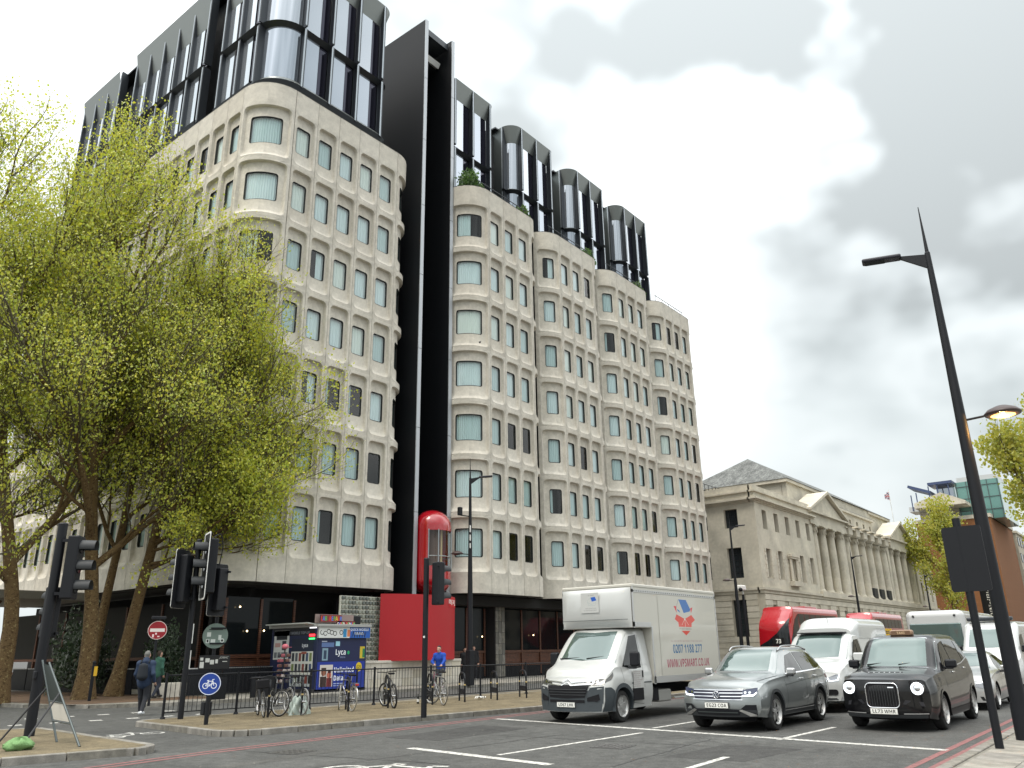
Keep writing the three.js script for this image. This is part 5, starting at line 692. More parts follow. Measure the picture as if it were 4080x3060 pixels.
// pale saloon behind the taxi
{
  const t = thing('silver_saloon', 'pale silver saloon queueing behind the black taxi', 'car', [24.6, 0, -5.0], 0.0), pm = paintMat([0.42, 0.42, 0.41], 0.55, 0.3);
  const c = new Car({ L: 4.7, arches: [[0.85, 0.37, 0.33], [3.7, 0.37, 0.33]], w: [[0, 0.8], [0.5, 0.89], [2.4, 0.91], [4.2, 0.88], [4.7, 0.78]], bot: [[0, 0.2], [4.7, 0.26]], belt: [[0, 0.66], [0.4, 0.78], [1.5, 0.93], [3.8, 1.02], [4.7, 0.98]], roofE: [[0, 0.68], [0.4, 0.82], [1.45, 0.97], [1.7, 1.04], [2.3, 1.32], [2.8, 1.37], [3.4, 1.32], [4.2, 1.04], [4.7, 1.0]], crown: [[0, 0.7], [0.4, 0.85], [1.4, 1.0], [1.5, 1.03], [2.2, 1.38], [2.8, 1.45], [3.4, 1.4], [4.2, 1.1], [4.7, 1.03]], wr: [[0, 0.68], [1.5, 0.68], [2.3, 0.56], [3.4, 0.55], [4.7, 0.64]], nose: (y, z) => 0.32 * (Math.abs(z) / 0.88) ** 2.6 + 0.08 * smooth(0.5, 0.75, y), tail: (y, z) => 0.2 * (Math.abs(z) / 0.9) ** 3 }, t);
  c.skin(pm); c.top('windscreen', M.screenGlass, [[1.58, -0.7], [1.52, 0], [1.58, 0.7]], [[2.26, -0.54], [2.2, 0], [2.26, 0.54]]); c.side('side_window', M.carGlassSide, [[1.85, 0.98], [2.4, 1.0], [2.75, 1.01]], [[2.1, 1.14], [2.4, 1.31], [2.75, 1.335]]); c.side('side_window', M.carGlassSide, [[2.8, 1.01], [3.4, 1.03], [3.8, 1.05]], [[2.8, 1.335], [3.3, 1.3], [3.7, 1.16]]);
  c.line(M.chrome, [[1.8, 0.965], [3.9, 1.035]], 0.014, 0.008, [1, -1], 'window_trim'); c.line(M.black, [[2.78, 1.0], [2.8, 0.3]]); c.line(M.black, [[1.6, 0.9], [1.6, 0.3]]);
  c.frontPoly('grille', M.blackMatt, [[-0.42, 0.5], [-0.3, 0.42], [0.3, 0.42], [0.42, 0.5], [0.42, 0.6], [0.3, 0.64], [-0.3, 0.64], [-0.42, 0.6]], 0.012); c.front('lower_intake', M.blackMatt, [[-0.7, 0.24], [0.7, 0.24]], [[-0.66, 0.34], [0.66, 0.34]], 0.012);
  for (const q of [-1, 1]) { const hl = c.frontPoly('headlight', std([0.2, 0.21, 0.23], 0.1, { clearcoat: 1 }), [[q * 0.5, 0.58], [q * 0.54, 0.68], [q * 0.82, 0.72], [q * 0.84, 0.62], [q * 0.66, 0.54]], 0.014); c.frontPoly('light_bar', M.ledWhite, [[q * 0.54, 0.655], [q * 0.54, 0.685], [q * 0.82, 0.72], [q * 0.82, 0.69]], 0.024, hl); }
  c.under(0.16, 0.4); c.wheels(0.33, 0.22, { n: 5, twin: true, mat: M.alu }); c.mirror(1.9, 0.95, M.black, pm); c.handle(2.6, 0.86, M.chrome); c.handle(3.5, 0.89, M.chrome);
}
// white high-roof van
{
  const t = thing('white_van', 'white high-roof panel van behind the silver SUV', 'van', [22.1, 0, -8.0], 0.0), pm = paintMat([0.5, 0.515, 0.505], 0, 0.35);
  const c = new Car({ L: 5.3, noseL: 0.7, arches: [[0.95, 0.4, 0.35], [3.9, 0.4, 0.35]], w: [[0, 0.88], [0.5, 0.97], [2.4, 0.99], [5.3, 0.97]], bot: [[0, 0.3], [5.3, 0.34]], belt: [[0, 0.95], [0.35, 1.08], [1.1, 1.22], [5.3, 1.28]], roofE: [[0, 0.98], [0.35, 1.12], [0.95, 1.27], [1.15, 1.36], [1.85, 1.86], [2.0, 1.9], [5.3, 1.92]], crown: [[0, 1.0], [0.35, 1.16], [0.9, 1.31], [1.02, 1.36], [1.75, 1.95], [2.1, 1.98], [5.3, 2.0]], wr: [[0, 0.74], [0.95, 0.8], [1.3, 0.84], [1.9, 0.8], [5.3, 0.8]], nose: (y, z) => 0.34 * (Math.abs(z) / 0.95) ** 2.6 + 0.12 * smooth(0.7, 1.05, y), tail: (y, z) => 0.05 }, t);
  c.skin(pm);
  const hr = bb().surf((u, v) => { const a = (u - 0.5) * PI, x = lerp(2.0, 5.26, v), k = smooth(0, 0.18, v); return [x, 1.84 + (0.28 + 0.3 * k) * Math.cos(a) ** 0.35, 0.83 * Math.sign(Math.sin(a)) * Math.abs(Math.sin(a)) ** 0.5 * (0.92 + 0.08 * k)]; }, 26, 16); hr.surf((u, v) => { const a = (u - 0.5) * PI; return [2.0 - 0.0 * v, lerp(1.84, 1.84 + 0.28 * Math.cos(a) ** 0.35, v), 0.83 * Math.sign(Math.sin(a)) * Math.abs(Math.sin(a)) ** 0.5 * 0.92]; }, 26, 2); hr.mesh('high_roof', pm, t); bb().rb(0.5, 0.03, 1.3, 0.01, 1.9, 2.0, 0).mesh('roof_gap', M.dark, t);
  c.top('windscreen', M.screenGlass, [[1.05, -0.84], [0.98, 0], [1.05, 0.84]], [[1.78, -0.78], [1.72, 0], [1.78, 0.78]]); c.side('side_window', M.carGlassSide, [[1.3, 1.27], [1.8, 1.25], [2.3, 1.25]], [[1.75, 1.72], [1.95, 1.8], [2.3, 1.82]]);
  c.line(M.dark, [[1.25, 1.2], [1.3, 0.4]]); c.line(M.dark, [[2.36, 1.84], [2.36, 0.4]]); c.line(M.dark, [[3.6, 1.84], [3.6, 0.5]]);
  c.front('grille', M.blackMatt, [[-0.5, 0.56], [0, 0.52], [0.5, 0.56]], [[-0.6, 0.82], [0, 0.86], [0.6, 0.82]], 0.012); c.front('lower_bumper', M.plastic, [[-0.78, 0.33], [0, 0.31], [0.78, 0.33]], [[-0.74, 0.37], [0, 0.4], [0.74, 0.37]], 0.014);
  for (const q of [-1, 1]) { const hl = c.frontPoly('headlight', std([0.22, 0.24, 0.27], 0.1, { clearcoat: 1 }), [[q * 0.58, 0.86], [q * 0.62, 0.78], [q * 0.8, 0.8], [q * 0.83, 0.93], [q * 0.76, 0.94]], 0.014), b = bb(), hp = [[0.58, 0.86], [0.62, 0.78], [0.8, 0.8], [0.83, 0.93]]; for (let i = 0; i < 3; i++) b.cyl(c.warp([-0.02, hp[i][1], q * hp[i][0]]), c.warp([-0.02, hp[i + 1][1], q * hp[i + 1][0]]), 0.012, 0.012, 6); b.mesh('light_bar', M.ledWhite, hl); c.frontPoly('fog_panel', M.blackMatt, rrect(q > 0 ? 0.5 : -0.79, 0.44, q > 0 ? 0.79 : -0.5, 0.58, 0.06), 0.016); }
  c.under(0.25, 0.6); c.wheels(0.34, 0.22, { n: 8, mat: M.alu, disc: true }); c.mirror(1.42, 1.3, M.black, pm, 1.5, 0.16); c.handle(2.1, 1.05, M.black); bb().cyl([2.3, 2.0, 0.1], [2.18, 2.4, 0.1], 0.006).mesh('aerial', M.black, t); bb().cyl([1.05, 1.4, -0.6], [1.12, 1.4, 0.1], 0.012).mesh('wiper', M.black, t);
}
// white box truck with its cab
{
  const t = thing('box_truck', 'white removals box truck with a luton over the cab, first at the stop line', 'truck', [16.62, 0, -11.75], 0.0), pm = paintMat([0.5, 0.51, 0.495], 0, 0.35), gy = std([0.045, 0.055, 0.062], 0.55);
  const c = new Car({ L: 2.35, noseL: 0.75, arches: [[0.93, 0.43, 0.36]], w: [[0, 0.92], [0.45, 1.0], [2.35, 1.02]], bot: [[0, 0.26], [2.35, 0.3]], belt: [[0, 0.98], [0.3, 1.1], [0.8, 1.24], [2.35, 1.28]], roofE: [[0, 1.0], [0.3, 1.16], [0.7, 1.3], [0.9, 1.42], [1.5, 1.98], [1.75, 2.06], [2.35, 2.08]], crown: [[0, 1.02], [0.3, 1.2], [0.66, 1.35], [0.78, 1.42], [1.42, 2.08], [1.7, 2.16], [2.35, 2.18]], wr: [[0, 0.76], [0.7, 0.84], [1.0, 0.9], [1.6, 0.84], [2.35, 0.84]], nose: (y, z) => 0.3 * (Math.abs(z) / 1.0) ** 2.4 + 0.16 * smooth(0.75, 1.05, y), tail: () => 0 }, t);
  c.skin(pm, 'cab');
  c.top('windscreen', M.screenGlass, [[0.82, -0.9], [0.74, 0], [0.82, 0.9]], [[1.46, -0.83], [1.38, 0], [1.46, 0.83]]); c.side('side_window', M.carGlassSide, [[1.02, 1.25], [1.5, 1.19], [1.9, 1.21]], [[1.38, 1.7], [1.56, 1.96], [1.9, 2.0]]);
  c.line(M.dark, [[0.95, 1.22], [1.0, 0.9]]); c.line(M.dark, [[1.95, 2.0], [1.97, 0.36]]); c.line(M.dark, [[1.36, 0.42], [1.97, 0.36]]); c.line(M.fin, [[1.35, 0.86], [2.3, 0.86]], 0.03, 0.006, [1, -1], 'rub_strip');
  c.front('bumper', gy, [[-0.855, 0.28], [0, 0.265], [0.855, 0.28]], [[-0.92, 0.78], [0, 0.66], [0.92, 0.78]], 0.02); c.side('bumper_side', gy, [[0.0, 0.27], [0.3, 0.27], [0.52, 0.29]], [[0.0, 0.8], [0.3, 0.8], [0.52, 0.72]], 0.014); for (const q of [-1, 1]) { c.frontPoly('bumper_corner', gy, [[q * 0.56, 0.68], [q * 0.62, 0.8], [q * 0.915, 0.83], [q * 0.9, 0.45], [q * 0.6, 0.4]], 0.024); c.frontPoly('fog_recess', M.blackMatt, [[q * 0.56, 0.58], [q * 0.82, 0.66], [q * 0.84, 0.54], [q * 0.78, 0.5], [q * 0.56, 0.5]], 0.034); }
  const gr = c.front('grille', M.blackMatt, [[-0.5, 0.58], [0, 0.56], [0.5, 0.58]], [[-0.6, 0.84], [0, 0.86], [0.6, 0.84]], 0.03); for (const [y, d] of [[0.63, 0], [0.69, 0], [0.75, 0]]) c.front('grille_slat', M.plastic, [[-0.54, y], [0.54, y]], [[-0.54, y + 0.018], [0.54, y + 0.018]], 0.042, gr);
  for (const [y, w] of [[0.84, 0.62], [0.91, 0.66]]) { const b = bb(), Q = [[-w, y + 0.03], [-0.13, y], [0, y + 0.075], [0.13, y], [w, y + 0.03]].map(([z, yy]) => c.warp([-0.04, yy, z])); b.pipe(Q, 0.014, 6).mesh('grille_chevron', M.chrome, t); }
  c.front('lower_grille', M.blackMatt, [[-0.5, 0.47], [0.5, 0.47]], [[-0.5, 0.53], [0.5, 0.53]], 0.034); c.front('bonnet_panel', pm, [[-0.6, 0.95], [0, 0.93], [0.6, 0.95]], [[-0.6, 1.0], [0, 1.01], [0.6, 1.0]], 0.006);
  for (const q of [-1, 1]) { const hl = c.frontPoly('headlight', std([0.1, 0.1, 0.095], 0.08, { metalness: 0.3, clearcoat: 1 }), [[q * 0.46, 0.875], [q * 0.54, 0.93], [q * 0.8, 0.985], [q * 0.9, 0.98], [q * 0.9, 0.87], [q * 0.7, 0.855]], 0.02); for (const [z, y] of [[0.66, 0.92], [0.75, 0.925]]) c.frontPoly('reflector', M.chrome, circ(0.022, 12, q * z, y), 0.022, hl); c.side('headlight_side', hl.material, [[0.02, 0.9], [0.3, 0.96], [0.5, 1.06]], [[0.02, 0.96], [0.3, 1.06], [0.52, 1.14]], 0.012, [q]); }
  c.plate('LD67 LHK', 0.42); c.arch(gy, 0.09, 0.02); c.under(0.25, 0.6);
  for (const q of [-1, 1]) { wheel(t, 0.93, 0.36, q * 0.86, 0.24, q, { n: 6, mat: M.alu, sw: 0.06, disc: true }); wheel(t, 4.9, 0.36, q * 0.9, 0.24, q, { n: 6, mat: M.alu, sw: 0.06, disc: true }); const mz = q * 1.2; const m = bb().rb(0.16, 0.34, 0.24, 0.05, 1.25, 1.42, mz).mesh('door_mirror', M.black, t); bb().rb(0.12, 0.1, 0.22, 0.03, 1.28, 1.24, mz - q * 0.1).mesh('mirror_arm', M.plastic, m); bb().rb(0.03, 0.16, 0.06, 0.012, 1.85, 1.06, q * 1.03).mesh('door_handle', M.black, t); bb().rb(0.5, 0.28, 0.03, 0.01, 1.62, 0.6, q * 1.025).mesh('step_recess', M.blackMatt, t); }
  bb().cyl([0.78, 1.44, -0.7], [0.84, 1.46, -0.05], 0.014).cyl([0.78, 1.44, 0.1], [0.9, 1.5, 0.75], 0.014).mesh('wiper', M.black, t);
  // body: side walls, luton head, trims
  const wm = std(0xbfbcb1, 0.45, { clearcoat: 0.5 }); const x0 = 1.5, xb = 2.38, x1 = 6.3, yt = 3.16, W = 1.06;
  const sideP = [[x0, 2.16], [xb, 2.16], [xb, 0.82], [x1, 0.9], [x1, yt], [x0, yt]]; bb().ext(sideP, W * 2, mtx(0, 0, -W), 0.01).mesh('box_body', wm, t);
  bb().surf((u, v) => { const a = lerp(0, 1, v), y = lerp(2.17, 3.14, v), k = Math.abs(2 * u - 1); return [1.5 - 0.13 * Math.sin(a * PI) ** 0.5 * (1 - k ** 6) - 0.02, y, W * 0.99 * (2 * u - 1)]; }, 24, 14).mesh('luton_front', pm, t);
  bb().box(0.012, 0.012, 2.0, 1.36, 2.36, 0).mesh('luton_seam', M.fin, t); const al = M.alu;
  for (const q of [-1, 1]) { const z = q * (W + 0.006); bb().box(x1 - x0, 0.07, 0.03, (x0 + x1) / 2, yt - 0.1, z).box(0.06, yt - 2.16, 0.03, x0 + 0.03, (yt + 2.16) / 2, z).box(0.06, yt - 0.9, 0.03, x1 - 0.03, (yt + 0.9) / 2, z).box(x1 - xb, 0.16, 0.03, (x1 + xb) / 2, 0.9, z).box(0.07, 1.4, 0.03, xb + 0.04, 1.5, z).box(xb - x0, 0.12, 0.03, (x0 + xb) / 2, 2.24, z).mesh('side_trim', q > 0 ? al : al, t); const rv = bb(); for (let k = 0; k < 40; k++) rv.box(0.02, 0.02, 0.012, x0 + 0.1 + k * 0.118, yt - 0.1, z + q * 0.018); rv.mesh('rivets', M.fin, t); }
  bb().rb(x1 - x0 + 0.02, 0.09, W * 2 + 0.05, 0.03, (x0 + x1) / 2, yt + 0.03, 0).mesh('roof_cap', wm, t); bb().box(3.8, 0.2, 0.9, 4.3, 0.62, 0).box(0.3, 0.3, 1.9, 2.6, 0.55, 0).mesh('chassis', M.blackMatt, t); bb().rb(0.7, 0.3, 0.4, 0.05, 3.1, 0.5, 0.75).rb(0.9, 0.05, 0.3, 0.02, 3.9, 0.42, 0.9).mesh('tank', std([0.3, 0.3, 0.28], 0.6), t);
  const sidePrint = canvasMat(1024, 720, (x) => {
    x.fillStyle = '#bfbcb1'; x.fillRect(0, 0, 1024, 720); x.save(); x.translate(505 - 550 * 1.28, 0); x.scale(1.28, 0.7); const P = (c, ...p) => { x.fillStyle = c; x.beginPath(); p.forEach(([a, b], i) => (i ? x.lineTo(a, b) : x.moveTo(a, b))); x.closePath(); x.fill(); };
    P('#1d63a8', [470, 40], [590, 40], [650, 160], [640, 190], [540, 215]); P('#bfbcb1', [455, 60], [480, 60], [540, 215], [440, 190]); x.strokeStyle = '#666'; x.lineWidth = 4; x.beginPath(); x.moveTo(468, 42); x.lineTo(425, 165); x.stroke(); P('#1d63a8', [440, 165], [475, 185], [485, 215], [448, 190]); P('#c83038', [390, 130], [430, 130], [432, 220]); P('#c83038', [648, 150], [690, 130], [660, 215]);
    P('#cf3a26', [425, 235], [545, 290], [480, 370], [395, 300]); P('#cf3a26', [555, 290], [660, 235], [715, 300], [620, 370]); P('#cf3a26', [445, 350], [545, 300], [655, 350], [650, 395], [448, 395]); P('#cf3a26', [485, 445], [625, 445], [555, 505]); x.strokeStyle = '#e8e5da'; x.lineWidth = 4; x.beginPath(); x.moveTo(550, 290); x.lineTo(500, 370); x.moveTo(550, 290); x.lineTo(552, 395); x.moveTo(552, 290); x.lineTo(605, 370); x.stroke();
    x.restore(); x.textAlign = 'center'; x.fillStyle = '#8a7f74'; x.font = 'bold 24px sans-serif'; x.fillText('VP SMART REMOVALS', 505, 302, 250); x.fillStyle = '#9a7c7c'; x.font = '24px sans-serif'; x.fillText('CALL NOW FOR FREE AND FRIENDLY ESTIMATE AND ADVICE', 515, 412, 640); x.fillStyle = '#1f5f8e'; x.font = 'bold 104px sans-serif'; x.fillText('0207 1188 277', 522, 508, 590); x.fillStyle = '#9c3550'; x.font = 'bold 96px sans-serif'; x.fillText('WWW.VPSMART.CO.UK', 522, 630, 850);
  }, 0.45, { clearcoat: 0.5 });
  addMesh('side_print', new THREE.PlaneGeometry(3.0, 2.1).applyMatrix4(mtx(4.3, 1.96, W + 0.017)), sidePrint, t);
  const fp = canvasMat(256, 256, (x) => { x.fillStyle = '#babbb8'; x.fillRect(0, 0, 256, 256); x.fillStyle = '#1d55b0'; x.beginPath(); x.moveTo(140, 60); x.lineTo(205, 52); x.lineTo(225, 100); x.lineTo(160, 112); x.fill(); x.strokeStyle = '#9aa'; x.lineWidth = 3; x.beginPath(); x.moveTo(140, 60); x.lineTo(95, 100); x.lineTo(110, 160); x.lineTo(200, 165); x.lineTo(225, 110); x.moveTo(95, 120); x.lineTo(150, 150); x.lineTo(215, 125); x.stroke(); x.fillStyle = '#777'; x.font = '20px sans-serif'; x.textAlign = 'center'; x.fillText('VP SMART', 150, 40); x.fillText('www.vpsmart.co.uk', 140, 206, 160); x.fillText('CALL NOW FOR FREE ESTIMATE', 130, 232, 190); }, 0.45);
  addMesh('front_print', new THREE.PlaneGeometry(0.55, 0.5).applyMatrix4(mtx(1.335, 2.8, -0.1, 0, -PI / 2, 0)), fp, t);
  const dp = canvasMat(256, 256, (x) => { x.fillStyle = '#babbb8'; x.fillRect(0, 0, 256, 256); x.fillStyle = '#7a5c5c'; x.font = '22px sans-serif'; ['House Removals', 'Office Removals', 'Furniture assembly', 'Man and Van', 'Packing and Materials', 'House Cleaning', 'Waste Clearance', 'Piano Removals'].forEach((s, i) => x.fillText(s, 8, 28 + i * 29)); }, 0.4); addMesh('door_print', new THREE.PlaneGeometry(0.5, 0.42).applyMatrix4(mtx(1.66, 0.96 - 0.02, 1.034)), dp, t);
}
// white vehicles further back
function bigVan(name, label, x, z, L, H, cat, extra) {
  const t = thing(name, label, cat, [x, 0, z], 0), pm = paintMat([0.5, 0.51, 0.505], 0, 0.35);
  const c = new Car({ L, noseL: 0.7, arches: [[1.0, 0.4, 0.35], [L - 1.4, 0.4, 0.35]], w: [[0, 0.9], [0.5, 1.0], [L, 1.0]], bot: [[0, 0.3], [L, 0.34]], belt: [[0, 1.0], [0.35, 1.12], [0.9, 1.28], [L, 1.35]], roofE: [[0, 1.02], [0.35, 1.16], [0.8, 1.34], [1.0, 1.48], [1.6, H - 0.5], [2.0, H - 0.22], [L, H - 0.2]], crown: [[0, 1.05], [0.35, 1.2], [0.75, 1.4], [0.9, 1.5], [1.55, H - 0.32], [2.1, H - 0.03], [L, H]], wr: [[0, 0.78], [0.9, 0.86], [1.8, 0.88], [L, 0.88]], nose: (y, z) => 0.32 * (Math.abs(z)) ** 2.4 + 0.12 * smooth(0.7, 1.1, y), tail: () => 0.04 }, t);
  c.skin(pm); c.top('windscreen', M.screenGlass, [[0.95, -0.88], [0.88, 0], [0.95, 0.88]], [[1.6, -0.84], [1.53, 0], [1.6, 0.84]]); c.side('side_window', M.carGlassSide, [[1.15, 1.36], [1.7, 1.36], [2.1, 1.36]], [[1.5, 1.8], [1.7, 1.92], [2.1, 1.95]]); c.front('grille', M.blackMatt, [[-0.5, 0.55], [0.5, 0.55]], [[-0.56, 0.85], [0.56, 0.85]], 0.012);
  for (const q of [-1, 1]) c.frontPoly('headlight', std([0.3, 0.3, 0.3], 0.15, { clearcoat: 1 }), [[q * 0.58, 0.85], [q * 0.6, 1.0], [q * 0.9, 1.08], [q * 0.9, 0.9]], 0.014); c.under(0.25, 0.6); c.wheels(0.35, 0.22, { n: 8, mat: M.alu, disc: true }); c.mirror(1.3, 1.4, M.black, M.black, 1.6, 0.18); if (extra) extra(t, c, pm); return t;
}
bigVan('ambulance_van', 'white van with roof beacons behind the pale saloon', 33.2, -5.5, 5.6, 2.45, 'van', (t, c) => { bb().rb(0.3, 0.14, 1.5, 0.05, 2.0, 2.5, 0).mesh('light_bar', M.finDark, t); bb().rb(0.12, 0.1, 0.12, 0.03, 1.86, 2.52, -0.5).mesh('beacon', std([0.5, 0.02, 0.05], 0.3, { emissive: new THREE.Color(1, 0.1, 0.15), emissiveIntensity: 1.5 }), t); });
{
  const t = thing('motorhome', 'white motorhome with a big front window beyond the taxi', 'motorhome', [38.5, 0, -8.1], 0), pm = paintMat([0.5, 0.505, 0.5], 0, 0.4);
  bb().rb(7.0, 2.5, 2.3, 0.25, 3.6, 1.75, 0).mesh('body', pm, t); bb().rb(0.1, 0.95, 2.0, 0.12, 0.1, 2.0, 0).mesh('windscreen', M.screenGlass, t); for (const q of [-1, 1]) bb().rb(1.2, 0.7, 0.05, 0.1, 1.2, 2.1, q * 1.14).mesh('side_window', M.carGlassSide, t); bb().rb(0.1, 0.3, 1.6, 0.05, 0.12, 0.95, 0).mesh('grille', M.blackMatt, t); for (const x of [1.1, 5.4]) for (const q of [-1, 1]) wheel(t, x, 0.36, q * 1.0, 0.24, q, { n: 8, mat: M.alu, disc: true }); bb().box(6.6, 0.3, 1.9, 3.6, 0.45, 0).mesh('underbody', M.blackMatt, t); for (const q of [-1, 1]) bb().sph(0.05, 0.08, 2.78, q * 0.8, 0.5, 1, 1, 8).mesh('marker_light', M.dark, t);
}
// red double-deck buses seen from behind, driving away
function bus(label, x, z, route) {
  const t = thing('red_bus', label, 'bus', [x, 0, z], 0, 'red double-deck buses'), L = 11.2, W = 1.26, pm = M.redGloss;
  const c = new Car({ L, noseL: 1.9, arches: [[2.4, 0.52, 0.48], [8.3, 0.52, 0.48]], tuck: 0.02, w: [[0, 1.14], [0.5, 1.24], [L, 1.24]], bot: 0.32, belt: 2.6, roofE: [[0, 4.0], [0.8, 4.12], [L, 4.12]], crown: [[0, 4.1], [0.8, 4.38], [L, 4.4]], wr: [[0, 1.0], [0.8, 1.12], [L, 1.12]], nose: (y, z) => 0.3 * (Math.abs(z) / 1.2) ** 3 + 1.25 * smooth(2.7, 4.4, y) ** 1.7, tail: () => 0.2 }, t);
  c.skin(pm); const gl = std([0.012, 0.014, 0.016], 0.04);
  for (const q of [1, -1]) { for (let k = 0; k < 7; k++) c.side('upper_window', gl, [[2.2 + k * 1.2, 3.1], [3.32 + k * 1.2, 3.1]], [[2.2 + k * 1.2, 3.86], [3.32 + k * 1.2, 3.86]], 0.012, [q]); for (let k = 0; k < 6; k++) c.side('lower_window', gl, [[3.3 + k * 1.2, 1.25], [4.42 + k * 1.2, 1.25]], [[3.3 + k * 1.2, 2.2], [4.42 + k * 1.2, 2.2]], 0.012, [q]); }
  // dark glass sweep of the rear stair: from the low rear corner up to the upper windows on the near side
  c.side('stair_glass', gl, [[0.05, 1.7], [0.6, 1.75], [1.2, 2.05], [2.0, 2.75]], [[0.05, 2.05], [0.6, 2.75], [1.3, 3.45], [2.15, 3.86]], 0.014, [1]); addMesh('rear_glass', metreUV(c.strip((z, y) => c.warp([-0.02, y, z]), [[-1.08, 1.3], [-0.4, 1.3], [0.3, 1.32], [0.8, 1.34], [1.1, 1.35]], [[-1.08, 1.75], [-0.4, 2.05], [0.3, 2.55], [0.8, 3.1], [1.1, 3.6]], 12, 3)), gl, t);
  const np = canvasMat(128, 64, (x) => { x.fillStyle = '#0a0a0b'; x.fillRect(0, 0, 128, 64); x.fillStyle = '#f1f1ea'; x.font = 'bold 56px sans-serif'; x.textAlign = 'center'; x.fillText(route, 64, 52); }, 0.4); const [nx] = c.warp([0, 2.1, 0.75]); addMesh('route_number', new THREE.PlaneGeometry(0.8, 0.44).applyMatrix4(mtx(nx - 0.1, 2.0, 0.35, 0, -PI / 2, 0)), np, t);
  const ad = canvasMat(256, 96, (x) => { x.fillStyle = '#e2b416'; x.fillRect(0, 0, 256, 96); x.fillStyle = '#5a4a20'; x.fillRect(96, 30, 130, 40); x.fillStyle = '#d8281f'; x.font = 'bold 22px sans-serif'; x.fillText('SALE', 12, 30); x.fillRect(70, 40, 18, 46); x.fillStyle = '#e2b416'; x.font = 'bold 26px sans-serif'; x.fillText('LONDON', 104, 60, 110); }, 0.5); addMesh('advert_panel', new THREE.PlaneGeometry(3.4, 0.62).applyMatrix4(mtx(4.6, 2.72, 1.262)), ad, t);
  c.under(0.25, 0.8); c.wheels(0.47, 0.28, { n: 8, mat: M.fin, disc: true }); bb().rb(2.5, 0.12, 1.6, 0.05, 6, 4.42, 0).mesh('roof_unit', pm, t); c.front('rear_bumper', M.blackMatt, [[-1.1, 0.35], [1.1, 0.35]], [[-1.1, 0.5], [1.1, 0.5]], 0.012);
}
bus('red double-deck bus nearest the box truck with a black stair window', 57.0, -22.4, '73'); bus('further red double-deck bus ahead of the other one', 75, -22.0, '205');
{ const t = thing('grey_hatchback', 'small car just visible behind the box truck', 'car', [27.5, 0, -12.2], 0), pm = paintMat([0.3, 0.31, 0.32], 0.5); const c = new Car({ L: 4.1, arches: [[0.8, 0.36, 0.32], [3.3, 0.36, 0.32]], w: [[0, 0.8], [0.5, 0.87], [4.1, 0.84]], bot: 0.22, belt: [[0, 0.7], [0.4, 0.85], [1.3, 0.98], [4.1, 1.04]], roofE: [[0, 0.72], [0.4, 0.88], [1.2, 1.02], [1.9, 1.36], [3.3, 1.38], [4.0, 1.1]], crown: [[0, 0.74], [0.4, 0.9], [1.2, 1.05], [1.85, 1.44], [3.2, 1.48], [4.0, 1.15]], wr: [[0, 0.68], [1.3, 0.7], [2, 0.58], [4.1, 0.6]], nose: (y, z) => 0.3 * (Math.abs(z) / 0.86) ** 2.6, tail: () => 0.1 }, t); c.skin(pm); c.top('windscreen', M.screenGlass, [[1.3, -0.7], [1.26, 0], [1.3, 0.7]], [[1.86, -0.56], [1.82, 0], [1.86, 0.56]]); c.side('side_window', M.carGlassSide, [[1.6, 1.02], [3.4, 1.06]], [[1.95, 1.32], [3.3, 1.34]]); c.under(); c.wheels(0.31, 0.2, { n: 5, mat: M.alu }); }
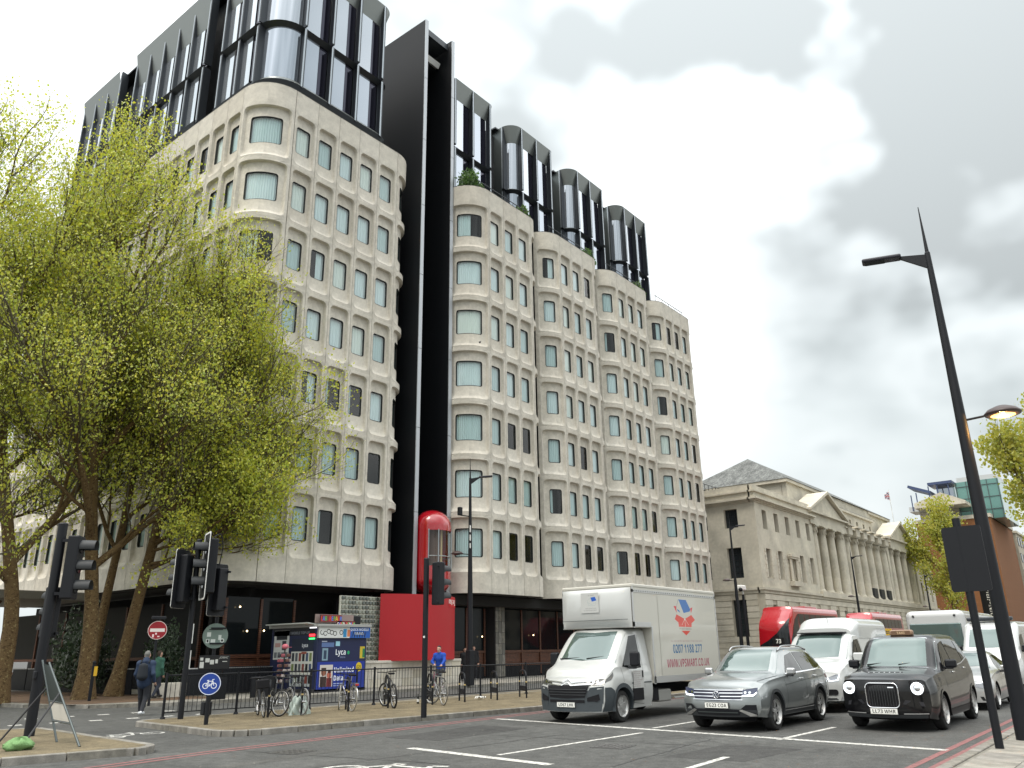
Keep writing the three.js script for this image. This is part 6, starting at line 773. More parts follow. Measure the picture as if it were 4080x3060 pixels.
// ---------- lamps ----------
function lampPost(label, x, z, H, o = {}) {
  const t = thing('lamp_post', label, 'lamp post', [x, 0.12, z], 0, 'black spired lamp posts'), r = o.r || 0.13, a = o.arm || [-0.22, -1.05], lo = o.low || [0.08, 0.72];
  bb().lathe([[r * 1.25, 0], [r * 1.22, 0.5], [r * 1.08, 0.6], [r * 0.95, H * 0.45], [r * 0.45, H], [r * 0.42, H + 0.02], [0, H + 0.02]], 20).mesh('pole', M.pole, t);
  bb().cyl([0, H, 0], [0, H + 1.05, 0], r * 0.32, 0.008, 10).mesh('spire', M.pole, t); const d = Math.hypot(...a), u = [a[0] / d, a[1] / d], ang = Math.atan2(-u[1], u[0]);
  bb().ext([[0, -0.3], [0, 0.02], [d * 0.5, 0.1], [d * 0.5, 0.06]], 0.05, mtx(0, H - 0.05, 0, 0, ang, 0).multiply(mtx(0, 0, -0.025))).mesh('arm', M.pole, t);
  const h = bb().add(new RoundedBoxGeometry(d * 0.68, 0.08, 0.24, 3, 0.035), mtx(u[0] * d * 0.78, H - 0.04 + 0.1, u[1] * d * 0.78, 0, ang, 0.06)).mesh('lamp_head', std([0.02, 0.02, 0.03], 0.5), t); bb().add(new THREE.BoxGeometry(d * 0.34, 0.01, 0.17), mtx(u[0] * d * 0.9, H - 0.04 + 0.062, u[1] * d * 0.9, 0, ang, 0.06)).mesh('lamp_glass', M.glassDark, h);
  const y = o.lowY || H * 0.62, ld = Math.hypot(...lo), v = [lo[0] / ld, lo[1] / ld], lx = v[0] * (ld - 0.05), lz = v[1] * (ld - 0.05); bb().cyl([0, y - 0.02, 0], [lx * 0.55, y + 0.01, lz * 0.55], 0.022).mesh('side_arm', M.pole, t);
  const k = bb().lathe([[0.0, 0.14], [0.1, 0.13], [0.24, 0.07], [0.31, 0.0], [0.29, -0.03], [0.2, -0.045]], 28, mtx(lx, y + 0.02, lz)).mesh('disc_lamp', std([0.05, 0.03, 0.028], 0.45), t);
  bb().lathe([[0.0, -0.075], [0.12, -0.07], [0.21, -0.04], [0.2, -0.03], [0, -0.03]], 24, mtx(lx, y + 0.02, lz)).mesh('disc_glass', o.lit ? M.lampAmber : M.glassDark, k);
  if (o.lit) { const p = new THREE.PointLight(new THREE.Color(1, 0.55, 0.18), 2.2, 0, 2); p.position.set(lx, y - 0.1, lz); p.castShadow = true; t.add(p); }
  if (o.plates) for (const [yy, hh] of o.plates) bb().rb(0.2, hh, 0.03, 0.01, -0.1, yy, 0.1, 0, 0.5, 0).mesh('notice_plate', M.white, t);
  return t;
}
lampPost('tall black spired lamp post close at the right edge with its lower lamp glowing', 16.4, -2.38, 8.95, { r: 0.115, lit: true, lowY: 5.48 });
{ const t = lampPost('black lamp post with white plates in front of the hotel beside the red drum', 30.5, -27.2, 10.1, { arm: [0.65, 0.8], low: [-0.55, -0.45], lowY: 6.2, plates: [[7.45, 0.35], [7.0, 0.3], [6.6, 0.25]] }); bb().rb(0.22, 0.42, 0.2, 0.04, -0.45, 8.35, -0.3).mesh('camera_box', M.black, t); bb().cyl([0, 8.1, 0], [-0.42, 8.15, -0.28], 0.03).mesh('camera_arm', M.black, t); bb().rb(0.34, 1.6, 0.3, 0.03, 0, 0.8, 0).mesh('base_cabinet', M.pole, t); }
lampPost('black lamp post before the blank side wall of the stone building', 57.5, -25.0, 10.2, { arm: [0.65, 0.8], low: [-0.55, -0.45], lowY: 6.2 });
lampPost('black lamp post before the columns of the stone building', 87, -25.0, 10.2, { arm: [0.65, 0.8], low: [-0.55, -0.45], lowY: 6.2 });
lampPost('furthest black lamp post, next to the yellow-green street tree', 119, -25.2, 10.2, { arm: [0.65, 0.8], low: [-0.55, -0.45], lowY: 6.2 });
{
  const t = thing('traffic_sign', 'back of a big dark rectangular sign on a post beside the near lamp post', 'sign', [14.95, 0.12, -2.54]);
  bb().cyl([0, 0, 0], [0, 3.5, 0], 0.062, 0.062, 14).mesh('post', M.pole, t); bb().ext(rrect(-0.29, 2.32, 0.29, 3.36, 0.05), 0.02, mtx(-0.06, 0, 0.05, 0, PI / 2, 0)).mesh('sign_plate', M.black, t);
}
{
  const c = thing('speed_camera', 'grey camera on a short black post in front of the stone building', 'camera', [61, 0.12, -26]); bb().cyl([0, 0, 0], [0, 5.4, 0], 0.13, 0.1).mesh('post', M.pole, c); bb().rb(0.9, 0.4, 0.45, 0.1, -0.2, 5.9, 0).mesh('housing', M.white, c); bb().sph(0.16, -0.6, 5.75, 0.1).mesh('lens', M.black, c); bb().cyl([0, 5.3, 0], [0, 5.8, 0], 0.06).mesh('neck', M.alu, c);
  const b = thing('hanging_banner', 'tall black banner with white script between the near posts', 'banner', [146.5, 7.4, -22.2]); bb().box(0.3, 0.12, 1.4, 0.05, 2.6, -0.7).mesh('bracket', M.black, b); const bm = canvasMat(128, 320, (x) => { x.fillStyle = '#0b0b0d'; x.fillRect(0, 0, 128, 320); x.fillStyle = '#e9e6dc'; x.translate(88, 300); x.rotate(-PI / 2); x.font = 'italic bold 66px serif'; x.fillText("O'Neill's", 0, 0, 290); }, 0.6); const pl = bb().box(0.1, 5.0, 2.2, 0, 0, 0).mesh('banner_cloth', M.black, b); addMesh('banner_print', new THREE.PlaneGeometry(2.2, 5).applyMatrix4(mtx(-0.06, 0, 0, 0, -PI / 2, 0)), bm, pl);
  const p = bb().cyl([146.5, 0.1, -23.4], [146.5, 10.2, -23.4], 0.12).mesh('banner_pole', M.pole); tag(p, 'dark pole that carries the black script banner far down the road', 'pole');
}
// ---------- traffic lights ----------
function signalHead(t, x, y, z, turn, o = {}) {             // faces local +z of the turn
  const g = (b, n, m, p = t) => { const q = b; q.g.forEach((k) => k.applyMatrix4(mtx(x, y, z, 0, turn, 0, o.s || 1))); return q.mesh(n, m, p); };
  const body = g(bb().rb(0.3, 1.08, 0.2, 0.03, 0, 0, 0), 'signal_head', M.black);
  if (o.board) { g(bb().ext(rrect(-0.28, -0.66, 0.28, 0.66, 0.06), 0.02, mtx(0, 0, 0.08)), 'backing_board', M.black, body); g(bb().ext(rrect(-0.285, -0.665, 0.285, 0.665, 0.06), 0.01, mtx(0, 0, 0.1), 0, [rrect(-0.25, -0.63, 0.25, 0.63, 0.05).reverse()]), 'board_border', M.white, body); }
  for (let k = 0; k < 3; k++) { const yy = 0.34 - k * 0.34; g(bb().add(new THREE.CylinderGeometry(0.115, 0.125, 0.26, 18, 1, true, -PI * 0.62, PI * 1.24), mtx(0, yy + 0.01, 0.22, PI / 2, 0, 0).multiply(mtx(0, 0, 0, 0, PI, 0))), 'signal_hood', M.plastic, body); g(bb().cyl([0, yy, 0.09], [0, yy, 0.115], 0.105, 0.1, 18), 'signal_lens', M.glassDark, body); }
  g(bb().box(0.05, 0.05, 0.2, -0.12, 0.45, -0.08).box(0.05, 0.05, 0.2, -0.12, -0.45, -0.08), 'bracket', M.pole, body); return body;
}
const signal = (label, x, z, H, pr = 1) => { const t = thing('traffic_light', label, 'traffic light', [x, 0.12, z], 0, 'traffic lights'); bb().cyl([0, 0, 0], [0, H, 0], 0.072 * pr, 0.07 * pr, 14).mesh('pole', M.pole, t); bb().cyl([0, H, 0], [0, H + 0.03, 0], 0.075 * pr, 0.06 * pr, 14).mesh('pole_cap', M.pole, t); return t; };
{ const t = signal('lone traffic light on the island edge in front of the red drum', 15.16, -15.05, 3.85); signalHead(t, 0.16, 3.22, 0.28, PI / 2 - 0.1); bb().rb(0.02, 0.05, 0.05, 0.005, -0.07, 1.9, 0.03).mesh('sticker', M.white, t); }
{ const t = signal('traffic light leaning over the sandbagged board at the left edge', 7.72, -19.2, 4.4, 1.45); signalHead(t, 0.26, 3.45, 0.2, PI / 2 - 0.75, { s: 1.28 }); signalHead(t, 0.12, 2.5, -0.2, PI, {}); bb().rb(0.06, 0.16, 0.1, 0.02, -0.1, 1.2, 0.05).mesh('push_button', M.black, t); }
{ const t = signal('cluster of traffic lights on one pole at the end of the railings', 11.86, -20.55, 4.55); signalHead(t, -0.34, 3.5, 0.05, PI + 0.5, { board: true, s: 1.15 }); signalHead(t, 0.22, 3.85, 0.3, -PI / 2 - 0.35, { board: true, s: 1.35 }); signalHead(t, 0.62, 3.25, 0.25, PI + 0.2, { board: true, s: 1.05 }); bb().box(0.02, 0.5, 0.03, 0.06, 2.1, 0.05).box(0.02, 0.45, 0.03, 0.06, 1.45, 0.05).mesh('reflective_strip', M.white, t); bb().tube([[0.25, 4.6, 0.2], [0.5, 4.75, 0.2], [0.6, 4.4, 0.2], [0.55, 3.9, 0.2]], 0.015).mesh('cable_loop', M.black, t); }
// ---------- signs ----------
const discSign = (t, y, r, mat, turn, x = 0, z = 0) => { const m = mtx(x, y, z, 0, turn, 0), o = bb().add(new THREE.CylinderGeometry(r, r, 0.012, 32), m.clone().multiply(mtx(0, 0, 0.05, PI / 2, 0, 0))).mesh('sign_disc', std([0.3, 0.33, 0.31], 0.5, { metalness: 0.3 }), t); addMesh('sign_face', new THREE.CircleGeometry(r, 36).applyMatrix4(m.clone().multiply(mtx(0, 0, 0.058))), mat, o); return o; };
{
  const t = thing('cycle_route_sign', 'round blue cycle sign on a short bollard post', 'sign', [11.22, 0.12, -18.3]); bb().cyl([0, 0, 0], [0, 1.05, 0], 0.05, 0.05, 12).mesh('post', M.pole, t);
  discSign(t, 0.9, 0.25, canvasMat(256, 256, (x) => { x.fillStyle = '#1c3f94'; x.fillRect(0, 0, 256, 256); x.strokeStyle = '#e9ecf2'; x.lineWidth = 8; x.beginPath(); x.arc(128, 128, 122, 0, 7); x.stroke(); x.lineWidth = 9; for (const c of [80, 176]) { x.beginPath(); x.arc(c, 150, 30, 0, 7); x.stroke(); } x.lineWidth = 8; x.beginPath(); x.moveTo(80, 150); x.lineTo(110, 98); x.lineTo(162, 98); x.lineTo(128, 152); x.lineTo(80, 150); x.moveTo(128, 152); x.lineTo(104, 90); x.moveTo(92, 88); x.lineTo(118, 88); x.moveTo(176, 150); x.lineTo(156, 82); x.lineTo(178, 76); x.stroke(); }, 0.5), -0.55, 0, 0); bb().rb(0.22, 0.3, 0.16, 0.03, 0.06, 0.35, -0.15).mesh('light_box', M.black, t);
}
{
  const t = thing('no_entry_sign', 'round red no entry sign with stickers behind the walking man', 'sign', [14.4, 0.12, -27.0]); bb().cyl([0, 0, 0], [0, 2.75, 0], 0.045, 0.045, 10).mesh('post', M.pole, t); bb().rb(0.5, 0.12, 0.1, 0.03, 0, 2.78, 0).mesh('sign_lamp', M.black, t);
  discSign(t, 2.38, 0.3, canvasMat(256, 256, (x) => { x.fillStyle = '#8e1420'; x.fillRect(0, 0, 256, 256); x.strokeStyle = '#d9cfc8'; x.lineWidth = 7; x.beginPath(); x.arc(128, 128, 124, 0, 7); x.stroke(); x.fillStyle = '#dcd2cc'; x.fillRect(30, 104, 196, 46); x.fillStyle = '#e6cfcf'; x.fillRect(66, 184, 24, 42); x.fillRect(104, 162, 22, 26); x.fillRect(134, 206, 30, 16); }, 0.5), -0.5);
}
{
  const t = thing('sign_back', 'back of a round grey sign with stickers on a black post by the railings', 'sign', [12.75, 0.12, -20.75]); bb().cyl([0, 0, 0], [0, 2.55, 0], 0.05, 0.05, 10).mesh('post', M.pole, t);
  const d = discSign(t, 2.05, 0.33, canvasMat(256, 256, (x) => { x.fillStyle = '#6f8078'; x.fillRect(0, 0, 256, 256); x.fillStyle = '#c8cfca'; x.fillRect(44, 92, 40, 44); x.fillRect(38, 160, 34, 40); x.fillRect(86, 162, 46, 34); x.fillRect(160, 120, 30, 50); x.beginPath(); x.arc(200, 176, 22, 0, 7); x.fill(); x.fillStyle = '#2a2f2d'; x.fillRect(46, 166, 18, 28); x.beginPath(); x.arc(200, 176, 12, 0, 7); x.fill(); x.fillRect(60, 60, 140, 10); }, 0.6), -0.6); bb().box(0.4, 0.04, 0.03, 0.02, 2.25, 0.1, 0, -0.6, 0).box(0.4, 0.04, 0.03, 0.02, 1.85, 0.1, 0, -0.6, 0).mesh('clamp_bar', M.black, d);
  const b = thing('sticker_board', 'small black board covered in stickers below the grey sign', 'board', [12.75, 0.12, -20.68]); bb().rb(0.8, 0.36, 0.03, 0.01, 0, 1.36, 0, 0, -0.6, 0).mesh('board_plate', M.black, b); addMesh('stickers', new THREE.PlaneGeometry(0.78, 0.34).applyMatrix4(mtx(0, 1.36, 0, 0, -0.6, 0).multiply(mtx(0, 0, 0.018))), canvasMat(256, 112, (x) => { x.fillStyle = '#101113'; x.fillRect(0, 0, 256, 112); x.fillStyle = '#c9cbc6'; x.fillRect(8, 50, 34, 52); x.fillRect(52, 20, 36, 34); x.fillRect(92, 34, 34, 38); x.fillRect(136, 30, 22, 34); x.fillRect(8, 14, 26, 24); x.font = 'italic 24px sans-serif'; x.fillText('JOMAC', 168, 24, 84); x.fillRect(196, 46, 40, 6); }, 0.6), b);
}
{
  const t = thing('yellow_plate_bollard', 'slim black bollard with a yellow plate beside the plane tree', 'bollard', [14.9, 0.12, -32.3]); bb().cyl([0, 0, 0], [0, 1.35, 0], 0.06, 0.06, 10).sph(0.07, 0, 1.36, 0).mesh('post', M.pole, t); bb().box(0.12, 0.34, 0.02, 0.05, 1.05, 0.07).mesh('yellow_plate', std([0.7, 0.42, 0.02], 0.6), t);
}
{
  const t = thing('temporary_sign_frame', 'tilted temporary sign on a steel frame weighted with a sandbag', 'sign', [7.3, 0.12, -16.9]), B1 = [0.05, 0, 0.85], B2 = [0.2, 0, -0.45], T1 = [0.1, 1.45, -1.1], T2 = [0.05, 1.5, -1.32], L = (a, b, k) => a.map((v, i) => lerp(v, b[i], k)), W = (a) => a;
  const strip = (k0, k1, n, m) => bb().surf((u, v) => { const a = L(B1, T1, lerp(k0, k1, v)), b = L(B2, T2, lerp(k0, k1, v)); return L(a, b, lerp(0.04, 0.96, u)); }, 2, 2).mesh(n, m, t);
  strip(0.27, 0.48, 'white_panel', canvasMat(64, 64, (x) => { x.fillStyle = '#c9c6bd'; x.fillRect(0, 0, 64, 64); }, 0.6)); strip(0.5, 0.96, 'dark_panel', std([0.02, 0.03, 0.028], 0.6)); strip(0.6, 0.66, 'red_lettering_band', std([0.3, 0.06, 0.05], 0.6));
  for (const [a, b] of [[B1, T1], [B2, T2]]) bb().cyl(a, b, 0.022, 0.022, 8).mesh('frame_leg', M.fin, t); bb().cyl(L(B1, T1, 0.25), L(B2, T2, 0.25), 0.015).cyl(L(B1, T1, 0.49), L(B2, T2, 0.49), 0.015).mesh('cross_bar', M.fin, t);
  bb().cyl(L(B1, T1, 0.62), [-0.75, 0.02, 0.35], 0.018).mesh('stay', M.dark, t); bb().cyl(L(B2, T2, 0.66), [-0.55, 0.02, -1.2], 0.018).mesh('stay', M.dark, t);
  const s = bb().surf((u, v) => { const a = u * 2 * PI, p = v * PI, w = 1 + 0.12 * Math.sin(a * 3 + v * 9); return [0.3 * Math.sin(p) * Math.cos(a) * w * (1 + 0.2 * Math.sin(a * 7 + v * 13)), 0.1 + 0.13 * Math.cos(p) * w * (1 + 0.3 * Math.sin(a * 5)), 0.22 * Math.sin(p) * Math.sin(a) * w]; }, 24, 14).mesh('sandbag', std([0.17, 0.32, 0.12], 0.75, { bumpMap: M.conc.bumpMap, bumpScale: 0.02 })); s.position.set(6.5, 0.12, -16.5); s.scale.setScalar(0.8); tag(s, 'green plastic sandbag slumped over the foot of the sign stay', 'sandbag');
}
// ---------- railings ----------
{
  const t = thing('pedestrian_railing', 'black pedestrian railing along the back of the island', 'railing'), P = [[11.62, -21.0], [13.6, -20.75], [15.8, -20.4], [18.03, -20.1], [20.35, -19.9], [22.7, -19.75], [25.2, -19.65], [27.6, -19.6], [30, -19.6]];
  const barG = bb().cyl([0, 0.14, 0], [0, 1.06, 0], 0.008, 0.008, 5).geo(), postG = bb().cyl([0, 0, 0], [0, 1.12, 0], 0.035, 0.035, 10).cyl([0, 0, 0], [0, 0.06, 0], 0.07, 0.05, 10).geo();
  P.forEach(([x, z], i) => { const o = addMesh('post', postG, M.pole, t); o.position.set(x, 0.12, z); if (!i) return; const [a, b] = P[i - 1], d = Math.hypot(x - a, z - b), n = Math.round(d / 0.125); bb().cyl([a, 1.18, b], [x, 1.18, z], 0.02, 0.02, 8).mesh('top_rail', M.pole, t); bb().cyl([a, 0.27, b], [x, 0.27, z], 0.014, 0.014, 8).mesh('bottom_rail', M.pole, t); for (let k = 1; k < n; k++) { const q = addMesh('bar', barG, M.pole, t); q.position.set(lerp(a, x, k / n), 0.12, lerp(b, z, k / n)); } });
  for (const [x, z, w] of [[12.95, -20.8, 0.62], [14.3, -20.6, 0.9]]) { const n = bb().rb(w, 0.55, 0.03, 0.01, x, 0.8, z + 0.04, 0, 0.12, 0).mesh('panel', M.black, t); }
}
// ---------- cycle stands ----------
const standSpots = [[13.55, -19.2, 'hidden under the black bicycles'], [14.45, -19.0, 'under the bicycle with the carrier bag'], [16.0, -18.95, 'under the silver bicycle'], [17.5, -18.95, 'under the dark folding-style bicycle'], [19.15, -18.75, 'behind the lone traffic light'], [20.58, -18.7, 'first of the empty stands from the traffic light'], [21.82, -18.38, 'second of the empty stands, with litter at its foot'], [23.16, -18.2, 'third of the empty stands from the traffic light'], [24.5, -18.05, 'beside the front of the truck']];
for (const [x, z, l] of standSpots) {
  const t = thing('cycle_stand', 'black hooped cycle stand ' + l, 'cycle stand', [x, 0.12, z], 0.95, 'hooped cycle stands on the island'), w = 0.42;
  bb().tube([[-w, 0, 0], [-w, 0.55, 0], [-w * 0.92, 0.76, 0], [-w * 0.55, 0.86, 0], [0, 0.88, 0], [w * 0.55, 0.86, 0], [w * 0.92, 0.76, 0], [w, 0.55, 0], [w, 0, 0]], 0.028, 10, 40).mesh('hoop', M.pole, t); for (const s of [-1, 1]) bb().cyl([s * w, 0.5, 0], [s * w, 0.54, 0], 0.031, 0.031, 12).mesh('gold_band', std([0.5, 0.38, 0.16], 0.5), t);
  const p = bb().box(w * 2, 0.16, 0.02, 0, 0.3, 0).mesh('stand_plate', M.black, t); bb().box(0.07, 0.1, 0.004, 0.06, 0.3, 0.013).box(0.05, 0.1, 0.004, -0.08, 0.3, 0.013).mesh('plate_mark', M.white, p);
}
{ const t = thing('spare_cycle_stand', 'single hooped cycle stand on the far pavement behind the railings', 'cycle stand', [24.2, 0.12, -28.1], 0.9); bb().tube([[-0.2, 0, 0], [-0.2, 0.7, 0], [0, 0.85, 0], [0.2, 0.7, 0], [0.2, 0, 0]], 0.03, 8, 30).mesh('hoop', M.pole, t); }
// ---------- bicycles ----------
function bicycle(label, x, z, turn, col, o = {}) {
  const t = thing('bicycle', label, 'bicycle', [x, o.y ?? 0.12, z], turn, 'bicycles locked on the island'), R = 0.335, wb = 1.02, fr = std(col, 0.35, { clearcoat: 0.6 }), ln = o.lean || 0.04;
  const tyre = o.tyre || M.rubber;
  for (const [wx, n] of [[0, 'rear_wheel'], [wb, 'front_wheel']]) { const w = bb().tor(R - 0.018, o.fat || 0.018, mtx(wx, R, 0, 0, n === 'front_wheel' ? (o.steer || 0) : 0, 0), 40, 8).mesh(n, tyre, t); bb().tor(R - 0.045, 0.01, mtx(wx, R, 0, 0, n === 'front_wheel' ? (o.steer || 0) : 0, 0), 36, 6).mesh('rim', M.alu, w); const s = bb(); for (let k = 0; k < 14; k++) { const a = k / 14 * 2 * PI, st = n === 'front_wheel' ? (o.steer || 0) : 0; s.cyl([wx, R, 0], [wx + (R - 0.05) * Math.cos(a) * Math.cos(st), R + (R - 0.05) * Math.sin(a), -(R - 0.05) * Math.cos(a) * Math.sin(st)], 0.0025, 0.0025, 3); } s.cyl([wx, R, -0.05], [wx, R, 0.05], 0.025, 0.025, 8).mesh('spokes', M.metal, w); }
  const bbx = [0.42, 0.29, 0], seat = [0.27, 0.8, 0], head = [0.84, 0.82, 0], hl = [0.88, 0.66, 0]; const f = bb(); f.cyl(bbx, seat, 0.017).cyl(seat, head, 0.016).cyl(bbx, hl, 0.02).cyl(head, hl, 0.022); for (const s of [-0.05, 0.05]) f.cyl([0, R, s], [bbx[0], bbx[1], s * 0.6], 0.01).cyl([0, R, s], [seat[0], seat[1] - 0.04, s * 0.4], 0.009); f.mesh('frame', fr, t);
  const fk = bb(); for (const s of [-0.045, 0.045]) fk.tube([[hl[0], hl[1], s * 0.6], [0.93, 0.5, s], [wb, R, s]], 0.012, 6, 8); fk.cyl(hl, [0.82, 0.95, 0], 0.014).mesh('fork', fr, t);
  bb().tube(o.drop ? [[0.98, 0.8, -0.2], [1.0, 0.88, -0.21], [0.92, 0.95, -0.2], [0.84, 0.96, 0], [0.92, 0.95, 0.2], [1.0, 0.88, 0.21], [0.98, 0.8, 0.2]] : [[0.74, 0.99, -0.29], [0.82, 0.99, -0.16], [0.86, 0.97, 0], [0.82, 0.99, 0.16], [0.74, 0.99, 0.29]], 0.013, 6, 24).mesh('handlebar', M.black, t);
  bb().cyl(seat, [0.24, 0.93, 0], 0.013).mesh('seat_post', M.alu, t); bb().rb(0.27, 0.05, 0.15, 0.025, 0.22, 0.95, 0).mesh('saddle', M.blackMatt, t);
  const cr = bb().tor(0.09, 0.008, mtx(bbx[0], bbx[1], 0.05), 24, 6).cyl([bbx[0], bbx[1], 0.06], [bbx[0] + 0.1, bbx[1] - 0.14, 0.07], 0.01).cyl([bbx[0], bbx[1], -0.06], [bbx[0] - 0.1, bbx[1] + 0.14, -0.07], 0.01).mesh('crankset', M.metal, t); bb().box(0.09, 0.02, 0.08, bbx[0] + 0.1, bbx[1] - 0.14, 0.11).mesh('pedal', M.black, cr); bb().box(0.09, 0.02, 0.08, bbx[0] - 0.1, bbx[1] + 0.14, -0.11).mesh('pedal', M.black, cr); bb().cyl([0, R + 0.03, 0.05], [bbx[0], bbx[1] + 0.09, 0.05], 0.004).cyl([0, R - 0.03, 0.05], [bbx[0], bbx[1] - 0.09, 0.05], 0.004).mesh('chain', M.dark, t);
  if (o.rack) { bb().box(0.36, 0.015, 0.13, -0.02, 0.74, 0).cyl([0, R, 0.06], [-0.1, 0.74, 0.06], 0.006).cyl([0, R, -0.06], [-0.1, 0.74, -0.06], 0.006).cyl([0, R, 0.06], [0.1, 0.74, 0.06], 0.006).mesh('carrier', M.metal, t); bb().tor(R + 0.02, 0.014, mtx(0, R, 0, 0, 0, 0.2), 20, 6, PI * 0.9).tor(R + 0.02, 0.014, mtx(wb, R, 0, 0, 0, 0.6), 20, 6, PI * 0.7).mesh('mudguard', M.metal, t); bb().rb(0.06, 0.05, 0.09, 0.01, -0.22, 0.7, 0).mesh('rear_reflector', std([0.4, 0.03, 0.02], 0.3), t); }
  if (o.basket) bb().rb(0.26, 0.22, 0.32, 0.03, 1.0, 0.82, 0).mesh('front_bag', M.blackMatt, t);
  if (ln) t.rotation.set(ln, turn, 0, 'YXZ'); return t;
}
const rideAt = (ax, az, bx, bz) => [ax, az, Math.atan2(-(bz - az), bx - ax)];      // rear contact, towards the front contact
bicycle('black bicycle leaning at the left end of the row, front wheel outwards', ...rideAt(13.62, -19.75, 13.1, -18.7), [0.012, 0.012, 0.014], { basket: true, lean: 0.1 });
bicycle('black drop-handlebar bicycle crossing the first one in the left cluster', ...rideAt(13.95, -19.75, 13.5, -18.6), [0.02, 0.02, 0.022], { drop: true, lean: -0.12, steer: 0.5 });
bicycle('dark bicycle with pale tyres behind the crumpled carrier bag', ...rideAt(14.45, -19.6, 14.15, -18.4), [0.03, 0.032, 0.036], { lean: -0.05, tyre: std([0.2, 0.2, 0.2], 0.8) });
bicycle('silver city bicycle with a rear carrier and mudguards', ...rideAt(15.75, -18.45, 16.1, -19.45), [0.1, 0.1, 0.13], { rack: true, lean: 0.06, steer: -0.4, tyre: std([0.28, 0.27, 0.24], 0.7) });
bicycle('chunky dark grey bicycle with fat tyres next to the low pale wall', ...rideAt(17.25, -18.35, 17.75, -19.3), [0.03, 0.032, 0.035], { lean: -0.05, fat: 0.03, steer: 0.3 });
bicycle('grey road bicycle standing behind the lone traffic light', ...rideAt(18.75, -17.8, 19.2, -18.75), [0.22, 0.22, 0.22], { lean: 0.05, steer: 0.5, tyre: std([0.16, 0.15, 0.13], 0.8) });
{
  const bag = bb().surf((u, v) => { const a = u * 2 * PI, w = 1 + 0.16 * Math.sin(a * 5 + v * 4) + 0.1 * Math.sin(a * 9 - v * 11), r = (0.3 * (1 - v) ** 0.6 + 0.1 * v) * w; return [r * Math.cos(a), 0.46 * v + 0.03 * Math.sin(a * 4) * v, r * 0.6 * Math.sin(a)]; }, 40, 14).mesh('carrier_bag', std([0.36, 0.42, 0.38], 0.5)); bag.position.set(14.35, 0.12, -18.95); tag(bag, 'crumpled pale green carrier bag slumped against a bicycle wheel', 'bag');
  const bt = thing('bottle', 'dark glass bottle with a white label standing by the railings', 'bottle', [19.07, 0.12, -19.2]); bb().lathe([[0, 0], [0.037, 0.005], [0.038, 0.17], [0.015, 0.23], [0.014, 0.29], [0, 0.29]], 14).mesh('glass', std([0.012, 0.014, 0.008], 0.1), bt); bb().lathe([[0.0385, 0.06], [0.0385, 0.14]], 14).mesh('label', M.white, bt);
  const lit = bb().surf((u, v) => [0.3 * (u - 0.5) + 0.05 * Math.sin(v * 7), 0.02 + 0.08 * Math.abs(Math.sin(u * 9 + v * 5)), 0.22 * (v - 0.5)], 10, 8).mesh('crumpled_paper', M.white); lit.position.set(21.7, 0.12, -18.9); tag(lit, 'crumpled white paper litter at the foot of an empty stand', 'litter');
  const lf = bb(); seed = 401; for (let k = 0; k < 240; k++) { const x = rr(10.8, 30), z = -15.2 - rnd() * 5, a = rr(0, 3); const s = rr(0.008, 0.024); lf.box(s * 2, 0.003, s, x, 0.125, z + (x > 20 ? 0.3 : 0), 0, a, 0); } const l = lf.mesh('fallen_leaves', std([0.12, 0.08, 0.03], 0.9)); l.userData.kind = 'stuff'; tag(l, 'scatter of tiny dry leaves and specks on the island surface', 'leaf litter');
}
